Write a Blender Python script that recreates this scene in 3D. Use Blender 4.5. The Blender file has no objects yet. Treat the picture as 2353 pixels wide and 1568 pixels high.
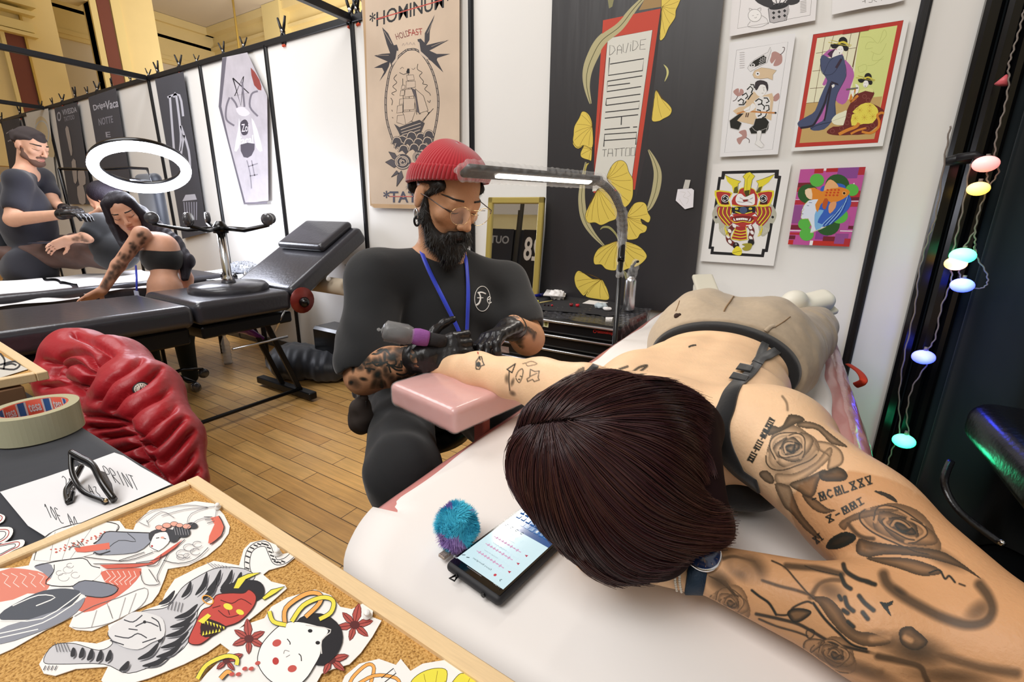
import bpy, math, random
import numpy as np
from mathutils import Vector, Matrix, noise
from mathutils.bvhtree import BVHTree

SC = bpy.context.scene
COL = SC.collection
random.seed(7); RNG = np.random.default_rng(7)

# ---------------------------------------------------------------- camera
W, H, FPX = 2353, 1568, 1046.0
PITCH, YAW, ROLL, CAMH = math.radians(15.6), math.radians(30.9), math.radians(0.85), 1.26
_F = np.array([-math.sin(YAW)*math.cos(PITCH), math.cos(YAW)*math.cos(PITCH), -math.sin(PITCH)])
_R0 = np.array([math.cos(YAW), math.sin(YAW), 0.0]); _U0 = np.cross(_R0, _F)
_R = _R0*math.cos(ROLL)+_U0*math.sin(ROLL); _U = _U0*math.cos(ROLL)-_R0*math.sin(ROLL)
_C = np.array([0.0, 0.0, CAMH])
cam_d = bpy.data.cameras.new('camera'); cam = bpy.data.objects.new('camera', cam_d); COL.objects.link(cam)
cam_d.sensor_width = 36.0; cam_d.lens = 36.0*FPX/W; cam_d.clip_start = 0.02; cam_d.clip_end = 100
cam.matrix_world = Matrix(((_R[0], _U[0], -_F[0], _C[0]), (_R[1], _U[1], -_F[1], _C[1]), (_R[2], _U[2], -_F[2], _C[2]), (0, 0, 0, 1)))
SC.camera = cam

# ---------------------------------------------------------------- light
SC.view_settings.view_transform = 'Standard'; SC.view_settings.look = 'None'
SC.view_settings.gamma = 1.0; SC.view_settings.exposure = 0.0; SC.view_settings.use_curve_mapping = False
world = bpy.data.worlds.new('hall_air'); SC.world = world; world.use_nodes = True
world.node_tree.nodes['Background'].inputs[0].default_value = (1.0, 0.985, 0.96, 1)
world.node_tree.nodes['Background'].inputs[1].default_value = 0.56
def area_light(name, loc, target, size, power, color=(1, 1, 1), sy=None):
    l = bpy.data.lights.new(name, 'AREA'); l.energy = power; l.color = color
    l.shape = 'RECTANGLE'; l.size = size; l.size_y = sy or size
    o = bpy.data.objects.new(name, l); COL.objects.link(o); o.location = loc
    d = Vector(target)-Vector(loc); o.rotation_euler = d.to_track_quat('-Z', 'Y').to_euler()
    return o
area_light('hall_ceiling_light', (-1.2, -1.6, 4.6), (-0.7, 1.6, 0.6), 2.6, 150, (1, 0.985, 0.965))
area_light('hall_ceiling_light', (-4.6, 0.6, 4.6), (-4.2, 1.8, 0.6), 2.4, 120, (0.97, 0.98, 1.0))
area_light('hall_loggia_light', (-9.0, 6.0, 3.0), (-11.0, 11.0, 5.5), 3.0, 250, (1, 0.93, 0.82))

# ---------------------------------------------------------------- pixel -> place on a known plane
def ray(x, y): return _F+_R*((x-W/2)/FPX)-_U*((y-H/2)/FPX)
def onZ(x, y, z): d = ray(x, y); return _C+d*((z-CAMH)/d[2])
def onY(x, y, Y): d = ray(x, y); return _C+d*(Y/d[1])
def onX(x, y, X): d = ray(x, y); return _C+d*(X/d[0])
def at(x, y, dep): return _C+ray(x, y)*dep
def proj(P):
    v = np.asarray(P, float)-_C; z = v@_F
    return np.stack([W/2+FPX*(v@_R)/z, H/2-FPX*(v@_U)/z, z], -1)

# ---------------------------------------------------------------- materials
_M = {}
def srgb(h):
    if isinstance(h, str):
        h = h.lstrip('#'); h = [int(h[i:i+2], 16)/255 for i in (0, 2, 4)]
    return tuple(((c+0.055)/1.055)**2.4 if c > 0.04045 else c/12.92 for c in h)+(1.0,)
def mat(name, col='#888888', rough=0.6, metal=0.0, spec=0.5, var=0.0, vscale=20.0, bump=0.0, bscale=60.0, emit=None, estr=0.0, alpha=1.0, trans=0.0, coat=0.0, sheen=0.0, ior=1.45, sss=0.0, stretch=None):
    if name in _M: return _M[name]
    m = bpy.data.materials.new(name); m.use_nodes = True; nt = m.node_tree; N = nt.nodes; L = nt.links
    b = N['Principled BSDF']; c = srgb(col)
    b.inputs['Base Color'].default_value = c; b.inputs['Roughness'].default_value = rough; b.inputs['Metallic'].default_value = metal
    b.inputs['Specular IOR Level'].default_value = spec; b.inputs['IOR'].default_value = ior
    b.inputs['Transmission Weight'].default_value = trans; b.inputs['Alpha'].default_value = alpha
    b.inputs['Coat Weight'].default_value = coat; b.inputs['Coat Roughness'].default_value = 0.12; b.inputs['Sheen Weight'].default_value = sheen
    if sss: b.inputs['Subsurface Weight'].default_value = sss; b.inputs['Subsurface Radius'].default_value = (0.012, 0.005, 0.003)
    if emit: b.inputs['Emission Color'].default_value = srgb(emit); b.inputs['Emission Strength'].default_value = estr
    def vec():
        tc = N.new('ShaderNodeTexCoord')
        if stretch:
            mp = N.new('ShaderNodeMapping'); mp.inputs['Scale'].default_value = stretch; L.new(tc.outputs['Object'], mp.inputs['Vector']); return mp.outputs[0]
        return tc.outputs['Object']
    if var:
        n = N.new('ShaderNodeTexNoise'); n.inputs['Scale'].default_value = vscale; n.inputs['Detail'].default_value = 5
        L.new(vec(), n.inputs['Vector'])
        r = N.new('ShaderNodeMapRange'); r.inputs[1].default_value = 0.25; r.inputs[2].default_value = 0.75; r.inputs[3].default_value = 1-var; r.inputs[4].default_value = 1+var
        L.new(n.outputs['Fac'], r.inputs[0])
        mx = N.new('ShaderNodeMix'); mx.data_type = 'RGBA'; mx.blend_type = 'MULTIPLY'; mx.inputs[0].default_value = 1.0
        mx.inputs[6].default_value = c; L.new(r.outputs[0], mx.inputs[7]); L.new(mx.outputs[2], b.inputs['Base Color'])
    if bump:
        n = N.new('ShaderNodeTexNoise'); n.inputs['Scale'].default_value = bscale; n.inputs['Detail'].default_value = 4
        L.new(vec(), n.inputs['Vector']); bp = N.new('ShaderNodeBump'); bp.inputs['Strength'].default_value = 1.0; bp.inputs['Distance'].default_value = bump
        L.new(n.outputs['Fac'], bp.inputs['Height']); L.new(bp.outputs[0], b.inputs['Normal'])
    _M[name] = m; return m
def ink(col): return mat('print_'+col.lstrip('#'), col, rough=0.55, spec=0.3)

# ---------------------------------------------------------------- mesh building
class G:
    """collects shapes of one part (world coordinates)"""
    def __init__(s): s.v = []; s.f = []; s.m = []; s.sm = []; s.mi = 0; s.smooth = False
    def add(s, vs, fs, smooth=None):
        b = len(s.v); s.v.extend([tuple(map(float, p)) for p in vs])
        for f in fs: s.f.append([b+i for i in f]); s.m.append(s.mi); s.sm.append(s.smooth if smooth is None else smooth)
        return s
    def box(s, c, size, rot=None, bev=0.0):
        hx, hy, hz = [q/2 for q in size]
        if bev > 0:
            b = min(bev, hx*.99, hy*.99, hz*.99); P = []; idx = {}
            bm_v = []
            for sx in (-1, 1):
                for sy in (-1, 1):
                    for sz in (-1, 1):
                        for a in range(3):
                            p = [sx*(hx-b), sy*(hy-b), sz*(hz-b)]; p[a] = (sx, sy, sz)[a]*(hx, hy, hz)[a]
                            idx[(sx, sy, sz, a)] = len(bm_v); bm_v.append(p)
            F = []
            for a in range(3):
                o1, o2 = (a+1) % 3, (a+2) % 3
                for sg in (-1, 1):
                    q = []
                    for (u, w) in ((-1, -1), (1, -1), (1, 1), (-1, 1)):
                        k = [0, 0, 0]; k[a] = sg; k[o1] = u; k[o2] = w; q.append(idx[(*k, a)])
                    F.append(q if sg > 0 else q[::-1])
            for a in range(3):
                o1, o2 = (a+1) % 3, (a+2) % 3
                for u in (-1, 1):
                    for w in (-1, 1):
                        k0 = [0, 0, 0]; k1 = [0, 0, 0]; k0[a] = -1; k1[a] = 1
                        for k in (k0, k1): k[o1] = u; k[o2] = w
                        F.append([idx[(*k0, o1)], idx[(*k1, o1)], idx[(*k1, o2)], idx[(*k0, o2)]] if u*w > 0 else [idx[(*k0, o1)], idx[(*k0, o2)], idx[(*k1, o2)], idx[(*k1, o1)]])
            for sx in (-1, 1):
                for sy in (-1, 1):
                    for sz in (-1, 1):
                        t = [idx[(sx, sy, sz, a)] for a in range(3)]; F.append(t if sx*sy*sz > 0 else t[::-1])
            vs = bm_v
        else:
            vs = [(x, y, z) for x in (-hx, hx) for y in (-hy, hy) for z in (-hz, hz)]
            F = [(0, 1, 3, 2), (4, 6, 7, 5), (0, 4, 5, 1), (2, 3, 7, 6), (0, 2, 6, 4), (1, 5, 7, 3)]
        A = np.array(vs)
        if rot is not None:
            Rm = np.array(rot.to_matrix() if hasattr(rot, 'to_matrix') else rot); A = A@Rm.T
        return s.add(A+np.array(c), F)
    def bar(s, p, q, w, h=None, bev=0.0, up=(0, 0, 1)):
        p = np.array(p, float); q = np.array(q, float); d = q-p; L = np.linalg.norm(d); x = d/L
        up = np.array(up, float)
        if abs(x@up) > .98: up = np.array([0, 1., 0])
        y = np.cross(up, x); y /= np.linalg.norm(y); z = np.cross(x, y)
        return s.box((p+q)/2, (L, w, h or w), np.stack([x, y, z], 1), bev)
    def tube(s, pts, r, n=10, cap=True, closed=False, flat=1.0, upv=None):
        P = np.array(pts, float); m = len(P); rs = np.full(m, r, float) if np.isscalar(r) else np.array(r, float)
        T = np.zeros_like(P)
        if closed: T = np.roll(P, -1, 0)-np.roll(P, 1, 0)
        else: T[1:-1] = P[2:]-P[:-2]; T[0] = P[1]-P[0]; T[-1] = P[-1]-P[-2]
        T /= np.linalg.norm(T, axis=1)[:, None]+1e-12
        a = np.array(upv if upv is not None else ((0, 0, 1) if abs(T[0][2]) < .9 else (1, 0, 0)), float); vs = []
        for i in range(m):
            a = a-T[i]*(a@T[i]); a /= np.linalg.norm(a)+1e-12; b = np.cross(T[i], a)
            for k in range(n):
                t = 2*math.pi*k/n; vs.append(P[i]+rs[i]*(a*math.cos(t)*flat+b*math.sin(t)))
        F = []
        for i in range(m if closed else m-1):
            for k in range(n):
                j = (i+1) % m; F.append((i*n+k, i*n+(k+1) % n, j*n+(k+1) % n, j*n+k))
        if cap and not closed: F.append(list(range(n))[::-1]); F.append([(m-1)*n+k for k in range(n)])
        return s.add(vs, F, True)
    def lathe(s, prof, c, axis=(0, 0, 1), n=32, cap=True, smooth=True):
        ax = np.array(axis, float); ax /= np.linalg.norm(ax); a = np.array((1., 0, 0)) if abs(ax[0]) < .9 else np.array((0, 1., 0))
        a -= ax*(a@ax); a /= np.linalg.norm(a); b = np.cross(ax, a); c = np.array(c, float); vs = []
        for r, z in prof:
            for k in range(n):
                t = 2*math.pi*k/n; vs.append(c+ax*z+(a*math.cos(t)+b*math.sin(t))*r)
        F = [(i*n+k, i*n+(k+1) % n, (i+1)*n+(k+1) % n, (i+1)*n+k) for i in range(len(prof)-1) for k in range(n)]
        if cap: F.append(list(range(n))[::-1]); F.append([(len(prof)-1)*n+k for k in range(n)])
        return s.add(vs, F, smooth)
    def ball(s, c, r, n=16, m=10, rot=None):
        r = np.array([r]*3 if np.isscalar(r) else r, float); vs = [(0, 0, r[2])]
        for i in range(1, m):
            t = math.pi*i/m
            for k in range(n): p = 2*math.pi*k/n; vs.append((r[0]*math.sin(t)*math.cos(p), r[1]*math.sin(t)*math.sin(p), r[2]*math.cos(t)))
        vs.append((0, 0, -r[2])); F = [(0, 1+k, 1+(k+1) % n) for k in range(n)]
        for i in range(m-2):
            for k in range(n): a = 1+i*n; F.append((a+k, a+n+k, a+n+(k+1) % n, a+(k+1) % n))
        e = len(vs)-1; F += [(e, 1+(m-2)*n+(k+1) % n, 1+(m-2)*n+k) for k in range(n)]
        A = np.array(vs)
        if rot is not None: A = A@np.array(rot).T
        return s.add(A+np.array(c), F, True)
    def grid(s, fn, nu, nv, smooth=True, flip=False):
        vs = [fn(i/nu, j/nv) for i in range(nu+1) for j in range(nv+1)]
        F = [(i*(nv+1)+j, (i+1)*(nv+1)+j, (i+1)*(nv+1)+j+1, i*(nv+1)+j+1) for i in range(nu) for j in range(nv)]
        if flip: F = [f[::-1] for f in F]
        return s.add(vs, F, smooth)
    def slab(s, pts, n, th):
        """closed outline extruded by th against direction n (top at pts)"""
        P = np.array(pts, float); n = np.array(n, float); k = len(P)
        nor = np.zeros(3)
        for i in range(k): nor += np.cross(P[i]-P[0], P[(i+1) % k]-P[0])
        if nor@n < 0: P = P[::-1]
        return s.add(list(P)+list(P-n*th), [list(range(k)), list(range(k, 2*k))[::-1]]+[(i, i+k, (i+1) % k+k, (i+1) % k) for i in range(k)])
_OFF = {}
def link(name, me, parent=None):
    o = bpy.data.objects.new(name, me); COL.objects.link(o)
    if parent: o.parent = parent
    return o
def build(name, g, mats, parent=None, subsurf=0):
    """ONE mesh object; coordinates are the world's and are made relative to the parent"""
    me = bpy.data.meshes.new(name)
    off = np.array(_OFF.get(parent.name if parent else None, (0, 0, 0)), float)
    V = np.array(g.v, float)-off
    me.from_pydata(V.tolist(), [], g.f)
    ms = mats if isinstance(mats, (list, tuple)) else [mats]
    for m in ms: me.materials.append(m)
    me.polygons.foreach_set('material_index', g.m); me.polygons.foreach_set('use_smooth', g.sm); me.update()
    o = link(name, me, parent); _OFF[o.name] = off
    if subsurf:
        md = o.modifiers.new('subdivision', 'SUBSURF'); md.levels = md.render_levels = subsurf
    return o
def tag(o, label=None, cat=None, group=None, kind=None):
    if label: o['label'] = label
    if cat: o['category'] = cat
    if group: o['group'] = group
    if kind: o['kind'] = kind
    return o
def thing(name, label, cat, loc=(0, 0, 0), group=None):
    o = bpy.data.objects.new(name, None); COL.objects.link(o); o.location = tuple(map(float, loc)); _OFF[o.name] = tuple(map(float, loc))
    o.empty_display_size = 0.05
    return tag(o, label, cat, group)
def struct(name, g, m, **k): return tag(build(name, g, m, **k), kind='structure')
def copy_tree(o, parent=None):
    c = o.copy(); COL.objects.link(c); c.parent = parent
    for ch in [x for x in bpy.data.objects if x.parent == o]: copy_tree(ch, c)
    return c
def spline(pts, n=8, closed=False):
    P = np.array(pts, float); m = len(P)
    if m < 3 and not closed: return np.array([P[0]+(P[-1]-P[0])*t for t in np.linspace(0, 1, n+1)])
    out = []
    rng = range(m) if closed else range(m-1)
    for i in rng:
        if closed: a, b, c, d = P[(i-1) % m], P[i], P[(i+1) % m], P[(i+2) % m]
        else: a, b, c, d = P[max(i-1, 0)], P[i], P[i+1], P[min(i+2, m-1)]
        for k in range(n):
            t = k/n; out.append(0.5*((2*b)+(c-a)*t+(2*a-5*b+4*c-d)*t*t+(3*b-a-3*c+d)*t**3))
    if not closed: out.append(P[-1])
    return np.array(out)

# ---------------------------------------------------------------- flat printed artwork (real flat layers on the paper)
class Art:
    """pix -> plane; coordinates are read in a frame (ox, oy, s): photo pixel = (ox+x/s, oy+y/s)"""
    def __init__(s, place, nrm, frame=(0, 0, 1.0), step=0.00022):
        s.pl = place; s.n = np.array(nrm, float); s.fr = frame; s.g = G(); s.mats = []; s.lay = 0; s.step = step; s.warp = None
    def P(s, p):
        ox, oy, k = s.fr; return s.pl(ox+p[0]/k, oy+p[1]/k)
    def _mat(s, c):
        m = c if isinstance(c, bpy.types.Material) else ink(c)
        if m not in s.mats: s.mats.append(m)
        s.g.mi = s.mats.index(m)
    def paper(s, pts, c, th=0.0006, smooth=0):
        if smooth: pts = spline(pts, smooth, True)
        s._mat(c); s.g.slab([s.P(p) for p in pts], s.n, th); return s
    def poly(s, pts, c, smooth=0):
        s._mat(c); s.lay += 1
        if smooth: pts = spline(pts, smooth, True)
        A = np.array([s.P(p) for p in pts])+s.n*s.step*s.lay
        k = len(A); nor = np.zeros(3)
        for i in range(k): nor += np.cross(A[i]-A[0], A[(i+1) % k]-A[0])
        s.g.add(A if nor@s.n > 0 else A[::-1], [list(range(k))]); return s
    def line(s, pts, w, c='#222222', smooth=0, closed=False, taper=False, new=True):
        s._mat(c)
        if new: s.lay += 1
        if smooth and len(pts) > 2: pts = spline(pts, smooth, closed)
        P = np.array(pts, float)
        if closed: P = np.vstack([P, P[:1]])
        T = np.gradient(P, axis=0); T /= np.linalg.norm(T, axis=1)[:, None]+1e-9; Nn = np.stack([-T[:, 1], T[:, 0]], 1)
        ww = np.full(len(P), w/2.0)
        if taper: ww = ww*(0.15+0.85*np.sin(np.linspace(0.02, math.pi-0.02, len(P))))
        A = [s.P(p) for p in P+Nn*ww[:, None]]; B = [s.P(p) for p in P-Nn*ww[:, None]]; off = s.n*s.step*s.lay
        vs = [a+off for a in A]+[b+off for b in B]; k = len(P)
        fs = [(i, i+1, k+i+1, k+i) for i in range(k-1)]
        if len(fs):
            nn = np.cross(vs[1]-vs[0], vs[k]-vs[0])
            if nn@s.n < 0: fs = [f[::-1] for f in fs]
        s.g.add(vs, fs); return s
    def lines(s, L, w, c='#222222', smooth=0, taper=False):
        s.lay += 1
        for l in L: s.line(l, w, c, smooth, taper=taper, new=False)
        return s
    def disc(s, c, r, col, ry=None, rot=0, n=20):
        ry = ry or r; t = np.linspace(0, 2*math.pi, n, endpoint=False); x = r*np.cos(t); y = ry*np.sin(t)
        return s.poly(np.stack([c[0]+x*math.cos(rot)-y*math.sin(rot), c[1]+x*math.sin(rot)+y*math.cos(rot)], 1), col)
    def ring(s, c, r, w, col, ry=None, rot=0, a0=0, a1=360, n=28):
        ry = ry or r; t = np.radians(np.linspace(a0, a1, n)); x = r*np.cos(t); y = ry*np.sin(t)
        return s.line(np.stack([c[0]+x*math.cos(rot)-y*math.sin(rot), c[1]+x*math.sin(rot)+y*math.cos(rot)], 1), w, col)
    def text(s, txt, quad, c='#222222', bold=0.0):
        """text filling the box tl, tr, bl (in frame coordinates)"""
        s._mat(c); s.lay += 1; V, F = text_mesh(txt, bold)
        x0, y0 = V.min(0); x1, y1 = V.max(0); tl, tr, bl = [np.array(q, float) for q in quad]
        vs = []
        for x, y in V:
            u = (x-x0)/(x1-x0); v = 1-(y-y0)/(y1-y0); vs.append(s.P(tl+(tr-tl)*u+(bl-tl)*v)+s.n*s.step*s.lay)
        vs = np.array(vs)
        if len(F):
            f = F[0]; nn = np.cross(vs[f[1]]-vs[f[0]], vs[f[2]]-vs[f[0]])
            if nn@s.n < 0: F = [q[::-1] for q in F]
        s.g.add(vs, F); return s
    def build(s, name, parent=None): return build(name, s.g, s.mats, parent)
_TX = {}
def text_mesh(txt, bold=0.0):
    if (txt, bold) in _TX: return _TX[(txt, bold)]
    cu = bpy.data.curves.new('t', 'FONT'); cu.body = txt; cu.offset = bold; cu.resolution_u = 3
    o = bpy.data.objects.new('t', cu); COL.objects.link(o); dg = bpy.context.evaluated_depsgraph_get(); dg.update()
    me = o.evaluated_get(dg).to_mesh(); V = np.array([v.co[:2] for v in me.vertices]); F = [list(p.vertices) for p in me.polygons]
    bpy.data.objects.remove(o); bpy.data.curves.remove(cu); _TX[(txt, bold)] = (V, F); return V, F
# single-stroke letters for handwriting and tattoos: unit box, y down
STK = {'P': [[(0, 1), (0, 0), (.6, .1), (.6, .45), (0, .55)]], 'R': [[(0, 1), (0, 0), (.6, .1), (.6, .4), (0, .5), (.7, 1)]], 'I': [[(.3, 0), (.3, 1)]], 'N': [[(0, 1), (0, 0), (.7, 1), (.7, 0)]],
 'T': [[(0, 0), (.8, 0)], [(.4, 0), (.4, 1)]], '2': [[(0, .2), (.3, 0), (.6, .25), (0, 1), (.7, 1)]], '0': [[(.3, 0), (0, .5), (.3, 1), (.6, .5), (.3, 0)]], 'E': [[(.6, 0), (0, 0), (0, 1), (.6, 1)], [(0, .5), (.5, .5)]],
 'e': [[(.7, .1), (.3, 0), (.05, .5), (.3, 1), (.7, .9)], [(-.1, .4), (.5, .38)], [(-.1, .6), (.5, .58)]], 'A': [[(0, 1), (.35, 0), (.7, 1)], [(.15, .6), (.6, .6)]], '3': [[(0, .1), (.5, 0), (.2, .45), (.6, .7), (.3, 1), (0, .9)]],
 '4': [[(.5, 1), (.5, 0), (0, .65), (.7, .65)]], '1': [[(.1, .25), (.35, 0), (.35, 1)]], 'C': [[(.65, .15), (.3, 0), (0, .5), (.3, 1), (.65, .85)]], 'D': [[(0, 0), (0, 1), (.4, .9), (.6, .5), (.4, .1), (0, 0)]],
 'M': [[(0, 1), (.1, 0), (.4, .8), (.7, 0), (.8, 1)]], 'L': [[(0, 0), (0, 1), (.6, 1)]], 'X': [[(0, 0), (.7, 1)], [(.7, 0), (0, 1)]], 'V': [[(0, 0), (.35, 1), (.7, 0)]], '-': [[(.1, .5), (.6, .5)]], ' ': [], 'S': [[(.6, .1), (.1, .05), (.05, .45), (.6, .6), (.55, .95), (0, .95)]], 'U': [[(0, 0), (0, .9), (.3, 1), (.6, .9), (.6, 0)]]}
def strokes(txt, org, right, down, gap=1.0):
    """list of polylines in the plane spanned by right (one letter advance) and down (letter height)"""
    out = []; o = np.array(org, float); r = np.array(right, float); d = np.array(down, float)
    for i, ch in enumerate(txt):
        for st in STK.get(ch, []): out.append([tuple(o+r*(i*gap+x)+d*y) for x, y in st])
    return out

# ---------------------------------------------------------------- soft bodies: one continuous skin from blended limbs
class SDF:
    def __init__(s): s.ops = []
    def cone(s, a, ra, b, rb, k=0.03, mode=1, sq=None):
        a = np.array(a, float); b = np.array(b, float); lo = np.minimum(a-ra, b-rb); hi = np.maximum(a+ra, b+rb)
        def fn(X, Y, Z, a=a, b=b, ra=ra, rb=rb):
            d = b-a; L = d@d+1e-12; px, py, pz = X-a[0], Y-a[1], Z-a[2]
            t = np.clip((px*d[0]+py*d[1]+pz*d[2])/L, 0, 1)
            return np.sqrt((px-t*d[0])**2+(py-t*d[1])**2+(pz-t*d[2])**2)-(ra+(rb-ra)*t)
        s.ops.append((fn, lo, hi, k, mode)); return s
    def chain(s, pts, rs, k=0.02, mode=1):
        for i in range(len(pts)-1): s.cone(pts[i], rs[i], pts[i+1], rs[i+1], k, mode)
        return s
    def ell(s, c, r, axes=None, k=0.03, mode=1):
        c = np.array(c, float); r = np.array(r, float); A = np.eye(3) if axes is None else np.array(axes, float)   # rows = axes
        R = float(r.max()); lo, hi = c-R, c+R
        def fn(X, Y, Z):
            p = (X-c[0], Y-c[1], Z-c[2]); q = [(p[0]*A[i][0]+p[1]*A[i][1]+p[2]*A[i][2]) for i in range(3)]
            k0 = np.sqrt((q[0]/r[0])**2+(q[1]/r[1])**2+(q[2]/r[2])**2); k1 = np.sqrt((q[0]/r[0]**2)**2+(q[1]/r[1]**2)**2+(q[2]/r[2]**2)**2)
            return k0*(k0-1)/(k1+1e-9)
        s.ops.append((fn, lo, hi, k, mode)); return s
    def rbox(s, c, half, rad, axes=None, k=0.01, mode=1):
        c = np.array(c, float); h = np.array(half, float)-rad; A = np.eye(3) if axes is None else np.array(axes, float)
        R = float(np.linalg.norm(half)); lo, hi = c-R, c+R
        def fn(X, Y, Z):
            p = (X-c[0], Y-c[1], Z-c[2]); q = [np.abs(p[0]*A[i][0]+p[1]*A[i][1]+p[2]*A[i][2])-h[i] for i in range(3)]
            return np.sqrt(np.maximum(q[0], 0)**2+np.maximum(q[1], 0)**2+np.maximum(q[2], 0)**2)+np.minimum(np.maximum(q[0], np.maximum(q[1], q[2])), 0)-rad
        s.ops.append((fn, lo, hi, k, mode)); return s
    def cut(s, p, n, k=0.004):
        """keep only the side behind the plane (normal n points to what is removed)"""
        p = np.array(p, float); n = np.array(n, float); n = n/np.linalg.norm(n)
        s.ops.append((lambda X, Y, Z: (X-p[0])*n[0]+(Y-p[1])*n[1]+(Z-p[2])*n[2], None, None, k, 0)); return s
    def mesh(s, h, disp=None):
        ad = [o for o in s.ops if o[4] == 1]
        lo = np.min([o[1] for o in ad], 0)-3*h; hi = np.max([o[2] for o in ad], 0)+3*h
        n = np.ceil((hi-lo)/h).astype(int)+1; D = np.full(n, 1.0, np.float32)
        ax = [(lo[i]+h*np.arange(n[i])).astype(np.float32) for i in range(3)]
        for fn, a, b, k, mode in s.ops:
            if a is None: i0 = np.zeros(3, int); i1 = n
            else:
                pad = k+4*h; i0 = np.maximum(np.floor((a-pad-lo)/h).astype(int), 0); i1 = np.minimum(np.ceil((b+pad-lo)/h).astype(int)+1, n)
                if (i1 <= i0).any(): continue
            sl = tuple(slice(i0[i], i1[i]) for i in range(3))
            d = fn(ax[0][sl[0]][:, None, None], ax[1][sl[1]][None, :, None], ax[2][sl[2]][None, None, :]).astype(np.float32)
            c = D[sl]
            if mode == 1:
                e = np.clip(0.5+0.5*(c-d)/k, 0, 1); D[sl] = c*(1-e)+d*e-k*e*(1-e)
            elif mode == -1:
                e = np.clip(0.5-0.5*(c+d)/k, 0, 1); D[sl] = c*(1-e)-d*e+k*e*(1-e)
            else:
                e = np.clip(0.5-0.5*(c-d)/k, 0, 1); D[sl] = c*(1-e)+d*e+k*e*(1-e)
        if disp is not None: D = D+disp(ax[0][:, None, None], ax[1][None, :, None], ax[2][None, None, :]).astype(np.float32)
        return nets(D, lo, h)
def nets(D, lo, h):
    S = D < 0; n = np.array(D.shape)
    c = [(i, j, k) for i in (0, 1) for j in (0, 1) for k in (0, 1)]
    sub = lambda A, o: A[o[0]:n[0]-1+o[0], o[1]:n[1]-1+o[1], o[2]:n[2]-1+o[2]]
    cnt = sum(sub(S, o).astype(np.int8) for o in c); act = (cnt > 0) & (cnt < 8)
    I = np.argwhere(act); idx = -np.ones(act.shape, np.int64); idx[act] = np.arange(len(I))
    acc = np.zeros((len(I), 3)); w = np.zeros(len(I))
    for a in c:
        for ax in range(3):
            if a[ax]: continue
            b = list(a); b[ax] = 1
            da = D[I[:, 0]+a[0], I[:, 1]+a[1], I[:, 2]+a[2]]; db = D[I[:, 0]+b[0], I[:, 1]+b[1], I[:, 2]+b[2]]
            m = (da < 0) != (db < 0); t = np.where(m, da/(da-db+1e-20), 0)
            p = np.tile(np.array(a, float), (len(I), 1)); p[:, ax] += t; acc[m] += p[m]; w[m] += 1
    V = lo+h*(I+acc/w[:, None]); Q = []
    for ax in range(3):
        o1, o2 = (ax+1) % 3, (ax+2) % 3
        sl0 = [slice(1, -1)]*3; sl1 = [slice(1, -1)]*3; sl0[ax] = slice(0, -1); sl1[ax] = slice(1, None)
        A = S[tuple(sl0)]; B = S[tuple(sl1)]
        for flip, M in ((0, A & ~B), (1, ~A & B)):
            E = np.argwhere(M)
            if not len(E): continue
            E = E+1; E[:, ax] -= 1
            def cell(d1, d2):
                e = E.copy(); e[:, o1] -= d1; e[:, o2] -= d2; return idx[e[:, 0], e[:, 1], e[:, 2]]
            q = np.stack([cell(1, 1), cell(0, 1), cell(0, 0), cell(1, 0)], 1); Q.append(q[:, ::-1] if flip else q)
    return V, np.vstack(Q)
def vnormals(V, F):
    n = np.cross(V[F[:, 1]]-V[F[:, 0]], V[F[:, 2]]-V[F[:, 0]]); N = np.zeros_like(V)
    for i in range(F.shape[1]): np.add.at(N, F[:, i], n)
    return N/(np.linalg.norm(N, axis=1)[:, None]+1e-12)
def relax(V, F, it=2, lam=0.5):
    for _ in range(it):
        A = np.zeros_like(V); c = np.zeros(len(V))
        for i in range(4):
            j = F[:, (i+1) % 4]; np.add.at(A, F[:, i], V[j]); np.add.at(c, F[:, i], 1); np.add.at(A, j, V[F[:, i]]); np.add.at(c, j, 1)
        V = V*(1-lam)+A/c[:, None]*lam
    return V
def build_np(name, V, F, mats, parent=None, mi=None, attrs=None, smooth=True):
    me = bpy.data.meshes.new(name); off = np.array(_OFF.get(parent.name if parent else None, (0, 0, 0)), float)
    F = np.asarray(F); k = F.shape[1]
    me.vertices.add(len(V)); me.vertices.foreach_set('co', (V-off).astype(np.float32).ravel())
    me.loops.add(F.size); me.loops.foreach_set('vertex_index', F.astype(np.int32).ravel())
    me.polygons.add(len(F)); me.polygons.foreach_set('loop_start', np.arange(0, F.size, k, dtype=np.int32)); 
    me.polygons.foreach_set('loop_total', np.full(len(F), k, np.int32))
    me.update(calc_edges=True)
    for m in (mats if isinstance(mats, (list, tuple)) else [mats]): me.materials.append(m)
    me.polygons.foreach_set('use_smooth', np.full(len(F), smooth))
    if mi is not None: me.polygons.foreach_set('material_index', np.asarray(mi, np.int32))
    for an, av in (attrs or {}).items():
        a = me.attributes.new(an, 'FLOAT', 'POINT'); a.data.foreach_set('value', np.asarray(av, np.float32))
    me.validate(); me.update()
    o = link(name, me, parent); _OFF[o.name] = off; return o
def fnoise(V, sc, seed=0):
    """cheap smooth value noise for numpy points"""
    V = np.asarray(V)*sc+seed*17.13; o = 0
    for i, (a, b, c) in enumerate(((1, .7, .3), (-.4, 1.1, .6), (.8, -.5, 1.2), (1.7, 1.1, -.9))):
        o = o+np.sin(V[..., 0]*a+V[..., 1]*b+V[..., 2]*c+i*1.7+1.3*np.sin(V[..., 1]*c-V[..., 2]*a+i))
    return o/4
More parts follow.
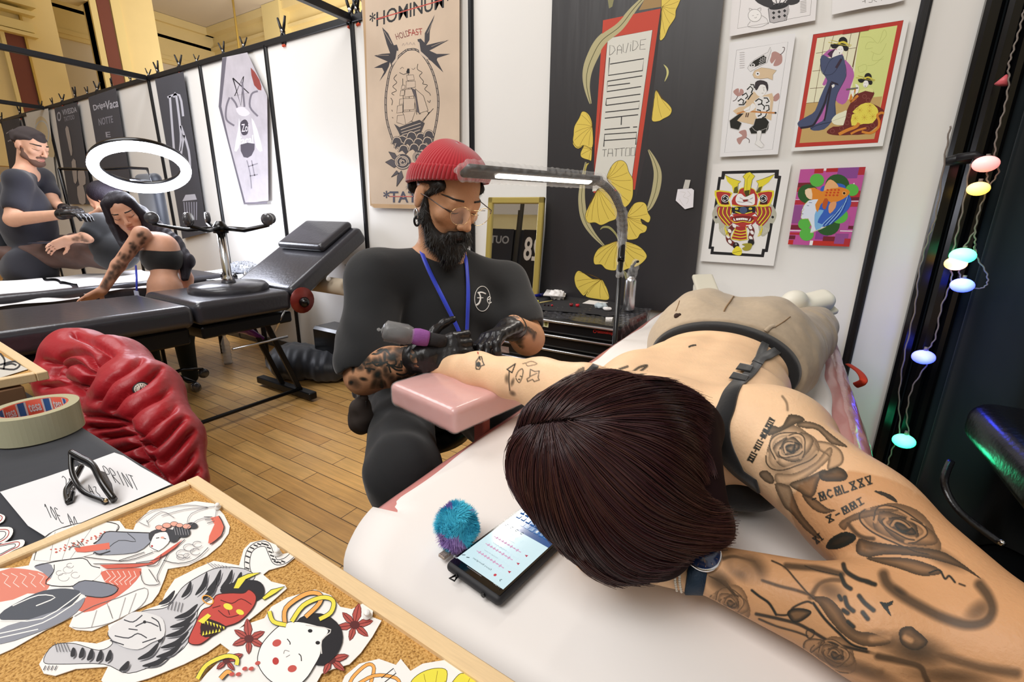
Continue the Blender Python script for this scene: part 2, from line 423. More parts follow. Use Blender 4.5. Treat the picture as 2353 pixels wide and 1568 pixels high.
# ================================================================ the setting
WY = 2.42          # face of the booth wall
m_white = mat('panel_white', '#eceae6', rough=0.32, spec=0.45, var=0.012, vscale=1.5)
m_black = mat('black_steel', '#16161a', rough=0.35, spec=0.5)
m_yel = mat('hall_yellow', '#ead9a6', rough=0.8, var=0.03, vscale=2)
m_yel2 = mat('hall_cream', '#efe0a8', rough=0.8)
m_gold = mat('hall_gold', '#c9ad5c', rough=0.7)
m_mar = mat('hall_maroon', '#7a463f', rough=0.7)
m_ceil = mat('hall_ceiling', '#dcd5cd', rough=0.9)

# wooden floor: boards along X
def floor_mat():
    m = bpy.data.materials.new('oak_boards'); m.use_nodes = True; N = m.node_tree.nodes; L = m.node_tree.links; b = N['Principled BSDF']
    tc = N.new('ShaderNodeTexCoord'); br = N.new('ShaderNodeTexBrick'); L.new(tc.outputs['Object'], br.inputs['Vector'])
    br.offset = 0.37; br.offset_frequency = 2; br.squash = 1; br.inputs['Scale'].default_value = 1.0
    br.inputs['Brick Width'].default_value = 0.62; br.inputs['Row Height'].default_value = 0.088; br.inputs['Mortar Size'].default_value = 0.0022; br.inputs['Mortar Smooth'].default_value = 0.4
    br.inputs['Color1'].default_value = srgb('#c29150'); br.inputs['Color2'].default_value = srgb('#dcae6a'); br.inputs['Mortar'].default_value = srgb('#4a3216'); br.inputs['Bias'].default_value = 0.0
    mp = N.new('ShaderNodeMapping'); mp.inputs['Scale'].default_value = (1.6, 26, 1); L.new(tc.outputs['Object'], mp.inputs['Vector'])
    n1 = N.new('ShaderNodeTexNoise'); n1.inputs['Scale'].default_value = 3.0; n1.inputs['Detail'].default_value = 6; n1.inputs['Distortion'].default_value = 0.6; L.new(mp.outputs[0], n1.inputs['Vector'])
    n2 = N.new('ShaderNodeTexNoise'); n2.inputs['Scale'].default_value = 2.6; n2.inputs['Detail'].default_value = 5; L.new(tc.outputs['Object'], n2.inputs['Vector'])
    r1 = N.new('ShaderNodeMapRange'); r1.inputs[1].default_value = .3; r1.inputs[2].default_value = .7; r1.inputs[3].default_value = .82; r1.inputs[4].default_value = 1.12; L.new(n1.outputs['Fac'], r1.inputs[0])
    r2 = N.new('ShaderNodeMapRange'); r2.inputs[1].default_value = .3; r2.inputs[2].default_value = .7; r2.inputs[3].default_value = .78; r2.inputs[4].default_value = 1.15; L.new(n2.outputs['Fac'], r2.inputs[0])
    mu = N.new('ShaderNodeMath'); mu.operation = 'MULTIPLY'; L.new(r1.outputs[0], mu.inputs[0]); L.new(r2.outputs[0], mu.inputs[1])
    mx = N.new('ShaderNodeMix'); mx.data_type = 'RGBA'; mx.blend_type = 'MULTIPLY'; mx.inputs[0].default_value = 1; L.new(br.outputs['Color'], mx.inputs[6]); L.new(mu.outputs[0], mx.inputs[7])
    # dark spots of wear
    n3 = N.new('ShaderNodeTexNoise'); n3.inputs['Scale'].default_value = 9; n3.inputs['Detail'].default_value = 3; L.new(tc.outputs['Object'], n3.inputs['Vector'])
    r3 = N.new('ShaderNodeMapRange'); r3.inputs[1].default_value = .68; r3.inputs[2].default_value = .78; r3.inputs[3].default_value = 0; r3.inputs[4].default_value = .5; L.new(n3.outputs['Fac'], r3.inputs[0])
    m2 = N.new('ShaderNodeMix'); m2.data_type = 'RGBA'; L.new(r3.outputs[0], m2.inputs[0]); L.new(mx.outputs[2], m2.inputs[6]); m2.inputs[7].default_value = srgb('#6b6038'); L.new(m2.outputs[2], b.inputs['Base Color'])
    rr = N.new('ShaderNodeMapRange'); rr.inputs[3].default_value = .22; rr.inputs[4].default_value = .5; L.new(n2.outputs['Fac'], rr.inputs[0]); L.new(rr.outputs[0], b.inputs['Roughness'])
    bp = N.new('ShaderNodeBump'); bp.inputs['Distance'].default_value = .0015; bp.inputs['Strength'].default_value = .6; L.new(br.outputs['Fac'], bp.inputs['Height']); bp.invert = True; L.new(bp.outputs[0], b.inputs['Normal'])
    return m
g = G(); g.box((-5, 4, -0.05), (30, 20, 0.1)); struct('floor', g, floor_mat())

# white exhibition panels, one sheet between each pair of uprights
posts = [1.26, 0.285, -0.74, -1.75, -2.72, -3.695, -4.67, -5.64, -6.6, -7.55, -8.5, -9.45, -10.4]
g = G()
for a, b in zip(posts[1:], posts[:-1]): g.box(((a+b)/2, WY+0.012, 1.275), (b-a-0.03, 0.02, 2.39))
struct('wall_back', g, m_white)
for i, x in enumerate(posts):
    if x in (-0.74, 1.26): continue
    g = G(); g.box((x, WY+0.008, 1.25), (0.034, 0.045, 2.5), bev=0.008)
    g.box((x-0.006, WY-0.0155, 1.25), (0.004, 0.003, 2.46)); g.box((x+0.006, WY-0.0155, 1.25), (0.004, 0.003, 2.46))
    struct('trim_%d' % (i+1), g, m_black)
g = G(); g.box((-4.5, WY+0.008, 2.487), (12.0, 0.046, 0.044), bev=0.004); struct('trim_20', g, m_black)
g = G(); g.box((-4.5, WY+0.008, 0.045), (12.0, 0.04, 0.07)); struct('trim_21', g, m_black)
# roof bars of the booths, running toward the aisle
for i, x in enumerate((-2.72, -5.64, -8.5)):
    g = G(); g.box((x, WY-1.45, 2.487), (0.045, 2.85, 0.045), bev=0.004); struct('trim_%d' % (22+i), g, m_black)

# ---- hall beyond: a pilastered wall on the left, a loggia behind it
XH = -13.0
def yy(px, py): return onX(px, py, XH)[1]
def strip(name, a, b, m, x0=0.0, z0=2.0, z1=10.5, th=0.3, row=150):
    g = G(); y0, y1 = yy(a, row), yy(b, row); g.box((XH-th/2+x0, (y0+y1)/2, (z0+z1)/2), (th, y1-y0, z1-z0)); return struct(name, g, m)
strip('wall_pilaster_left', -160, 150, m_yel)
strip('trim_30', 16, 26, m_yel2, 0.06); strip('trim_31', 28, 68, m_mar, 0.03, z1=float(onX(50, 78, XH)[2])); strip('trim_32', 69, 74, m_gold, 0.06)
strip('wall_pilaster_middle', 232, 374, m_yel)
strip('trim_33', 232, 246, m_yel2, 0.06); strip('trim_34', 249, 277, m_mar, 0.03); strip('trim_35', 279, 300, m_yel2, 0.05)
g = G()
zc = float(onX(40, 45, XH)[2]); ya, yb = yy(-160, 60), yy(66, 60)
for k, (dz, dx, hh) in enumerate(((0, .18, .06), (.14, .12, .16), (.36, .22, .07), (.5, .28, .09), (.75, .36, .16), (1.0, .3, .4))):
    g.box((XH+dx/2, (ya+yb)/2, zc-0.25+dz), (dx, yb-ya+dx*.6, hh))
struct('trim_36', g, m_yel2)
g = G(); yo0, yo1 = yy(150, 150), yy(232, 150)
g.box((XH-0.25, (yo0+yo1)/2, float(onX(190, 30, XH)[2])+.9), (0.5, yo1-yo0, 1.3)); struct('trim_37', g, m_yel)
# loggia: far corner, frieze and ceiling
XF = -16.5; cn = onX(482, 72, XF); YF, ZF = float(cn[1]), float(cn[2])
g = G(); g.box((XF-.1, 4, ZF/2), (.2, 2*YF, ZF)); struct('wall_hall_left', g, m_ceil)
g = G(); g.box((XF+10, YF+.1, ZF/2), (20.4, .2, ZF)); struct('wall_hall_far', g, m_yel)
for k, (dz, dd, hh) in enumerate(((-.1, .22, .2), (-.55, .1, .08), (-1.1, .14, .1))):
    g = G(); g.box((XF+10, YF-dd/2, ZF+dz), (20, dd, hh)); g.box((XF+dd/2, YF-8, ZF+dz), (dd, 16, hh)); struct('trim_%d' % (40+k), g, m_yel)
g = G(); g.box((XF+.05, YF-8, ZF-.62), (.1, 16, 1.25)); struct('trim_43', g, m_yel)
g = G(); g.box((XF+9, YF-6, ZF+.06), (21, 13, .1)); struct('ceiling', g, m_ceil)
xa, xb = onY(628, 60, YF)[0], onY(668, 60, YF)[0]
g = G(); g.box(((xa+xb)/2, YF-.15, ZF/2), (xb-xa, .3, ZF)); struct('trim_44', g, m_yel2)
p = onY(540, 40, YF-1.0)
g = G(); g.tube([(p[0], p[1], ZF), (p[0], p[1], 3.4)], .025, 6); struct('trim_45', g, m_gold)

# ---- dark neighbouring booth on the right: bundle of black uprights and a dark curtain
m_cur = mat('dark_teal_cloth', '#07151b', rough=0.85, sheen=0.15, var=.15, vscale=4)
m_gloss = mat('black_gloss', '#0b0b0d', rough=0.22, spec=0.5)
g = G()
for x, y, w in ((.468, 2.395, .05), (.52, 2.37, .045), (.566, 2.385, .04)): g.box((x, y, 1.25), (w, w, 2.5), bev=.012)
struct('trim_50', g, m_gloss)
def cf(u, v):
    x = .60+u*2.6; w = .035*math.sin(u*70)+.02*math.sin(u*31+1); return (x, 2.30+w*(1.15-.35*v), .02+v*2.6)
g = G(); g.grid(cf, 220, 8)
o = build('curtain', g, m_cur); md = o.modifiers.new('thickness', 'SOLIDIFY'); md.thickness = .004
tag(o, 'dark teal curtain hanging in folds behind the black leather seat on the right', 'curtain')
g = G(); g.box((-0.74, WY+.008, 1.25), (.034, .045, 2.5)); struct('trim_51', g, m_black)
# ================================================================ the pink bed and the woman lying on it
BZ = 0.80
m_pink = mat('pink_vinyl', '#c98580', rough=0.35, bump=0.002, bscale=14, coat=0.6, var=.06, vscale=6)
m_film = mat('cling_film', '#ffffff', rough=0.08, alpha=0.16, bump=0.006, bscale=22)
m_paper = mat('bed_paper', '#ece7e3', rough=0.85, bump=0.0012, bscale=7)
m_dark = mat('dark_metal', '#202022', rough=0.4, metal=0.6)
bed = thing('tattoo_bed', 'pink tattoo bed wrapped in clear film under the lying woman', 'bed', (-0.145, 1.3, 0))
b = SDF(); b.rbox((-0.158, 1.40, BZ-0.062), (0.376, .95, 0.058), 0.035)
def _near(X, Y, Z):
    q0 = np.abs(X+.0830)-(.445-.16)*0-.300; q1 = np.abs(Y-.62)-.335+0*X; r_ = .155
    dx = np.maximum(np.abs(X+.158)-(.376-r_), 0); dy = np.maximum(np.abs(Y-.62)-(.313-r_), 0); d2 = np.sqrt(dx*dx+dy*dy)-r_+.035
    dz = np.abs(Z-BZ+.062)-.023; return np.sqrt(np.maximum(d2, 0)**2+np.maximum(dz, 0)**2)+np.minimum(np.maximum(d2, dz), 0)-.035
b.ops.append((_near, np.array((-.55, .27, BZ-.13)), np.array((.23, .96, BZ)), .004, 1))
V, F = b.mesh(0.012); 
wr = fnoise(V*np.array([1, .35, 1]), 60, 3)*0.0016*(np.abs(V[:, 0]+.155) > .30)
V = V+vnormals(V, F)*wr[:, None]; build_np('mattress', V, F, m_pink, bed)
g = G(); g.box((-0.145, 1.33, BZ-.15), (.5, 1.7, .05), bev=.01); build('frame', g, m_dark, bed)
for y in (.75, 1.95):
    for x in (-.36, .07): g = G(); g.bar((x, y, BZ-.17), (x, y+.02, 0.0), .045, bev=.006); build('leg', g, m_dark, bed)
# crumpled film along the right flank and the left head corner
m_crin = mat('crinkled_film', '#f3c6c2', rough=0.12, alpha=0.38, bump=0.01, bscale=26, coat=1.0)
def flank(u, v):
    y = .45+u*1.88; a = v*math.pi*.62; r = .040
    x = .176+math.sin(a)*r*1.05; z = BZ-.040+math.cos(a)*r*1.05
    w = .0018*math.sin(u*70+v*3)*math.sin(u*23+v*5); return (x+w+max(0, v-.7)*.02, y, z+w*.6-max(0, v-.75)*.25)
g = G(); g.grid(flank, 260, 14); build('plastic_film', g, m_crin, bed)

def sheet(u, v):
    # u across the bed, v from foot to head
    s = v*2.22; y = 2.36-s; z = BZ+.0045; yc = max(0, min(.985, (.45-max(y, .30))/.152)); xl = -.516+.148*(1-math.sqrt(max(0, 1-yc*yc))); w = .147-xl; x = xl+u*w
    e = .335; R = .05
    if y < e+.0:
        t = e-y
        if t < R*math.pi/2: a = t/R; y = e-math.sin(a)*R; z = z-(R-math.cos(a)*R)
        else: y = e-R+.05*(t-R*math.pi/2); z = z-R-(t-R*math.pi/2)
    k = max(0, .022-u*w)   # rolls over the left edge
    if k > 0: z -= 0.9*k; x += k*.7
    dr = .10*min(1, max(0, (.47-y)/.10)); 
    if u < .10: dd = (1-u/.10); z -= dr*dd**1.0 if dr else 0; x = xl-.004*(dr > .01)+(0 if dr > .03 else u*w*1.0)
    z += .0016*math.sin(y*9+x*14)+.0012*math.sin(y*23-x*8); x += .004*math.sin(y*19)*(u > .9)+.003*math.sin(y*13+2)*(u < .1)
    return (x, y, z)
g = G(); g.grid(sheet, 48, 190, flip=True); o = build('paper_sheet', g, m_paper); md = o.modifiers.new('thickness', 'SOLIDIFY'); md.thickness = .0008; md.offset = 1
tag(o, 'white paper sheet spread over the pink bed under the lying woman', 'sheet')

def skin_mat(name, col, var=.05, vs=26):
    m = mat(name, col, rough=0.48, spec=0.4, var=var, vscale=vs, bump=0.0006, bscale=240, sss=.08); return m
m_skin_c = skin_mat('skin_light', '#efc8a0')
def two_tone(m, col2):   # the lying woman's right arm is blended to a darker skin tone than her back
    nt = m.node_tree; N = nt.nodes; L = nt.links; b = N['Principled BSDF']; src = b.inputs['Base Color'].links[0].from_node; at_ = N.new('ShaderNodeAttribute'); at_.attribute_name = 'tan'; mx = N.new('ShaderNodeMix'); mx.data_type = 'RGBA'
    mx.inputs[6].default_value = src.inputs[6].default_value; mx.inputs[7].default_value = srgb(col2); L.new(at_.outputs['Fac'], mx.inputs[0]); L.new(mx.outputs[2], src.inputs[6])
two_tone(m_skin_c, '#c8966a')
SL = np.array((-.292, .725, .945)); SR = np.array((.004, .735, .945)); HC = np.array((-.142, .510, .935))
EL = at(1168, 868, .98); WL = at(1022, 842, 1.10); ER = np.array((.222, .492, .892)); WR = np.array((-.036, .512, .852))
c = SDF()
c.ell((-.140, .90, .888), (.192, .26, .100), k=.05).ell((-.120, 1.10, .892), (.168, .20, .096), k=.05)
c.ell((-.105, 1.30, .915), (.178, .15, .105), k=.05)
c.cone((-.23, .80, .930), .055, (-.25, .95, .915), .05, .05).cone((-.06, .80, .930), .055, (-.03, .95, .915), .05, .05)
c.cone((-.145, .76, .93), .06, (-.15, .62, .945), .052, .04)
c.cone((-.145, .74, .945), .045, SL+(.03, 0, 0), .052, .035).cone((-.145, .74, .945), .045, SR+(-.03, 0, 0), .052, .035)
c.ell(HC, (.078, .100, .092), k=.02).ell(HC+(0, .01, -.06), (.055, .07, .05), k=.03)
c.cone(HC+(0, .02, -.10), .014, HC+(0, .0, -.075), .02, .012)
for s in (-1, 1): c.ell(HC+(s*.08, .03, -.02), (.012, .018, .03), k=.008)
c.cone(SL, .058, (SL+EL)/2+(0, .0, .004), .049, .03).cone((SL+EL)/2+(0, 0, .004), .049, EL, .041, .02).cone(EL, .041, EL*.55+WL*.45+(0, 0, .004), .040, .02).cone(EL*.55+WL*.45+(0, 0, .004), .040, WL, .028, .02)
M1 = SR*.5+ER*.5+(.006, .004, .0)
c.cone(SR, .071, M1, .060, .035).cone(M1, .060, ER, .052, .025).ell(SR+(.03, .03, -.01), (.07, .075, .065), k=.03)
M2 = ER*.6+WR*.4+(.004, -.008, -.002)
c.cone(ER, .052, M2, .050, .025).cone(M2, .050, WR, .0275, .025)
c.cone((-.02, .93, .90), .06, SR+(.02, .02, -.01), .05, .05)
# hands
def hand(c, w, fw, up, side, s=1.0, curl=.35, thumb=1, r=.0085, spread=.012, k=.006):
    """palm from wrist w along fw, back of the hand toward up; side points to the thumb"""
    fw = np.array(fw, float); fw /= np.linalg.norm(fw); side = np.array(side, float); side -= fw*(side@fw); side /= np.linalg.norm(side); up = np.array(up, float); up -= fw*(up@fw); up -= side*(up@side); up /= np.linalg.norm(up)
    A = np.array([side, fw, up]); c.rbox(w+fw*.048*s, (.040*s, .050*s, .0145*s), .013*s, A, k=.018)
    for i, L in enumerate((.95, 1.05, 1.0, .8)):
        b = w+fw*.088*s+side*(.030-.0195*i)*s+up*(.002-.002*abs(i-1.5))*s; d = fw+side*(.09-.06*i); d /= np.linalg.norm(d); p = b; cu = curl if np.isscalar(curl) else curl[i]
        for j, l in enumerate((.040, .026, .021)):
            a = cu*(j+.6); q = p+(d*math.cos(a)-up*math.sin(a))*l*L*s; c.cone(p, (r-.0007*j)*s, q, (r-.0007*(j+1))*s, k if j else k*1.5); p = q
    b = w+side*.030*s+fw*.026*s; p = b; d = side*.75+fw*.65-up*.25*thumb; d /= np.linalg.norm(d)
    for j, l in enumerate((.036, .030, .024)):
        q = p+d*l*s; c.cone(p, (.0125-.0015*j)*s, q, (.011-.0012*j)*s, .010); p = q; d = d+fw*.35-side*.15-up*.12*thumb; d /= np.linalg.norm(d)
dWL = WL-EL; hand(c, WL, dWL, (0, .1, 1), (0.2, 1, 0), curl=.3)
dWR = WR-ER; hand(c, WR, dWR+(0, -.02, -.02), (.1, .2, 1), (.2, 1, 0), curl=.15)
# feet stay inside the sneakers; the legs run inside the trousers
HIPS = ((-.20, 1.33, .90), (-.01, 1.33, .90)); KN = ((-.24, 1.72, .872), (.07, 1.72, .872)); AN = ((-.27, 2.10, .86), (.12, 2.08, .86))
for h_, k_, a_ in zip(HIPS, KN, AN): c.chain([h_, k_, a_], [.085, .055, .038], .03)
c.cut((0, 0, BZ+.006), (0, 0, -1), .012)
# spine furrow
c.cone((-.14, .85, 1.018), .020, (-.12, 1.14, 1.016), .024, .026, mode=-1)
Vc, Fc = c.mesh(0.0048); Vc = relax(Vc, Fc, 2)
woman = thing('person', 'woman lying face down with long dark red hair and a rose-tattooed arm', 'person', (-.145, 1.0, BZ))
_t = np.clip((Vc[:, 0]-(-.02)-(Vc[:, 1]-.55)*.25)/.22, 0, 1)*(Vc[:, 1] < .80); _t = np.maximum(_t, np.clip((Vc[:, 0]+.08)/.08, 0, 1)*(Vc[:, 1] < .60))
body_c = build_np('body', Vc, Fc, m_skin_c, woman, attrs={'tan': _t})
BV = BVHTree.FromPolygons([tuple(v) for v in Vc], [tuple(f) for f in Fc])
def hit(px, py, bv=None):
    r = ray(px, py); h_ = (bv or BV).ray_cast(Vector(_C), Vector(r/np.linalg.norm(r)))
    return (np.array(h_[0]), np.array(h_[1])) if h_[0] is not None else (None, None)
def drape(pix, width, bv=None, lift=.0015, th=.0022, n=8):
    """a soft band lying on a body along the pixel path; width in metres"""
    S = spline(pix, n); P = []; N = []
    for x, y in S:
        p, m = hit(x, y, bv)
        if p is not None: P.append(p+m*lift); N.append(m)
    g = G(); P = np.array(P); N = np.array(N)
    if len(P) < 3: return g
    for _ in range(3): P[1:-1] = (P[:-2]+2*P[1:-1]+P[2:])/4; N[1:-1] = (N[:-2]+2*N[1:-1]+N[2:])/4
    T = np.gradient(P, axis=0); T /= np.linalg.norm(T, axis=1)[:, None]; B = np.cross(T, N); B /= np.linalg.norm(B, axis=1)[:, None]
    w = np.interp(np.linspace(0, 1, len(P)), np.linspace(0, 1, len(width)), width) if not np.isscalar(width) else np.full(len(P), width)
    vs = []
    for i in range(len(P)):
        for a, t in ((-.5, -.1), (-.46, 1), (.46, 1), (.5, -.1)): vs.append(P[i]+B[i]*w[i]*a+N[i]*th*t)
    k = len(P); g.add(vs, [(i*4+j, i*4+(j+1) % 4, (i+1)*4+(j+1) % 4, (i+1)*4+j) for i in range(k-1) for j in range(4)]+[(3, 2, 1, 0), tuple((k-1)*4+j for j in range(4))], True); return g
# trousers
m_trs = mat('beige_cotton', '#ad9b84', rough=.9, var=.06, vscale=90, bump=.0012, bscale=30, sheen=.2)
t = SDF()
t.ell((-.105, 1.37, .905), (.198, .36, .128), k=.05).ell((-.19, 1.38, .965), (.092, .15, .098), k=.05).ell((-.02, 1.38, .960), (.088, .15, .096), k=.05)
for h_, k_, a_ in zip(HIPS, KN, AN):
    h_, k_, a_ = map(np.array, (h_, k_, a_)); e = a_+(k_-a_)*.12
    t.cone(h_, .118, k_+(0, 0, .01), .092, .04).cone(k_+(0, 0, .01), .092, e, .082, .03)
t.cut((-.13, 1.205, 1.0), (0.02, -1, -.10), .003)
t.cut((0, 2.03, 0), (0, 1, 0), .004); t.cut((0, 0, BZ+.004), (0, 0, -1), .01)
Vt, Ft = t.mesh(0.006, lambda X, Y, Z: .0022*np.sin(X*70+Y*40+np.sin(Y*30)*2)*np.cos(Z*50+Y*25)*(Y > 1.25)); build_np('trousers', relax(Vt, Ft, 1), Ft, m_trs, woman)
BT = BVHTree.FromPolygons([tuple(v) for v in Vt], [tuple(f) for f in Ft])
m_seam = mat('brown_thread', '#85694a', rough=.9)
def zf(fr): 
    ox, oy, k = fr; return lambda L: [(ox+x/k, oy+y/k) for x, y in L]
zc4 = zf((1460, 620, 4.612))
tr = [o for o in bpy.data.objects if o.name == 'trousers'][0]
g = drape(zc4([(938, 445), (960, 400), (1010, 330), (1060, 260), (1120, 210)]), .0035, BT, .0, .002); build('seam', g, m_seam, tr)
g = drape(zc4([(1480, 610), (1560, 560), (1640, 500)]), .002, BT, .0, .0015); build('seam', g, m_seam, tr)
g = drape(zc4([(1380, 650), (1430, 610), (1470, 600)]), .010, BT, .001, .003); build('belt_loop', g, m_trs, tr)
g = drape(zc4([(430, 440), (450, 390), (470, 330)]), .002, BT, 0, .0015); build('seam', g, m_seam, tr)
p, n_ = hit(*zc4([(440, 492)])[0], BT)
if p is not None: g = G(); g.ball(p, .008, 10, 6); g.ball(p+(.006, 0, .004), .005, 8, 5); build('drawstring_knot', g, mat('dark_cord', '#3a2820', rough=.9), tr)
# black low-backed top: band at the waist, side straps, side of the cup
m_top = mat('black_cotton', '#141416', rough=.85, sheen=.25, bump=.0004, bscale=200)
w = SDF(); w.ell((-.110, 1.33, .902), (.186, .34, .118), k=.04)
w.cut((-.13, 1.178, 1.0), (0.02, -1, -.10), .003); w.cut((0, 1.30, 0), (0, 1, 0), .003)
Vw, Fw = w.mesh(.006); top = build_np('top', Vw, Fw, m_top, woman)
g = drape(zc4([(1395, 740), (1340, 860), (1290, 1000), (1200, 1120), (1110, 1190), (1020, 1300), (960, 1480), (900, 1600)])+[(1652, 1000), (1668, 1040), (1700, 1085), (1745, 1118)], [.018, .018, .017, .022, .028, .034, .030, .022], n=7, th=.003); build('strap', g, m_top, top)
g = drape(zc4([(1530, 850), (1460, 880), (1380, 930), (1320, 950), (1280, 1010)]), .020, th=.003, lift=.003); build('strap', g, m_top, top)
g = drape(zc4([(1170, 1040), (1130, 1100)]), .024, lift=.005); build('strap_slider', g, m_top, top)
g = drape(zc4([(1110, 1140), (1070, 1200)]), .026, lift=.005); build('strap_slider', g, m_top, top)
g = drape([(1505, 742), (1470, 752), (1430, 782), (1390, 820), (1350, 862)], [.012, .012, .012, .014], th=.003); build('strap', g, m_top, top)
w = SDF(); w.ell((-.035, .745, .848), (.085, .060, .040), k=.02).cut((0, 0, BZ+.006), (0, 0, -1), .006)
Vw, Fw = w.mesh(.007); build_np('bra_cup', Vw, Fw, m_top, top)
# sneakers, toes down, soles toward the wall
m_shoe = mat('cream_leather', '#ece8da', rough=.5); m_sole = mat('cream_rubber', '#ddd8c6', rough=.6)
def sneaker_out(heel, d, upv):
    heel = np.array(heel, float); fw = np.array(d, float); fw /= np.linalg.norm(fw); up = np.array(upv, float); up -= fw*(up@fw); up /= np.linalg.norm(up); sd = np.cross(fw, up); A = np.array([sd, fw, up])
    s = SDF(); s.rbox(heel+fw*.08, (.042, .105, .038), .032, A, k=.02).ell(heel+fw*.02+up*.035, (.040, .05, .045), A, k=.02)
    V, F = s.mesh(.004); o = build_np('sneaker', V, F, m_shoe, woman)
    s = SDF(); s.rbox(heel+fw*.08-up*.040, (.045, .12, .012), .009, A, k=.01); V, F = s.mesh(.004); build_np('sole', V, F, m_sole, o)
sneaker_out((.018, 2.02, .920), (.66, .50, .20), (-.35, -.75, .55)); sneaker_out((-.275, 2.10, .905), (-.30, .9, .25), (0, .25, -1))
# ---------------------------------------------------------------- hair: a mass of strands combed over a soft volume
def strands(base, bvh, guides, n, r, seed=1, jit=6.0, lift=.0025, fly=.0, steps=16, dep=None, fine=0.5):
    """guides: pixel paths from root to tip (same side of the parting), blended between neighbours"""
    rg = np.random.default_rng(seed); Gs = []
    for gd in guides:
        S = spline(gd, 6); d = np.r_[0, np.cumsum(np.linalg.norm(np.diff(S, axis=0), axis=1))]; d /= d[-1]; t = np.linspace(0, 1, steps)
        Gs.append(np.stack([np.interp(t, d, S[:, 0]), np.interp(t, d, S[:, 1])], 1))
    VV = []; FF = []; MI = []; cnt = 0
    for i in range(n):
        u = rg.random()*(len(Gs)-1); a = int(u); f = u-a; a2 = min(a+1, len(Gs)-1); P = Gs[a]*(1-f)+Gs[a2]*f
        t0 = max(0, rg.random()*.75-.35); t1 = 1-max(0, rg.random()*.5-.3); q = np.linspace(t0, t1, steps); P = np.stack([np.interp(q, np.linspace(0, 1, steps), P[:, 0]), np.interp(q, np.linspace(0, 1, steps), P[:, 1])], 1)
        ph = rg.random()*6; P = P+np.stack([np.sin(q*5+ph), np.cos(q*4+ph)], 1)*jit*rg.random()*(.3+q[:, None])+rg.normal(0, jit*.35, 2)
        pts = []; nn = []; last = None; lf = lift*(rg.random()**2)*(1+1.5*rg.random())
        for k in range(steps):
            rr = ray(*P[k]); L = np.linalg.norm(rr); h_ = bvh.ray_cast(Vector(_C), Vector(rr/L))
            if h_[0] is not None:
                p = np.array(h_[0]); m = np.array(h_[1]); pts.append(p+m*(lf+fly*max(0, q[k]-.8)*rg.random())); last = (pts[-1]-_C)@_F/(rr@_F); nn.append(m)
            elif last is not None and q[k] > .55: pts.append(_C+rr*last*(1+.002*rg.random())); nn.append(-rr/L)
            elif last is None: continue
            else: break
        if len(pts) < 6: continue
        pts = np.array(pts)
        for _ in range(2): pts[1:-1] = (pts[:-2]+2*pts[1:-1]+pts[2:])/4
        if np.max(np.linalg.norm(np.diff(pts, axis=0), axis=1)) > .06: continue
        m = len(pts); T = np.gradient(pts, axis=0); T /= np.linalg.norm(T, axis=1)[:, None]+1e-9; nn = np.array(nn); B = np.cross(T, nn); B /= np.linalg.norm(B, axis=1)[:, None]+1e-9; N2 = np.cross(B, T)
        w = r*(.6+.8*rg.random())*np.sin(np.linspace(.5, math.pi-.12, m))[:, None]**.5
        VV.append(np.stack([pts+B*w, pts+N2*w*.8, pts-B*w], 1).reshape(-1, 3))
        ii = np.arange(m-1)[:, None]*3+cnt
        for x_, y_ in ((0, 1), (1, 2), (2, 0)): FF.append(np.concatenate([ii+x_, ii+y_, ii+y_+3, ii+x_+3], 1))
        MI.append(np.full((m-1)*3, rg.integers(0, 4))); cnt += m*3
    return np.vstack(VV), np.vstack(FF), np.concatenate(MI)
def join_np(parts):
    V = []; F = []; M = []; o = 0
    for v, f, m in parts: V.append(v); F.append(np.asarray(f)+o); M.append(np.full(len(f), m) if np.isscalar(m) else m); o += len(v)
    return np.vstack(V), np.vstack(F), np.concatenate(M)
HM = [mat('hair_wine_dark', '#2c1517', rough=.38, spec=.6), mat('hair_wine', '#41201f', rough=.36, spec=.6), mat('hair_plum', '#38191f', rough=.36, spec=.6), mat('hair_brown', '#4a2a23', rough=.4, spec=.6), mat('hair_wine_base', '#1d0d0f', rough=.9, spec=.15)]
def A_(px, py, d): return at(px, py, d)
hz = SDF()
def hb(px, py, d, rp, k=.03): hz.ell(at(px, py, d), (rp*d/FPX,)*3, k=k)
def hc(a, b, k=.03):
    hz.cone(at(*a[:3]), a[3]*a[2]/FPX, at(*b[:3]), b[3]*b[2]/FPX, k)
hb(1385, 1075, .555, 183); hb(1325, 1035, .55, 146); hb(1310, 1070, .55, 120)
hb(1400, 990, .585, 135); hc((1400, 980, .60, 112), (1540, 985, .63, 98)); hc((1540, 985, .63, 98), (1600, 985, .64, 55))
hc((1430, 1080, .57, 170), (1530, 1130, .575, 120)); hc((1450, 1170, .55, 130), (1590, 1188, .545, 70)); hc((1590, 1188, .545, 66), (1640, 1212, .54, 44), .015)
hc((1410, 1148, .54, 132), (1475, 1226, .53, 84)); hc((1470, 1228, .53, 84), (1515, 1262, .53, 52)); hb(1290, 1092, .55, 88); hb(1368, 1158, .545, 96); hb(1540, 1060, .60, 100)
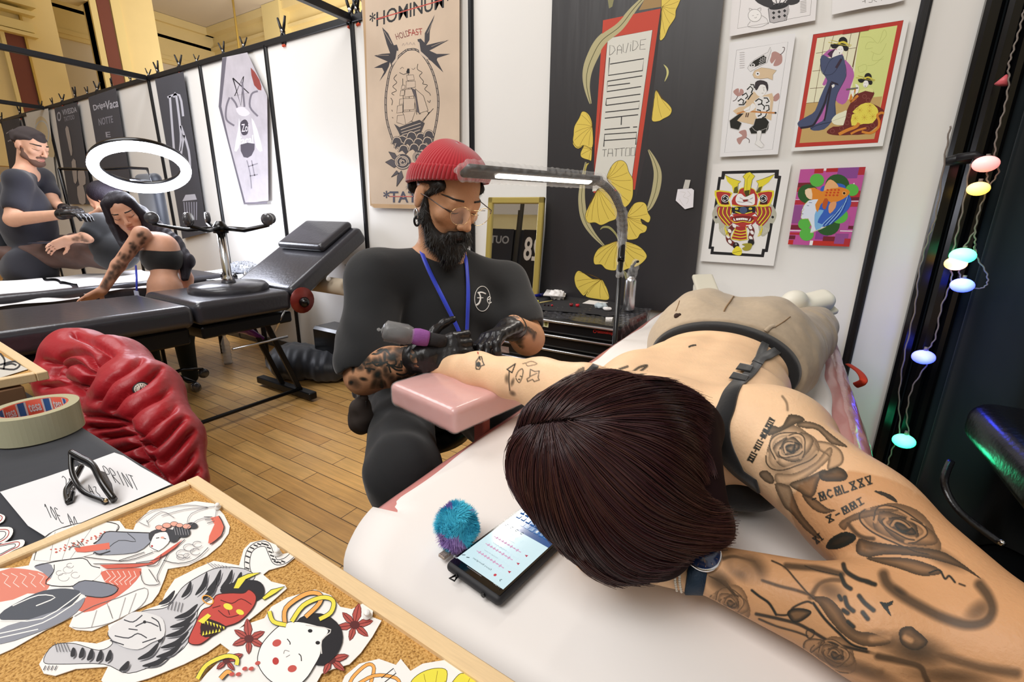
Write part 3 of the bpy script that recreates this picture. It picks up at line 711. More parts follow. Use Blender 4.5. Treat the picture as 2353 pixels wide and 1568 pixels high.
# parting groove
gv = [at(1150, 990, .50), at(1235, 975, .497), at(1300, 968, .500), at(1390, 960, .520)]
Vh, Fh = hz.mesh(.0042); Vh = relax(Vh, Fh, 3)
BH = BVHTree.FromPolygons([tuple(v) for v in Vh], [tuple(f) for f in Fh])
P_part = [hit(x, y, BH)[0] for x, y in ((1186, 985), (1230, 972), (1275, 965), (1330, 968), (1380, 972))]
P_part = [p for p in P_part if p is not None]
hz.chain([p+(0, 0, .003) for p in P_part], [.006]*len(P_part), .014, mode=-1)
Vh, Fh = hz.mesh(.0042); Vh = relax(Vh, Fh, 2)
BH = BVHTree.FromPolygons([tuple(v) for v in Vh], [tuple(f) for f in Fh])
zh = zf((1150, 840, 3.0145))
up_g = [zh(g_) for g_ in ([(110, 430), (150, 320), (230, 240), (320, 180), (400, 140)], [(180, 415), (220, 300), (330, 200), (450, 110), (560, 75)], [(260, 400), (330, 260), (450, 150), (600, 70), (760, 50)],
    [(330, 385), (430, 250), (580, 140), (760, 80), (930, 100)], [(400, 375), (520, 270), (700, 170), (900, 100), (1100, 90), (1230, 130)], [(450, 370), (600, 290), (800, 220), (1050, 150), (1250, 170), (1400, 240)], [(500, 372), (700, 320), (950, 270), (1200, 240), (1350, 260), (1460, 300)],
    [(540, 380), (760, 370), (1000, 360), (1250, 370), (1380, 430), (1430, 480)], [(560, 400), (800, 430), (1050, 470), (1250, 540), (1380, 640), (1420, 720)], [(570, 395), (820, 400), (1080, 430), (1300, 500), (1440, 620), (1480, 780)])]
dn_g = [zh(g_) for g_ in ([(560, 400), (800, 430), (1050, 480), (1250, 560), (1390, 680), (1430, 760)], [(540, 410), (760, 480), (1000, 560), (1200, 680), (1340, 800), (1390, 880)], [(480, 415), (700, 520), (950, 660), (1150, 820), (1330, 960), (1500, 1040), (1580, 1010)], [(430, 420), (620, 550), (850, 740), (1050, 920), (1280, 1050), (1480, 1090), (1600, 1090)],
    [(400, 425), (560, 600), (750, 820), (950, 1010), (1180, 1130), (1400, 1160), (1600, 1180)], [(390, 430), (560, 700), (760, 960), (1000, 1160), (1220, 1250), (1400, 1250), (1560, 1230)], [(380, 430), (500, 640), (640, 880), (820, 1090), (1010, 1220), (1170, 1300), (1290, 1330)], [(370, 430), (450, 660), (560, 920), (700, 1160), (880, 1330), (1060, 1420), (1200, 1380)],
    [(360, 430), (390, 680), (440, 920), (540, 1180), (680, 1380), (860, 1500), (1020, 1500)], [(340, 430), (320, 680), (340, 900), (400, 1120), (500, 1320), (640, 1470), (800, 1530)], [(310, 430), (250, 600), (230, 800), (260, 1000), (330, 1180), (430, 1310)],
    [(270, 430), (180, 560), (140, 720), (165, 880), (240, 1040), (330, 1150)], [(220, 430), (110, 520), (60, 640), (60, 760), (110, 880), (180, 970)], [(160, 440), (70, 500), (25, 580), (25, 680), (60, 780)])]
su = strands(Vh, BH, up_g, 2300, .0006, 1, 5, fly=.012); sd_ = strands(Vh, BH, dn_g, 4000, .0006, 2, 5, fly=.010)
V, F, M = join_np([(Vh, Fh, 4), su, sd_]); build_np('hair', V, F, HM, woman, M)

# ---------------------------------------------------------------- tattoo ink: a thin skin of pigment following the body
def ink_mat(name, col, k=.85):
    m = bpy.data.materials.new(name); m.use_nodes = True; N = m.node_tree.nodes; L = m.node_tree.links; b = N['Principled BSDF']
    b.inputs['Base Color'].default_value = srgb(col); b.inputs['Roughness'].default_value = .5
    a = N.new('ShaderNodeAttribute'); a.attribute_name = 'ink'; mu = N.new('ShaderNodeMath'); mu.operation = 'MULTIPLY'; mu.inputs[1].default_value = k
    L.new(a.outputs['Fac'], mu.inputs[0]); L.new(mu.outputs[0], b.inputs['Alpha']); return m
m_ink = ink_mat('tattoo_ink', '#1a211f', 1.0)
m_inkred = ink_mat('fresh_red_ink', '#b3202a', .8)
class Ink:
    def __init__(s, x0, y0, x1, y1, step):
        s.x = np.arange(x0, x1, step, dtype=float); s.y = np.arange(y0, y1, step, dtype=float); s.X, s.Y = np.meshgrid(s.x, s.y, indexing='ij'); s.I = np.zeros_like(s.X); s.st = step; s.fr = (0, 0, 1.)
    def tr(s, pts): ox, oy, k = s.fr; P = np.asarray(pts, float); return np.stack([ox+P[:, 0]/k, oy+P[:, 1]/k], 1)
    def _box(s, P, pad):
        i0 = max(int((P[:, 0].min()-pad-s.x[0])/s.st), 0); i1 = min(int((P[:, 0].max()+pad-s.x[0])/s.st)+2, len(s.x)); j0 = max(int((P[:, 1].min()-pad-s.y[0])/s.st), 0); j1 = min(int((P[:, 1].max()+pad-s.y[0])/s.st)+2, len(s.y))
        return (slice(i0, max(i1, i0)), slice(j0, max(j1, j0)))
    def dist(s, P, sl):
        X, Y = s.X[sl], s.Y[sl]; d = np.full(X.shape, 1e9)
        for a, b in zip(P[:-1], P[1:]):
            v = b-a; L = v@v+1e-9; t = np.clip(((X-a[0])*v[0]+(Y-a[1])*v[1])/L, 0, 1); d = np.minimum(d, np.hypot(X-a[0]-t*v[0], Y-a[1]-t*v[1]))
        return d
    def line(s, pts, w, dark=.8, soft=1.5, smooth=5, raw=False):
        P = np.asarray(pts, float) if raw else s.tr(pts)
        if smooth and len(P) > 2: P = spline(P, smooth)
        w = w/(1 if raw else s.fr[2]); sl = s._box(P, w+soft+2); 
        if s.X[sl].size == 0: return s
        v = dark*np.clip((w/2+soft-s.dist(P, sl))/(soft+.01), 0, 1); s.I[sl] = np.maximum(s.I[sl], v); return s
    def mask(s, P, sl):
        X, Y = s.X[sl], s.Y[sl]; m = np.zeros(X.shape, bool)
        for (x1, y1), (x2, y2) in zip(P, np.roll(P, -1, 0)):
            c = ((y1 > Y) != (y2 > Y)) & (X < (x2-x1)*(Y-y1)/(y2-y1+1e-12)+x1); m ^= c
        return m
    def blob(s, pts, dark=.6, soft=8, edge=0.0, lo=0.0, smooth=4):
        """dark toward the outline, fading to lo inside within soft"""
        P = s.tr(pts); P = spline(P, smooth, True) if smooth else P; soft = soft/s.fr[2]; sl = s._box(P, 2)
        if s.X[sl].size == 0: return s
        m = s.mask(P, sl); d = s.dist(np.vstack([P, P[:1]]), sl)
        v = np.where(m, dark*np.clip(1-d/soft, 0, 1)+lo*np.clip(d/soft, 0, 1), 0); s.I[sl] = np.maximum(s.I[sl], v)
        if edge: s.I[sl] = np.maximum(s.I[sl], edge*np.clip(1.6-d, 0, 1))
        return s
    def shade(s, c, r, dark=.5, ry=None, rot=0, p=1.5):
        c = s.tr([c])[0]; r = r/s.fr[2]; ry = (ry/s.fr[2]) if ry else r; X, Y = s.X-c[0], s.Y-c[1]; u = (X*math.cos(rot)+Y*math.sin(rot))/r; v = (-X*math.sin(rot)+Y*math.cos(rot))/ry
        s.I = np.maximum(s.I, dark*np.clip(1-(u*u+v*v), 0, 1)**p); return s
    def light(s, pts, w, k=.8, soft=3, smooth=5):
        P = s.tr(pts); P = spline(P, smooth) if len(P) > 2 and smooth else P; w = w/s.fr[2]; sl = s._box(P, w+soft+2)
        if s.X[sl].size == 0: return s
        s.I[sl] *= 1-k*np.clip((w/2+soft-s.dist(P, sl))/soft, 0, 1); return s
    def build(s, name, m, parent, bvh, lift=.00035):
        s.I = np.clip(s.I*1.22, 0, 1); s.I[s.I < .02] = 0; need = s.I > 0; nd = need.copy()
        nd[1:] |= need[:-1]; nd[:-1] |= need[1:]; nd[:, 1:] |= nd[:, :-1]; nd[:, :-1] |= nd[:, 1:]
        idx = -np.ones(s.I.shape, int); V = []; dp = []; I = []
        o = Vector(_C)
        for i, j in np.argwhere(nd):
            r = ray(s.X[i, j], s.Y[i, j]); h_ = bvh.ray_cast(o, Vector(r/np.linalg.norm(r)))
            if h_[0] is None: continue
            nn = np.array(h_[1]); 
            if abs(nn@(r/np.linalg.norm(r))) < .16: continue
            idx[i, j] = len(V); V.append(np.array(h_[0])+nn*lift); dp.append(h_[3]); I.append(s.I[i, j])
        if not V: return None
        a, b, c_, d = idx[:-1, :-1], idx[1:, :-1], idx[1:, 1:], idx[:-1, 1:]; dp = np.array(dp); I = np.array(I)
        Q = np.stack([a, d, c_, b], -1).reshape(-1, 4); Q = Q[(Q >= 0).all(1)]; D = dp[Q]; Q = Q[(D.max(1)-D.min(1)) < .012]; Q = Q[I[Q].max(1) > 0]
        V = np.array(V)
        if len(Q) == 0: return None
        n0 = np.cross(V[Q[0][1]]-V[Q[0][0]], V[Q[0][2]]-V[Q[0][0]])
        if n0@(V[Q[0][0]]-_C) > 0: Q = Q[:, ::-1]
        return build_np(name, V, Q, m, parent, attrs={'ink': I})
def rose(I, c, r, rot=0, sq=.8, dark=.6):
    """spiralling petals, dark in the folds and pale at the lips"""
    cr, sr = math.cos(rot), math.sin(rot)
    def E(rad, a): x, y = rad*math.cos(a), rad*math.sin(a)*sq; return (c[0]+x*cr-y*sr, c[1]+x*sr+y*cr)
    for k, rr in enumerate((1.0, .80, .62, .46, .32, .20)):
        a0 = k*2.1; I.blob([E(r*rr*(1+.13*math.sin(3*a+k*1.9)), a) for a in np.linspace(0, 6.28, 14)[:-1]], dark*(.75+.12*k), r*.20*(1 if k else 1.6), lo=dark*.18)
    for k, rr in enumerate((.93, .74, .56, .40, .26)):
        a0 = k*2.1+.6; I.light([E(r*rr*(1+.12*math.sin(3*a+k*1.9)), a) for a in np.linspace(a0, a0+2.7, 9)], r*.055, .75, 2.5)
        I.line([E(r*(rr+.05)*(1+.12*math.sin(3*a+k*1.9)), a) for a in np.linspace(a0+.1, a0+2.6, 9)], r*.02, dark*1.05, 1.6)
ik = Ink(1600, 900, 2360, 1575, 1.6)
ik.fr = (1640, 880, 4.126)
rose(ik, (730, 620), 255, -.35, .80, .62)
ik.blob([(520, 500), (515, 430), (560, 405), (640, 420), (700, 320), (740, 300), (830, 320), (860, 360), (760, 400), (640, 460)], .62, 60, lo=.4)
ik.blob([(600, 860), (760, 860), (960, 760), (1060, 640), (1120, 620), (1100, 720), (940, 860), (780, 960), (640, 980), (580, 920)], .45, 40, lo=.12)
ik.blob([(780, 400), (870, 365), (1000, 400), (1090, 470), (1180, 540), (1270, 610), (1150, 590), (1090, 560), (980, 450), (850, 430)], .6, 35, lo=.3)
ik.blob([(960, 560), (1090, 570), (1200, 640), (1230, 730), (1190, 790), (1080, 820), (1090, 700), (1000, 640)], .5, 26, lo=.12, edge=.3)
ik.blob([(1080, 830), (1170, 800), (1240, 830), (1270, 890), (1230, 930), (1120, 940), (1020, 920), (1000, 850)], .68, 60, lo=.42)
ik.blob([(720, 960), (880, 900), (1060, 820), (1000, 930), (960, 1060), (900, 1090), (820, 1040)], .6, 50, lo=.28)
ik.blob([(430, 860), (500, 830), (570, 900), (560, 960), (480, 930)], .6, 30, lo=.4)
ik.blob([(580, 960), (720, 980), (760, 1080), (840, 1250), (980, 1420), (1000, 1480), (880, 1400), (740, 1240), (660, 1160)], .55, 40, lo=.28)
ik.blob([(840, 1060), (960, 1100), (1080, 1190), (1160, 1210), (1040, 1240), (920, 1180)], .6, 30, lo=.35)
ik.shade((640, 820), 230, .30, 120, .5); ik.shade((870, 720), 260, .28, 160, -.6); ik.shade((700, 1100), 120, .3)
ik.blob([(1520, 1030), (1600, 1035), (1700, 1080), (1740, 1140), (1620, 1080)], .7, 30, lo=.6)
ik.line([(650, 130), (690, 190), (700, 260)], 10, .35, 3)
def roman(txt, a, b, h, dark=.85, w=7, up=None):
    a = np.array(a, float); b = np.array(b, float); n = len(txt); r = (b-a)/n; u = np.array(up if up is not None else (-r[1], r[0])); u = u/np.linalg.norm(u)*h
    for st in strokes(txt, a-u*.5, r*.9, u, 1/.9): ik.line(st, w, dark, 1.1, 0)
    for i, ch in enumerate(txt):     # serifs
        if ch in 'IVXM':
            for f in (0, 1): p = a-u*.5+r*(i+.3)+u*f; ik.line([p-r*.28, p+r*.28], w*.7, dark*.9, 1, 0)
roman('XXII-VIII-MCMLXXIV', (345, 745), (560, 335), 52, .8, 7); 
ik.I *= 1
ik.line([(0, 0), (1, 1)], 1, 0)
roman('-MCMLXXV', (930, 1110), (1520, 910), 74, .85, 9); roman('X-MMI', (1080, 1300), (1440, 1100), 62, .85, 9)
roman('XI', (960, 1500), (1040, 1440), 66, .8, 9)
ik.fr = (1580, 1160, 3.044)
rose(ik, (1500, 160), 300, .42, .46, .6)
ik.blob([(1060, 130), (1180, 60), (1330, 30), (1480, 40), (1300, 80), (1150, 120), (1100, 180)], .5, 40, lo=.25)
ik.blob([(970, 300), (1000, 240), (1080, 195), (1150, 200), (1180, 240), (1110, 290), (1030, 312)], .8, 40, lo=.66)
ik.blob([(1200, 240), (1290, 260), (1500, 290), (1750, 320), (1900, 400), (2050, 520), (1900, 440), (1650, 370), (1400, 350), (1260, 370), (1180, 330)], .62, 50, lo=.3)
ik.line([(1120, 130), (1180, 200), (1230, 230), (1300, 240)], 14, .5, 5); ik.shade((1290, 300), 150, .45, 60, .2); ik.shade((1760, 360), 260, .4, 70, .5)
ik.blob([(1250, 380), (1400, 370), (1560, 380), (1720, 430), (1780, 480), (1640, 500), (1480, 450)], .6, 40, lo=.3)
ik.line([(1690, 480), (1760, 460), (1800, 520), (1830, 500), (1870, 545)], 7, .75, 2); ik.line([(1900, 555), (1940, 570)], 6, .6, 2)
# the forearm: swallows, stems, blossoms and a drifting shadow
ik.line([(1370, 490), (1400, 560), (1500, 640), (1640, 720), (1780, 790), (1950, 840), (2080, 820), (2130, 740), (2100, 640), (2040, 560)], 34, .5, 12)
ik.shade((1480, 610), 170, .6, 45, .6); ik.shade((2040, 740), 160, .38, 90, -.6)
ik.blob([(1340, 680), (1390, 690), (1440, 672), (1430, 700), (1400, 715), (1425, 785), (1375, 730)], .85, 14, lo=.8, smooth=0)
for q in ([(1090, 420), (1110, 470), (1190, 520), (1260, 540), (1290, 555)], [(1070, 490), (1100, 560), (1140, 590)], [(1200, 640), (1240, 690), (1300, 740)], [(1100, 650), (1120, 710), (1160, 745)], [(1225, 755), (1260, 800)], [(1060, 640), (1075, 665)], [(1090, 740), (1120, 760)], [(1120, 820), (1160, 855)], [(1250, 540), (1310, 560)]): ik.line(q, 18, .72, 4)
ik.line([(860, 650), (920, 560), (1000, 530), (1080, 530)], 16, .4, 6); ik.shade((1000, 600), 150, .35, 80, .5)
ik.blob([(870, 650), (920, 700), (990, 800), (1080, 900), (1200, 980), (1330, 990), (1420, 960), (1300, 900), (1180, 880), (1110, 800), (1060, 720), (980, 650)], .55, 70, lo=.22)
ik.line([(880, 690), (960, 800), (1060, 900), (1150, 980), (1250, 1010)], 8, .75, 3)
ik.line([(590, 395), (680, 440), (760, 530), (850, 630), (890, 660)], 6, .6, 2); ik.line([(520, 530), (640, 570), (760, 600), (880, 640)], 9, .5, 4)
ik.line([(450, 600), (500, 640), (570, 690), (620, 770)], 9, .75, 2.5); ik.line([(480, 765), (600, 790), (760, 830), (860, 880), (1000, 960), (1130, 1000), (1300, 1040), (1420, 1080)], 13, .65, 3)
ik.line([(500, 800), (620, 850), (760, 890), (840, 920)], 8, .6, 2); ik.line([(620, 770), (700, 770), (740, 720), (830, 680), (870, 690)], 8, .65, 2)
ik.blob([(700, 760), (740, 730), (810, 730), (865, 755), (800, 810), (740, 820)], .75, 30, lo=.35, edge=.7); ik.blob([(830, 890), (860, 870), (890, 890), (870, 930), (840, 930)], .6, 9, lo=.1, edge=.7)
ik.blob([(580, 880), (620, 910), (680, 960), (640, 955), (600, 920)], .8, 20, lo=.7)
rose(ik, (300, 690), 150, .35, .8, .5); rose(ik, (1030, 1050), 165, .4, .7, .55)
ik.blob([(810, 1000), (830, 950), (900, 940), (960, 960), (900, 1010), (850, 1040)], .5, 14, lo=.1, edge=.6)
ik.shade((420, 440), 190, .58, 130, .3); ik.light([(350, 420), (420, 450), (460, 520)], 50, .6, 14); ik.shade((230, 540), 150, .5, 90, .6)
for k in range(9): ik.line([(150+k*14, 500+k*4), (250+k*12, 560+k*10), (330+k*3, 640)], 3, .55, 1.5)
ik.line([(250, 380), (330, 365), (470, 400)], 12, .45, 5); ik.line([(690, 430), (800, 440), (920, 450), (1080, 490)], 22, .5, 7); ik.line([(820, 430), (900, 460), (1080, 500)], 6, .65, 2)
ik.shade((1600, 1020), 330, .52, 150, .25); ik.shade((1400, 960), 200, .42, 90, .3); ik.blob([(1480, 880), (1550, 850), (1600, 880), (1680, 960), (1600, 1020), (1500, 980)], .65, 40, lo=.4)
ik.light([(1290, 940), (1400, 930)], 22, .6, 8); ik.light([(1520, 930), (1560, 950)], 20, .8, 6); ik.light([(1290, 1040), (1420, 1070)], 24, .6, 8)
ik.line([(1330, 1060), (1480, 1090), (1620, 1130), (1660, 1200), (1680, 1240)], 26, .5, 8); ik.line([(1650, 1020), (1850, 1080), (2050, 1140), (2300, 1180)], 26, .40, 14); ik.shade((1850, 1200), 420, .42, 90, .1)
ik.shade((1250, 1160), 300, .40, 70, .35); ik.line([(900, 1060), (1100, 1130), (1350, 1180)], 30, .35, 12)
ik.build('tattoo', m_ink, body_c, BV)
il = Ink(1030, 785, 1330, 925, 1.6); il.fr = (1030, 760, 7.84); il.line([(500, 690), (500, 560), (560, 480), (600, 470), (620, 560), (650, 620), (590, 640), (560, 700), (500, 690)], 9, .75, 1, 0).shade((545, 610), 45, 1.0, 55, 0, .6).line([(560, 470), (575, 530)], 14, .7, 1); il.build('tattoo', m_ink, body_c, BV)
il = Ink(1030, 785, 1330, 925, 1.6); il.fr = (1030, 760, 7.84); il.line([(1060, 700), (1210, 600), (1150, 760), (1060, 700)], 10, .8, 1, 0).line([(1100, 740), (1095, 900), (1110, 1080)], 10, .6, 1.5).shade((1060, 870), 60, .45, 120).shade((1160, 930), 45, .5, 110, .3).shade((1160, 1130), 90, .5, 60, .6); il.build('tattoo', m_ink, body_c, BV)
il = Ink(1030, 785, 1330, 925, 1.6); il.fr = (1030, 760, 7.84); il.line([(1220, 830), (1260, 740), (1330, 690), (1350, 740), (1330, 850), (1280, 940), (1220, 860), (1220, 830)], 8, .6, 1, 4).line([(1300, 820), (1320, 830)], 12, .6, 1).line([(1270, 880), (1290, 880)], 12, .6, 1); il.build('tattoo', m_ink, body_c, BV)
il = Ink(1030, 785, 1330, 925, 1.6); il.fr = (1030, 760, 7.84); il.line([(1480, 700), (1560, 740), (1640, 730), (1620, 850), (1640, 890), (1550, 920), (1520, 880), (1430, 920), (1420, 870), (1470, 840), (1480, 700)], 9, .55, 1, 0).line([(1470, 830), (1600, 770)], 8, .5, 1); il.build('tattoo', m_ink, body_c, BV)
il = Ink(1030, 785, 1330, 925, 1.6); il.fr = (1030, 760, 7.84); il.line([(1340, 600), (1420, 580), (1500, 555), (1600, 600), (1500, 630), (1430, 640), (1400, 600)], 7, .45, 1, 3); il.build('tattoo', m_ink, body_c, BV)
ib = Ink(1290, 815, 1620, 905, 2.0); ib.fr = (1150, 600, 2.45)
ib.blob([(400, 660), (440, 610), (475, 600), (455, 650), (415, 680)], .5, 20, lo=.4)
ib.build('tattoo', m_ink, body_c, BV); ib = Ink(1400, 815, 1620, 905, 2.0); ib.fr = (1150, 600, 2.45)
for q in ([(740, 630), (780, 600), (825, 590), (790, 620)], [(670, 610), (715, 595)], [(760, 650), (830, 625)]): ib.line(q, 9, .6, 1.5)
ib.build('tattoo', m_ink, body_c, BV)
im = Ink(1560, 760, 1640, 810, 1.5); im.fr = (1150, 600, 2.45); im.line([(1062, 484), (1075, 478), (1098, 474)], 6, .8, 1); im.build('mole', m_ink, body_c, BV)
ir = Ink(1060, 785, 1180, 830, 1.5); ir.fr = (1030, 760, 7.84); ir.line([(380, 320), (470, 330), (600, 350), (700, 330)], 12, .8, 1.5).line([(540, 420), (530, 380), (560, 350)], 12, .95, 1).line([(440, 320), (520, 310), (600, 320)], 8, .8, 1); ir.build('fresh_tattoo', m_inkred, body_c, BV)

# ---------------------------------------------------------------- wristwatch and bead bracelets
def band_on(pix, width, th=.002, lift=.001, n=10):
    return drape(pix, width, BV, lift, th, n)
m_navy = mat('navy_mesh', '#1e3144', rough=.5, metal=.3, bump=.0006, bscale=500); m_blue = mat('watch_dial', '#1c2c52', rough=.2, coat=1.0); m_chrome = mat('chrome', '#d8d8da', rough=.15, metal=1.0)
watch = thing('wristwatch', 'round blue-dial wristwatch on navy mesh strap at the tattooed wrist', 'watch', at(1617, 1275, .5)); watch.parent = woman
watch.location = Vector(at(1617, 1275, .5))-woman.location
for kk in ('label', 'category'): del watch[kk]
watch['label'] = 'navy mesh strap and round blue dial'
g = band_on([(1612, 1268), (1603, 1310), (1596, 1350), (1588, 1390), (1582, 1420)], .021); build('strap', g, m_navy, watch)
p, n_ = hit(1617, 1277)
if p is None: p, n_ = hit(1610, 1300)
n_ = np.array((-.10, -.55, .83)); n_ /= np.linalg.norm(n_)
g = G(); g.lathe([(.0185, 0), (.0205, .002), (.0205, .006), (.0185, .0075)], p+n_*.001, n_, 40); build('case', g, m_chrome, watch)
g = G(); g.lathe([(.0183, 0), (.0183, .0003)], p+n_*.0088, n_, 40); build('dial', g, m_blue, watch)
a = np.cross(n_, (0, 0, 1)); a /= np.linalg.norm(a); b_ = np.cross(n_, a); g = G(); q0 = p+n_*.0093
for k in range(12): d = a*math.cos(k*math.pi/6)+b_*math.sin(k*math.pi/6); g.tube([q0+d*.0135, q0+d*.0165], .00025, 4)
g.tube([q0, q0+a*.009+b_*.004], .0003, 4); g.tube([q0, q0-a*.006+b_*.010], .0003, 4); build('hands', g, mat('rose_gold', '#c79a7a', rough=.3, metal=1), watch)
g = G()
q1, q2 = p+np.array(at(1596, 1305, .5)-at(1617, 1277, .5)), p+np.array(at(1640, 1315, .5)-at(1617, 1277, .5))
g.tube([q1+n_*.004, q2+n_*.004, q2+(q2-q1)*-.0+n_*.002+b_*.0], .0011, 6)
build('lug_bar', g, m_chrome, watch)
m_bead = mat('pearl_bead', '#e6ddd0', rough=.25, coat=.5)
for ox in (0, 10):
    g = G(); S = spline([(1557+ox, 1283), (1553+ox, 1310), (1552+ox, 1335), (1556+ox, 1358)], 5)
    for x, y in S:
        p_, m_ = hit(x, y)
        if p_ is not None: g.ball(p_+m_*.0012, .0017, 8, 5)
    if g.v: build('bead_bracelet', g, m_bead, woman)
# ================================================================ the tattoo artist
def frame(f, u, roll=0.0):
    f = np.array(f, float); f /= np.linalg.norm(f); u = np.array(u, float); u -= f*(u@f); u /= np.linalg.norm(u); l = np.cross(u, f)
    if roll: u, l = u*math.cos(roll)+l*math.sin(roll), l*math.cos(roll)-u*math.sin(roll)
    return f, u, l
def head(c, O, f, u, l, s=1.0, fem=False, k=.012, eyes=True):
    """skull, face, ears blended into a body; forward f, up u, left l"""
    O = np.array(O, float); A = np.array([l, f, u]); P = lambda x, y, z: O+(l*x+f*y+u*z)*s
    c.ell(P(0, -.012, .038), (.077*s, .097*s, .086*s), A, k=.02)
    c.ell(P(0, .030, -.030), (.060*s, .058*s, .086*s), A, k=.03)
    j = .043 if fem else .052
    for x in (-1, 1):
        c.cone(P(x*j, .012, -.052), .024*s, P(x*.016, .070, -.098), .019*s, .02)
        c.ell(P(x*.044, .060, -.018), (.022*s, .02*s, .02*s), A, k=.015)
        c.ell(P(x*.080, -.008, -.004), (.007*s, .020*s, .032*s), A, k=.006)
        c.ell(P(x*.032, .094, .010), (.017*s, .015*s, .012*s), A, k=.010, mode=-1)
        c.ell(P(x*.031, .078, .009), (.0135*s,)*3, k=.003)
        c.cone(P(x*.020, .084, .012), .006*s, P(x*.043, .076, .011), .005*s, .005)      # lid
    c.cone(P(-.036, .078, .027), .011*s, P(.036, .078, .027), .011*s, .014)
    c.ell(P(0, .074, -.100), (.020*s, .017*s, .016*s), A, k=.012)
    c.cone(P(0, .088, .018), .0085*s, P(0, .112, -.026), .0115*s, .010)
    for x in (-1, 1): c.ell(P(x*.0125, .100, -.031), (.0095*s,)*3, k=.006)
    c.cone(P(-.019, .085, -.058), .0062*s, P(.019, .085, -.058), .0062*s, .006).cone(P(0, .091, -.056), .0055*s, P(0, .091, -.057), .0055*s, .005)
    c.cone(P(-.015, .087, -.070), .0075*s, P(.015, .087, -.070), .0075*s, .006)
    c.cone(P(-.022, .095, -.0635), .0022*s, P(.022, .095, -.0635), .0022*s, .003, mode=-1)
    return P
def sph_cast(bvh, o, d, far=.135):
    """surface point seen from outside when looking at o along -d"""
    d = np.array(d, float); d /= np.linalg.norm(d); h_ = bvh.ray_cast(Vector(o+d*far), Vector(-d)); return (np.array(h_[0]), np.array(h_[1])) if h_[0] is not None else (None, None)
def band_pts(P, N, width, lift=.0006, th=.0015):
    g = G(); P = np.array(P)+np.array(N)*lift; N = np.array(N); T = np.gradient(P, axis=0); T /= np.linalg.norm(T, axis=1)[:, None]; B = np.cross(T, N); B /= np.linalg.norm(B, axis=1)[:, None]
    w = np.interp(np.linspace(0, 1, len(P)), np.linspace(0, 1, len(width)), width); vs = []
    for i in range(len(P)):
        for a, t in ((-.5, 0), (-.3, 1), (.3, 1), (.5, 0)): vs.append(P[i]+B[i]*w[i]*a+N[i]*th*t)
    k = len(P); g.add(vs, [(i*4+j, i*4+(j+1) % 4, (i+1)*4+(j+1) % 4, (i+1)*4+j) for i in range(k-1) for j in range(4)]+[(3, 2, 1, 0), tuple((k-1)*4+j for j in range(4))], True); return g
def face_marks(bv, P, l, f, u, person, brow, lip, lash=True, bw=.009, s=1.0):
    """eyebrows, closed lids' lashes and lips follow the face"""
    def on(pts):
        pp = []; nn = []
        for x, y, z in pts:
            p, n = sph_cast(bv, P(x, .0, z), f+l*x*3)
            if p is not None: pp.append(p); nn.append(n)
        return pp, nn
    for sx in (-1, 1):
        pp, nn = on([(sx*x, 0, z) for x, z in zip(np.linspace(.013, .052, 8), .034-.003*np.linspace(0, 1, 8)+.003*np.sin(np.linspace(.3, 2.6, 8)))])
        if len(pp) > 3: build('eyebrow', band_pts(pp, nn, [bw*s, bw*1.1*s, bw*.4*s], .0004, .0016), brow, person)
        if lash:
            pp, nn = on([(sx*x, 0, z) for x, z in zip(np.linspace(.018, .046, 8), .0045-.0035*np.sin(np.linspace(.1, 3.0, 8)))])
            if len(pp) > 3: build('eyelashes', band_pts(pp, nn, [.0015*s, .003*s, .002*s], .0006, .001), brow, person)
    if lip:
        for z, w in ((-.0585, .0065), (-.0690, .0085)):
            pp, nn = on([(x, 0, z-.0015*math.cos(x*120)) for x in np.linspace(-.021, .021, 9)])
            if len(pp) > 3: build('lip', band_pts(pp, nn, [.001*s, w*s, w*s, w*s, .001*s], .0002, .0008), lip, person)
m_skin_a = skin_mat('skin_tan', '#c18f6c'); m_tee = mat('black_tee', '#1a1b1d', rough=.9, sheen=.2, bump=.0015, bscale=16); m_jean = mat('black_denim', '#1b1c1e', rough=.9, sheen=.15, bump=.002, bscale=14)
m_glove = mat('black_nitrile', '#1c1a1b', rough=.32, spec=.5, bump=.0008, bscale=120); m_hairblk = mat('hair_black', '#17120f', rough=.5)
artist = thing('person', 'seated man in a red beanie and gold glasses tattooing the outstretched arm', 'person', (-.95, 1.05, 0))
hf, hu, hl = frame((.852, -.232, -.469), (.2, -.05, 1), .02)
HO = np.array((-.838, 1.036, 1.300)); aSR = np.array((-1.005, .915, 1.085)); aSL = np.array((-.785, 1.265, 1.035)); NB = np.array((-.915, 1.10, 1.115))
aER = at(838, 862, 1.20); aWR = at(962, 822, 1.085); aEL = at(1212, 778, 1.42); aWL = at(1178, 752, 1.235)
PEL = np.array((-1.02, 1.10, .66))
c = SDF(); sd = (aSL-aSR)/np.linalg.norm(aSL-aSR); tf = np.cross(sd, (0, 0, 1)); tf /= np.linalg.norm(tf); ta = np.array([sd, tf, np.cross(sd, tf)])
c.ell((aSR+aSL)/2+np.array((0, 0, -.12))-tf*.02, (.19, .115, .20), ta, k=.05).ell((PEL+NB)/2+(0, 0, -.10)-tf*-.0, (.17, .125, .22), ta, k=.05).ell(PEL, (.18, .13, .12), ta, k=.05)
c.cone(NB+(0, 0, -.03), .062, HO-hu*.06-hf*.02, .056, .03).cone(NB, .06, aSR+(0, 0, -.01), .058, .04).cone(NB, .06, aSL+(0, 0, -.01), .058, .04)
aP = head(c, HO, hf, hu, hl, 1.04)
c.cone(aSR, .062, aER, .046, .03).cone(aER, .052, aER*.5+aWR*.5, .048, .02).cone(aER*.5+aWR*.5, .048, aWR, .032, .02)
c.cone(aSL, .062, aEL, .048, .03).cone(aEL, .052, aWL, .034, .02)
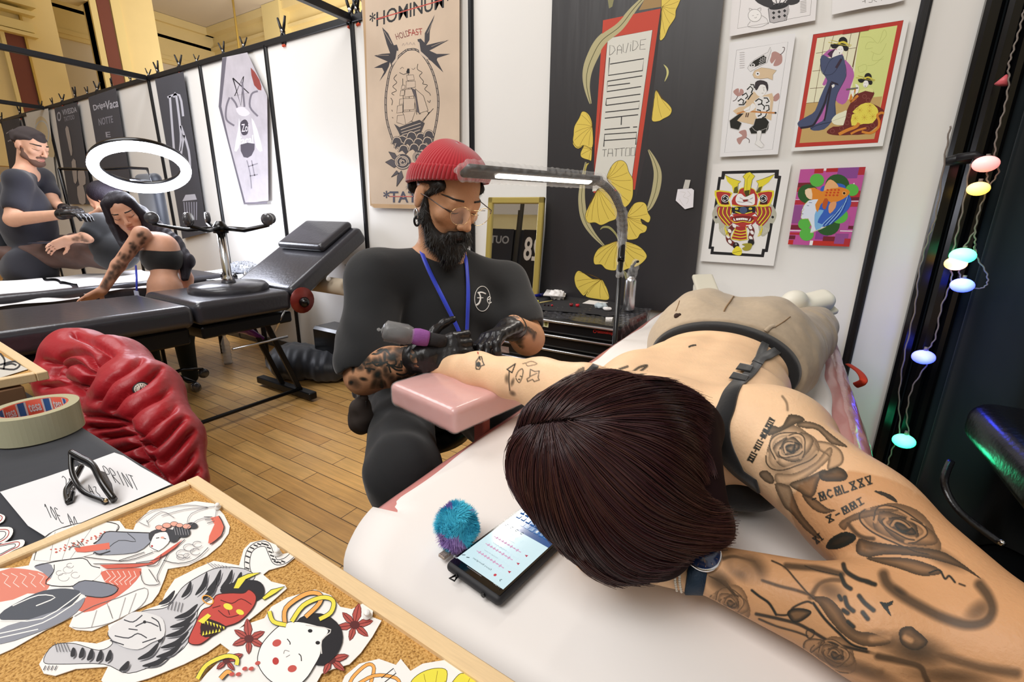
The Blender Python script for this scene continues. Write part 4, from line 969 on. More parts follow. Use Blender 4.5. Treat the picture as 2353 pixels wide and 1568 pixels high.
# right hand holds the machine, left hand presses a tissue
mT = at(1050, 791, 1.09); mB = at(866, 757, 1.03); md_ = (mT-mB)/np.linalg.norm(mT-mB)
HR = dict(w=aWR, fw=at(1030, 806, 1.09)-aWR, up=np.array((.15, -.65, .5)), side=at(1010, 730, 1.1)-at(1000, 830, 1.08))
HL = dict(w=aWL, fw=at(1128, 776, 1.16)-aWL, up=np.array((-.25, -.75, .6)), side=at(1150, 800, 1.2)-at(1150, 740, 1.2)+np.array((-.2, .0, 0)))
hand(c, HR['w'], HR['fw'], HR['up'], HR['side'], .98, curl=(1.0, 1.15, 1.25, 1.3), r=.0082)
hand(c, HL['w'], HL['fw'], HL['up'], HL['side'], .98, curl=(.5, .55, .6, .7), r=.0082)
aHR = np.array((-1.02, 1.00, .66)); aHL = np.array((-.93, 1.17, .66)); aKR = at(925, 1085, 1.04); aKL = at(1165, 985, 1.26)
for h_, k_ in ((aHR, aKR), (aHL, aKL)):
    c.cone(h_, .085, k_, .06, .03).cone(k_, .058, (k_[0]-.06, k_[1]+.10, .12), .042, .02)
Va, Fa = c.mesh(.0046); Va = relax(Va, Fa, 1); _n = vnormals(Va, Fa)
for q_ in (HR, HL): _f = q_['fw']/np.linalg.norm(q_['fw']); _q = (Va-q_['w'])@_f; Va = Va-_n*(np.clip((_q+.012)/.02, 0, 1)*(np.linalg.norm(Va-q_['w'], axis=1) < .21)*.0038)[:, None]
body_a = build_np('body', Va, Fa, m_skin_a, artist)
BA = BVHTree.FromPolygons([tuple(v) for v in Va], [tuple(f) for f in Fa])
# gloves
def glove(H, curl, cuff):
    s = SDF(); hand(s, H['w'], H['fw'], H['up'], H['side'], 1.03, curl=curl, r=.0105); fw = np.array(H['fw'])/np.linalg.norm(H['fw']); s.cone(H['w']-cuff, .036, H['w']+fw*.02, .032, .012)
    V, F = s.mesh(.0026, lambda X, Y, Z: .0006*np.sin(X*420+Z*200)*np.sin(Y*300-Z*260)); return build_np('glove', relax(V, F, 1), F, m_glove, artist)
cR = (aWR-aER)/np.linalg.norm(aWR-aER)*.012; cL = (aWL-aEL)/np.linalg.norm(aWL-aEL)*.012
glove(HR, (1.0, 1.15, 1.25, 1.3), cR); glove(HL, (.5, .55, .6, .7), cL)
# T-shirt
sr = aSR+(aER-aSR)*.84; sl = aSL+(aEL-aSL)*.62; nr = (aER-aSR)/np.linalg.norm(aER-aSR); nl = (aEL-aSL)/np.linalg.norm(aEL-aSL); nn_ = (HO-NB)/np.linalg.norm(HO-NB)
t = SDF(); t.cone(aSR, .074, sr, .084, .04).cone(aSL, .074, sl, .080, .04); q1 = sr+nr*.125; q3 = sl+nl*.125; t.cone(q1, .10, q1+nr*.08, .10, .004, -1).cone(q3, .10, q3+nl*.08, .10, .004, -1)
t.ell((aSR+aSL)/2+np.array((0, 0, -.12))-tf*.02, (.205, .13, .21), ta, k=.05).ell((PEL+NB)/2+(0, 0, -.10), (.195, .150, .24), ta, k=.06).ell(PEL+(0, 0, .03), (.20, .15, .13), ta, k=.06)
t.cone(NB+(0, 0, -.02), .068, aSR+(0, 0, -.01), .070, .04).cone(NB+(0, 0, -.02), .068, aSL+(0, 0, -.01), .070, .04)
t.cone(aSR+(-.02, 0, -.12), .06, PEL+(-.06, -.10, .10), .07, .06).cone(NB+nn_*.05, .068, NB+nn_*.15, .08, .008, -1)
def tdisp(X, Y, Z): return .0055*np.sin(Z*38+X*22+2*np.sin(Y*17))*np.sin(X*26-Y*19+Z*9)
Vt, Ft = t.mesh(.006, tdisp)
o = build_np('t_shirt', Vt, Ft, m_tee, artist); mdv = o.modifiers.new('thickness', 'SOLIDIFY'); mdv.thickness = .003; tee = o
BTE = BVHTree.FromPolygons([tuple(v) for v in Vt], [tuple(f) for f in Ft])
# print on the chest
m_pw = mat('print_white', '#d9d6d2', rough=.8)
g = drape([(1108+18*math.cos(a), 687+29*math.sin(a)) for a in np.linspace(0, 2*math.pi, 26)], .0022, BTE, .0008, .0006, 2); build('chest_print_ring', g, m_pw, tee)
for q, w in (([(1097, 674), (1106, 672), (1116, 676)], .005), ([(1100, 674), (1104, 684), (1101, 697), (1094, 702)], .006), ([(1096, 685), (1110, 685)], .003), ([(1120, 690), (1127, 686), (1124, 682), (1119, 688), (1122, 698), (1129, 695)], .003)):
    g = drape(q, w, BTE, .0008, .0006, 5); build('chest_print', g, m_pw, tee)
# trousers
w = SDF(); w.ell(PEL+(0, 0, -.03), (.205, .16, .12), ta, k=.05)
for h_, k_ in ((aHR, aKR), (aHL, aKL)):
    w.cone(h_, .100, k_, .082, .05).cone(k_, .080, (k_[0]-.06, k_[1]+.10, .12), .062, .03)
Vw, Fw = w.mesh(.007, lambda X, Y, Z: .004*np.sin(X*40+Z*60)*np.sin(Y*45+X*20)); build_np('trousers', Vw, Fw, m_jean, artist)
for k_ in (aKR, aKL):
    s = SDF(); a_ = np.array((k_[0]-.06, k_[1]+.10, .05)); s.rbox(a_+(.05, -.03, 0), (.13, .045, .045), .04, np.array([(.86, -.5, 0), (.5, .86, 0), (0, 0, 1)])); V, F = s.mesh(.008); build_np('shoe', V, F, mat('black_shoe', '#111111', rough=.6), artist)
# beanie
m_bean = mat('red_knit', '#b3202c', rough=.95, sheen=.5)
def bean(u, v):
    a = u*2*math.pi; t = v*math.pi/2*1.16; rib = 1+.012*math.sin(a*62)
    r = math.cos(t-.16*math.pi/2*1.0) if t > .25 else math.cos(.25-.25)*1.0
    x = math.cos(a); y = math.sin(a); hgt = math.sin(max(0, t-.25)/(math.pi/2*1.16-.25)*math.pi/2); rad = math.cos(max(0, t-.25)/(math.pi/2*1.16-.25)*math.pi/2)**.8
    rad = max(rad, .02)*rib*(1.045 if t < .55 else 1.0); z = .022+.106*hgt+(t-.25)*.05*(t < .25)
    return aP(x*.086*rad, -.018+y*.107*rad+(.0), z+.085*(y*.70+.12)*(1-hgt)+.012)
g = G(); g.grid(bean, 372, 26); o = build('beanie', g, m_bean, artist); mdv = o.modifiers.new('thickness', 'SOLIDIFY'); mdv.thickness = .004; mdv.offset = 1
def cuff_(u, v):
    a = u*2*math.pi; rib = 1+.014*math.sin(a*62); x = math.cos(a); y = math.sin(a); q = .045*v
    b = 1.045+.03*math.sin(v*math.pi)-.03*v; return aP(x*.086*b*rib, -.018+y*.107*b*rib, .024+q+.085*(y*.70+.12)*(1-.2*v))
g = G(); g.grid(cuff_, 372, 8); b_o = [o for o in bpy.data.objects if o.name.startswith('beanie')][0]; o = build('cuff', g, m_bean, b_o); mdv = o.modifiers.new('thickness', 'SOLIDIFY'); mdv.thickness = .004
# hair at the temples, beard and moustache
def cover(name, P, parts, cuts, bv, m, fuzz=0, seed=3, parent=None, rr=.0006, ln=.012, down=None):
    s = SDF()
    for a, ra, b, rb in parts: s.cone(P(*a), ra, P(*b), rb, .014)
    for p, q in cuts: s.ell(P(*p), q, np.array([hl, hf, hu]), k=.006, mode=-1)
    V, F = s.mesh(.0035); Ls = [(V, F, 0)]
    if fuzz:
        rg = np.random.default_rng(seed); N = vnormals(V, F); ii = rg.integers(0, len(V), fuzz); dn = np.array(down, float); pts = []; fs = []
        p = V[ii]; d = N[ii]*.35+dn+rg.normal(0, .25, (fuzz, 3)); d /= np.linalg.norm(d, axis=1)[:, None]; e = p+N[ii]*.001+d*ln*(.5+rg.random((fuzz, 1))); b = np.cross(d, N[ii]); b /= np.linalg.norm(b, axis=1)[:, None]+1e-9
        W_ = np.stack([p-b*rr, p+b*rr, e+b*rr*.2, e-b*rr*.2], 1).reshape(-1, 3); Ls.append((W_, np.arange(len(W_)).reshape(-1, 4), 0))
    V, F, M = join_np(Ls); return build_np(name, V, F, m, parent)
jaw = []
for x in (-1, 1): jaw += [((x*.070, .006, .0), .010, (x*.066, .022, -.045), .014), ((x*.066, .022, -.045), .017, (x*.040, .058, -.092), .026), ((x*.040, .058, -.092), .028, (0, .082, -.118), .031),
    ((x*.026, .094, -.058), .009, (x*.004, .104, -.047), .009), ((x*.028, .090, -.06), .010, (x*.032, .076, -.088), .016)]
jaw += [((0, .085, -.105), .026, (0, .080, -.138), .020), ((-.014, .098, -.084), .012, (.014, .098, -.084), .012)]
cover('beard', aP, jaw, [((0, .112, -.063), (.017, .020, .0075))], BA, m_hairblk, 5200, 3, artist, .0006, .013, -hu*.8+hf*.2)
tem = []
for x in (-1, 1): tem += [((x*.070, .010, .01), .009, (x*.062, .045, .050), .012), ((x*.070, -.03, .03), .012, (x*.062, .036, .055), .012)]
tem += [((-.05, -.08, -.01), .02, (.05, -.08, -.01), .02)]
cover('hair', aP, tem, [], BA, m_hairblk, 1500, 4, artist, .0005, .008, -hu)
face_marks(BA, aP, hl, hf, hu, artist, m_hairblk, mat('lip_brown', '#9a5f52', rough=.5), bw=.005)
# glasses
m_gold2 = mat('gold_wire', '#d9b98a', rough=.2, metal=1.0); m_lens = mat('clear_lens', '#ffffff', rough=.02, alpha=.12, spec=.8); m_temple = mat('brown_temple', '#3d2b24', rough=.3, coat=.5)
gl = build('glasses', G().tube([aP(-.012, .124, .018), aP(0, .128, .020), aP(.012, .124, .018)], .0009, 6), m_gold2, artist)
for x in (-1, 1):
    C_ = (x*.036, .118, .008); pts = []
    for a in np.linspace(0, 2*math.pi, 28)[:-1]:
        px = C_[0]+.029*math.cos(a); pz = C_[2]+.0245*math.sin(a)-(.004*math.cos(a)*x*-1 if math.sin(a) < 0 else 0); pts.append(aP(px, C_[1]-.0035*abs(px)/.03, pz))
    build('rim', G().tube(pts, .0008, 6, closed=True), m_gold2, gl)
    g = G(); g.add(pts, [list(range(len(pts)))]); build('lens', g, m_lens, gl)
    build('temple', G().tube([aP(x*.062, .112, .018), aP(x*.078, .095, .018), aP(x*.084, .03, .014), aP(x*.084, -.01, .006), aP(x*.082, -.03, -.018)], .0014, 6), m_temple, gl)
build('top_bar', G().tube([aP(-.030, .1225, .030), aP(0, .126, .0305), aP(.030, .1225, .030)], .0008, 6), m_gold2, gl)
# ear tunnels and chain links
for x in (-1, 1):
    e_ = aP(x*.084, .0, -.036)
    for k in range(2):
        cc = e_+np.array((0, 0, -.012-.019*k)); ax1 = hf if k == 0 else hl
        build('chain_earring', G().tube([cc+ax1*.0075*math.cos(a)+np.array((0, 0, .012*math.sin(a))) for a in np.linspace(0, 2*math.pi, 18)[:-1]], .0032, 8, closed=True), m_chrome if k == 0 else m_gloss, artist)
build('nose_ring', G().tube([aP(.006*math.cos(a), .112, -.043+.006*math.sin(a)) for a in np.linspace(3.3, 6.1, 9)], .0008, 6), m_chrome, artist)
# lanyard
m_lan = mat('blue_ribbon', '#2b3fc4', rough=.45, sheen=.3)
ly = thing('lanyard', 'blue', 'x', HO); ly.parent = artist; ly.location = Vector(HO)-artist.location
for kk in ('label', 'category'): del ly[kk]
g = drape([(958, 528), (961, 552), (968, 580), (985, 622), (1010, 672), (1035, 722), (1055, 765), (1066, 796)], .0125, BTE, .004, .001); build('ribbon', g, m_lan, ly)
g = drape([(1068, 574), (1071, 620), (1074, 670), (1073, 720), (1069, 796)], .0125, BTE, .005, .001); build('ribbon', g, m_lan, ly)
# arm ink
ia = Ink(800, 780, 975, 895, 1.5)
rg = np.random.default_rng(5)
for k in range(60):
    x, y = 805+rg.random()*165, 800+rg.random()*85; ia.shade((x, y), 10+rg.random()*16, .45+.35*rg.random(), 6+rg.random()*10, rg.random()*3)
for k in range(16):
    x, y = 810+rg.random()*140, 800+rg.random()*70; ia.line([(x, y), (x+10+rg.random()*12, y+rg.normal()*6), (x+18+rg.random()*20, y+rg.normal()*10)], 2.5, .8, 1.5)
ia.build('tattoo', m_ink, body_a, BA)
ia = Ink(1150, 700, 1235, 810, 2.2)
for k in range(30):
    x, y = 1155+rg.random()*75, 712+rg.random()*90; ia.shade((x, y), 8+rg.random()*12, .4+.3*rg.random(), 6+rg.random()*8, rg.random()*3)
ia.build('tattoo', m_ink, body_a, BA)

# ---- what he holds
tm = thing('tattoo_machine', 'wrapped tattoo machine with a purple grip in the seated man\'s gloved hand', 'tattoo machine', mB)
m_dk = mat('machine_black', '#17151a', rough=.35); m_pur = mat('purple_wrap', '#8a4f92', rough=.9, bump=.0012, bscale=300)
L_ = np.linalg.norm(mT-mB)
build('motor', G().lathe([(.012, .012), (.0215, .018), (.0225, .026), (.0225, .066), (.019, .074)], mB, md_, 28), m_dk, tm)
build('plastic_wrap', G().lathe([(.002, .0), (.0045, .004), (.002, .009), (.014, .013), (.0245, .020), (.0248, .066), (.020, .079), (.016, .084)], mB, md_, 28), m_film, tm)
build('grip', G().lathe([(.014, .078), (.0185, .083), (.0205, .095), (.0190, .112), (.0175, .118)], mB, md_, 28), m_pur, tm)
build('tube', G().lathe([(.016, .117), (.0155, .150), (.012, .160), (.006, L_-.030)], mB, md_, 24), mat('black_grip_wrap', '#201d1e', rough=.9, bump=.001, bscale=260), tm)
build('needle', G().lathe([(.0035, L_-.035), (.0028, L_-.012), (.0007, L_-.004), (.0005, L_)], mB, md_, 12), mat('red_tip', '#d8343a', rough=.4), tm)
m_tis = mat('tissue', '#efe6e2', rough=.95)
def fold(px, dep, th=.0012):
    g = G(); A_ = [at(x, y, dep+.01*math.sin(i*2.1)) for i, (x, y) in enumerate(px)]; g.slab(A_, -ray(*px[0]), th); return g
t_ = build('tissue', fold([(1102, 803), (1104, 786), (1120, 778), (1150, 775), (1168, 768), (1160, 784), (1148, 800), (1128, 806), (1112, 807)], 1.155, .012), mat('stained_tissue', '#ecd2ce', rough=.95, var=.12, vscale=60)); tag(t_, 'folded pink-stained tissue under the gloved fingers on the arm', 'tissue')
t_ = build('paper_towel', fold([(1132, 802), (1145, 794), (1169, 798), (1170, 812), (1150, 810)], 1.22, .004), m_tis); tag(t_, 'white paper towel behind the outstretched forearm', 'paper towel')

# ---- armrest pad and the hip bag
pa = thing('armrest', 'pink film-wrapped armrest pad under the outstretched forearm', 'armrest', (-.55, .74, 0))
A0, A1 = onZ(893, 879, .895), onZ(1043, 944, .895); ux = (A0-A1)/np.linalg.norm(A0-A1); uy = np.array((-ux[1], ux[0], 0)); uy = uy if uy[1] > 0 else -uy; la = np.linalg.norm(A0-A1)
cc = A1+ux*la/2+uy*.125+np.array((0, 0, -.028))
s = SDF(); s.rbox(cc, (la/2, .125, .028), .014, np.array([ux, uy, (0, 0, 1)])); V, F = s.mesh(.004); build_np('pad', V, F, mat('pink_pad', '#d99b95', rough=.3, coat=.8, bump=.0008, bscale=30, var=.04, vscale=12), pa)
s = SDF(); s.rbox(cc, (la/2+.0015, .1265, .0295), .0145, np.array([ux, uy, (0, 0, 1)])); V, F = s.mesh(.005, lambda X, Y, Z: .0007*np.sin(X*150+Z*90)*np.sin(Y*120)); build_np('plastic_film', V, F, m_film, pa)
build('post', G().box((cc[0]+.05, cc[1]+.0, .42), (.028, .028, .86), bev=.003), mat('pink_post', '#a8645f', rough=.4), pa)
build('foot', G().box((cc[0]+.05, cc[1], .012), (.3, .26, .022), bev=.006), m_dark, pa)
hb_ = thing('hip_bag', 'small dark brown zipped pouch hanging at the seated man\'s hip', 'bag', at(828, 950, 1.22))
bc = at(828, 955, 1.22); s = SDF(); s.ell(bc, (.030, .028, .045), k=.02).ell(bc+(.004, 0, -.018), (.032, .03, .032), k=.02).cone(bc+(.006, 0, .03), .022, bc+(.018, 0, .055), .012, .02)
V, F = s.mesh(.0035, lambda X, Y, Z: .0016*np.sin(Z*130+X*60)*np.sin(X*140)); build_np('pouch', V, F, mat('brown_nylon', '#2d241f', rough=.8), hb_)
z0 = at(840, 922, 1.188); build('zipper_pull', G().box(z0+(0, 0, -.008), (.003, .0015, .016), bev=.0006), m_chrome, hb_)
stl = thing('stool', 'black round work stool beneath the seated man', 'stool', (-1.02, 1.1, 0))
build('seat', G().lathe([(.14, .50), (.17, .51), (.175, .54), (.16, .565), (0.02, .57)], (-1.02, 1.1, 0), n=36), mat('black_vinyl', '#1a1a1c', rough=.35, bump=.0006, bscale=90), stl)
build('column', G().lathe([(.03, .1), (.022, .3), (.022, .5)], (-1.02, 1.1, 0)), m_chrome, stl)
for k in range(5):
    a = k*2*math.pi/5; build('foot', G().tube([(-1.02, 1.1, .11), (-1.02+.26*math.cos(a), 1.1+.26*math.sin(a), .05)], .014, 8), m_dark, stl)
# ================================================================ banners and prints on the booth wall
NW = (0, -1, 0)
def wallart(frame, Y=WY-.004): return Art(lambda x, y: onY(x, y, Y), NW, frame, .00002)
K = '#242325'
# ---- sailor banner
fa = (820, 0, 3.2667)
a = wallart(fa, 2.392)
m_kraft = mat('kraft_banner', '#cdb8a2', rough=.8, var=.10, vscale=3.5); m_kraft2 = mat('kraft_edge', '#bd9d78', rough=.8, var=.1, vscale=5)
tp = -60
a.paper([(30, tp), (770, tp-150), (770, 1570), (420, 1568), (130, 1562), (100, 1545), (52, 300)], m_kraft, .002)
a.poly([(34, tp+2), (60, tp-3), (96, 1400), (110, 1545), (100, 1543), (56, 300)], m_kraft2); a.poly([(102, 1530), (765, 1545), (765, 1568), (420, 1566), (130, 1560)], m_kraft2)
a.text('*HOMINUM*', [(95, 100), (705, -70), (95, 215)], K, .012)
a.line([(145, 145), (640, 0)], 9, '#b8483c')
a.text('HOLD', [(285, 255), (385, 225), (300, 300)], '#7a4640', .005); a.text('FAST', [(385, 222), (490, 210), (390, 272)], '#9a4a42', .01); a.line([(385, 250), (490, 238)], 3, '#b8483c')
a.lines([[(340+i*26, 345-8*math.sin(i*.8)), (350+i*26, 325-8*math.sin(i*.8)), (358+i*26, 345-8*math.sin(i*.8))] for i in range(4)], 3, '#8b7c78', 3)
a.lines([[(325, 520), (340, 505), (352, 515)], [(412, 515), (425, 522), (438, 508)]], 3, K, 3)
# rope ring
rp = [(375, 375), (310, 430), (255, 520), (228, 640), (216, 760), (225, 900), (262, 1030), (300, 1120)], [(375, 375), (440, 372), (500, 420), (560, 520), (597, 640), (612, 760), (603, 880), (580, 1000), (555, 1100)]
for q in rp:
    S = spline(q, 5); a.line(S, 17, '#3c3a3e'); a.line(S, 6, '#b9a695')
    a.lines([[tuple(S[i]+(-7, -4)), tuple(S[i]+(7, 5))] for i in range(1, len(S)-1, 2)], 3.5, K)
# swallows
m = '#3f3c40'
a.poly([(190, 205), (235, 250), (278, 340), (300, 335), (312, 370), (300, 440), (262, 500), (250, 470), (180, 440), (130, 418), (190, 405), (250, 400), (225, 330)], m)
a.poly([(250, 455), (190, 480), (128, 510), (190, 510), (205, 540), (170, 610), (215, 550), (240, 500)], m)
a.poly([(300, 380), (314, 385), (304, 450), (270, 492), (262, 480), (290, 440)], '#c9b7a5')
a.poly([(585, 110), (548, 230), (545, 300), (520, 340), (600, 320), (690, 300), (610, 345), (545, 380), (600, 405), (700, 405), (605, 435), (600, 450), (650, 545), (560, 460), (500, 420), (470, 380), (455, 295), (480, 290), (508, 320), (510, 250)], m)
a.poly([(458, 310), (470, 320), (480, 385), (540, 440), (520, 445), (470, 400)], '#c9b7a5')
for q in ([(575, 150), (530, 250)], [(670, 305), (560, 350)], [(205, 235), (262, 330)], [(150, 416), (240, 415)]): a.line(q, 3, '#b9a695')
# clouds
a.lines([[(458, 480), (455, 520), (490, 545), (470, 570), (500, 610), (495, 630), (530, 640), (510, 670), (545, 700), (553, 718)], [(300, 560), (278, 590), (300, 620), (270, 650), (298, 680), (262, 700), (280, 715)], [(255, 735), (268, 760), (262, 790)], [(530, 755), (545, 770), (552, 752)], [(265, 880), (273, 888)], [(262, 825), (268, 838)]], 4, K, 4)
# ship
def sail(q, c='#cbb7a3'): a.poly(q, c); a.line(q+[q[0]], 3.2, K)
a.lines([[(385, 520), (400, 900)], [(345, 590), (350, 900)], [(320, 545), (350, 560), (395, 545)], [(545, 840), (480, 940), (395, 905)], [(575, 815), (490, 910)], [(440, 665), (480, 780), (540, 850)], [(420, 680), (450, 860)], [(430, 680), (470, 860)]], 4, K)
a.poly([(380, 515), (395, 515), (396, 552), (370, 545)], K); a.poly([(400, 655), (440, 675), (470, 720), (480, 860), (450, 840), (440, 740)], '#5c5558')
for q in ([(375, 565), (425, 562), (432, 600), (378, 606)], [(370, 612), (438, 608), (440, 655), (372, 664)], [(362, 672), (412, 668), (430, 720), (360, 730)], [(350, 740), (436, 738), (432, 822), (350, 828)], [(345, 842), (440, 832), (415, 905), (368, 935)], [(340, 640), (362, 640), (362, 668), (332, 672)], [(330, 680), (358, 678), (356, 716), (325, 720)],
          [(322, 745), (350, 742), (348, 782), (318, 785)], [(306, 795), (345, 790), (345, 842), (300, 850)], [(305, 868), (355, 862), (368, 940), (300, 920)], [(440, 668), (500, 720), (535, 830), (470, 850), (455, 760)]): sail(q)
a.poly([(280, 930), (320, 955), (400, 925), (470, 900), (510, 925), (480, 1000), (420, 1010), (330, 1030), (310, 985)], '#4a4648'); a.lines([[(330, 975), (400, 950), (480, 925)], [(335, 995), (420, 970), (480, 950)], [(340, 1012), (430, 990), (475, 975)]], 5, '#cbb7a3', 3)
# waves and roses
for i, (x, y) in enumerate([(340, 1040), (410, 1010), (480, 1020), (540, 1000), (320, 1080), (390, 1060), (460, 1060), (530, 1050), (350, 1110), (430, 1100), (500, 1100), (300, 1050)]):
    a.poly([(x-38, y+34), (x-24, y-8), (x, y-20), (x+28, y-8), (x+38, y+28), (x+18, y+50), (x-10, y+20)], '#4b474a'); a.line([(x-38, y+30), (x-24, y-8), (x, y-20), (x+28, y-8), (x+38, y+22)], 7, '#cbb7a3', 3); a.line([(x-42, y+30), (x-27, y-12), (x, y-25), (x+30, y-12), (x+42, y+22)], 3, K, 3)
def brose(A, cx, cy, r, dk='#4b474a', lt='#cbb7a3'):
    A.disc((cx, cy), r, dk, r*.95); 
    for k, (rr, a0) in enumerate(((.88, 20), (.70, 140), (.52, 260), (.34, 20), (.18, 150))): A.ring((cx, cy), r*rr, r*.10, lt, r*rr*.92, 0, a0, a0+230, 16)
for q in ([(240, 1140), (285, 1150), (330, 1220), (270, 1190)], [(215, 1218), (260, 1195), (330, 1230), (280, 1260)], [(300, 1400), (305, 1320), (335, 1280), (350, 1330)], [(260, 1330), (300, 1280), (320, 1300)], [(380, 1350), (400, 1290), (430, 1260), (420, 1320)]): a.poly(q, '#575154'); a.line(q+[q[0]], 3, K)
brose(a, 345, 1215, 62); brose(a, 470, 1180, 50)
a.text('*TATTOO*', [(200, 1432), (745, 1432), (200, 1522)], '#4a4c5c', .012); a.line([(245, 1475), (720, 1478)], 6, '#c2625c')
sb = tag(a.build('banner'), 'brown paper-toned banner lettered HOMINUM TATTOO with a sailing ship', 'banner')

# ---- black studio banner with ginkgo leaves
fb = (1240, 0, 4.611); m_blk = mat('black_banner', '#302e30', rough=.4, spec=.5, bump=.012, bscale=1.2, stretch=(4, 1, .35)); a = wallart(fb, 2.388)
a.paper([(146, -420), (2010, -640), (1790, 1570), (1640, 3000), (1560, 3320), (-10, 3180), (60, 2400)], m_blk, .003)
YG, YL, SG = '#e3c95c', '#7a5a1a', '#b9b086'
def fan(base, pts, c=YG, veins=9, s=5):
    a.poly(pts, c, 4); S = spline(pts, 4, True)
    a.line(S, s*.8, '#4c4417', closed=True); b = np.array(base, float)
    idx = np.linspace(0, len(S)-1, veins+2).astype(int)[1:-1]
    a.lines([[tuple(b), tuple(b+(S[i]-b)*.5+(S[i]-b)[::-1]*(-.04, .04)), tuple(b+(S[i]-b)*.93)] for i in idx], s*.55, YL, 3)
# stem ribbons
def ribbon(pts, w, c=SG, mid=True):
    S = spline(pts, 8); a.line(S, w, c, taper=True); a.line(S, w*.06, '#4b4a28')
ribbon([(1140, -60), (1000, 90), (850, 280), (660, 430), (560, 600), (505, 760), (500, 920), (540, 1100)], 120)
a.poly([(720, -20), (790, -20), (770, 70), (735, 90)], '#8e8a62')
# red plate
a.poly([(672, 215), (1283, 90), (1010, 2010), (570, 2045), (585, 1500)], '#c64a38'); a.poly([(1283, 90), (1302, 75), (1140, 1570), (1020, 2100), (1010, 2010)], '#3a3536')
a.poly([(1120, -20), (1310, -80), (1300, 70), (1050, 110)], '#a58658')
a.poly([(722, 405), (1196, 318), (965, 1985), (556, 2030), (640, 1400)], '#dcdad0'); a.line([(722, 405), (1196, 318), (965, 1985), (556, 2030), (722, 405)], 4, K)
ribbon([(1140, -60), (1000, 90), (850, 280), (660, 430), (560, 600), (505, 760), (500, 920), (540, 1100)], 105)
# DAVIDE in thin strokes
D = lambda L, w=5, c='#55524e': a.lines(L, w, c)
D([[(740, 585), (745, 480), (785, 490), (800, 530), (770, 570), (740, 585)], [(820, 580), (825, 500), (845, 478), (868, 500), (868, 568)], [(822, 530), (868, 528)], [(885, 465), (885, 550), (915, 560), (940, 455)], [(965, 470), (960, 545)], [(968, 452), (969, 447)], [(985, 540), (990, 430), (1030, 440), (1045, 480), (1020, 520), (985, 540)], [(1128, 415), (1070, 425), (1062, 525), (1122, 520)], [(1066, 478), (1110, 470)]], 5)
# the stacked letters
D([[(741, 610), (728, 800), (1090, 748), (1104, 622), (745, 680)], [(1088, 804), (720, 862), (712, 972), (1075, 918)], [(722, 912), (958, 882)], [(1068, 998), (708, 1046), (702, 1118), (1052, 1155), (1060, 1070), (704, 1117)][:3], [(702, 1118), (1060, 1072), (1050, 1152), (696, 1190)], [(1044, 1216), (690, 1254)], [(868, 1238), (864, 1325)], [(956, 1350), (688, 1374)], [(990, 1348), (1034, 1345)], [(680, 1555), (688, 1425), (1028, 1402), (1018, 1535)], [(684, 1490), (1022, 1466)]], 11, '#3d3b3a')
fc = (1240, 330, 4.2386); a.fr = fc
D([[(612, 62), (654, 58)], [(634, 62), (628, 128)], [(662, 128), (672, 52), (708, 52), (712, 126)], [(664, 96), (710, 94)], [(728, 52), (778, 50)], [(748, 52), (742, 126)], [(782, 48), (830, 44)], [(802, 48), (798, 124)], [(842, 44), (880, 42), (876, 118), (834, 122), (842, 44)], [(892, 42), (932, 38), (926, 116), (888, 118), (892, 42)]], 5)
# ribbons of the lower wreath
ribbon([(1060, 60), (1120, 180), (1150, 300), (1130, 460), (1080, 600), (1040, 660)], 80); ribbon([(450, 180), (420, 380), (410, 560), (440, 740), (520, 880), (640, 1010)], 70)
fan((655, 345), [(655, 345), (690, 240), (740, 180), (800, 165), (845, 200), (870, 280), (905, 340), (910, 420), (905, 520), (870, 590), (820, 615), (780, 500), (720, 420)])
fan((570, 440), [(570, 440), (530, 520), (480, 610), (445, 700), (470, 770), (540, 770), (600, 795), (680, 760), (745, 730), (750, 640), (700, 520), (640, 450)])
fan((850, 715), [(850, 715), (880, 640), (930, 580), (1000, 570), (1040, 600), (1055, 670), (1080, 720), (1060, 770), (1010, 745), (985, 735), (1000, 780), (1045, 810), (1030, 860), (980, 880), (950, 925), (880, 938), (850, 920), (858, 800)])
fan((770, 950), [(770, 950), (680, 975), (580, 1020), (530, 1100), (535, 1175), (600, 1180), (650, 1225), (740, 1235), (760, 1180), (800, 1238), (860, 1220), (960, 1190), (1030, 1130), (1040, 1080), (980, 1010), (880, 965)], veins=13)
fan((600, 1325), [(600, 1325), (520, 1320), (440, 1270), (375, 1240), (340, 1300), (350, 1380), (380, 1430), (430, 1483), (470, 1440), (450, 1490), (560, 1515), (670, 1520), (665, 1440), (630, 1360)], veins=11)
ribbon([(590, 840), (620, 815), (680, 820), (740, 880), (770, 950)], 22, '#a8a268'); ribbon([(445, 270), (455, 215), (480, 190)], 16, '#c9b85c'); ribbon([(820, 1240), (850, 1300), (870, 1380)], 40, '#8e8a62')
fan((505, 60), [(505, -20), (440, -60), (330, -20), (340, 30), (380, 50), (430, 20), (400, 90), (410, 135), (480, 160), (505, 155)], veins=5)
a.fr = fb
fan((560, 1340), [(560, 1350), (540, 1250), (500, 1195), (450, 1185), (420, 1250), (370, 1340), (360, 1430), (355, 1500), (400, 1560), (470, 1540), (560, 1560)], veins=8)
fan((1240, 950), [(1230, 960), (1290, 1040), (1360, 1100), (1400, 1160), (1380, 1220), (1310, 1260), (1260, 1285), (1190, 1275), (1205, 1130)], veins=4)
fan((1300, 70), [(1310, -120), (1490, -60), (1480, 30), (1445, 110), (1435, 190), (1370, 290), (1320, 400), (1272, 415), (1290, 200)], veins=8)
ribbon([(1315, 685), (1350, 730), (1355, 790), (1325, 865)], 22, '#d7d28a')
a.fr = (820, 0, 3.2667)
tag(a.build('banner'), 'tall black banner reading DAVIDE DESTIA TATTOO with yellow ginkgo leaves', 'banner')
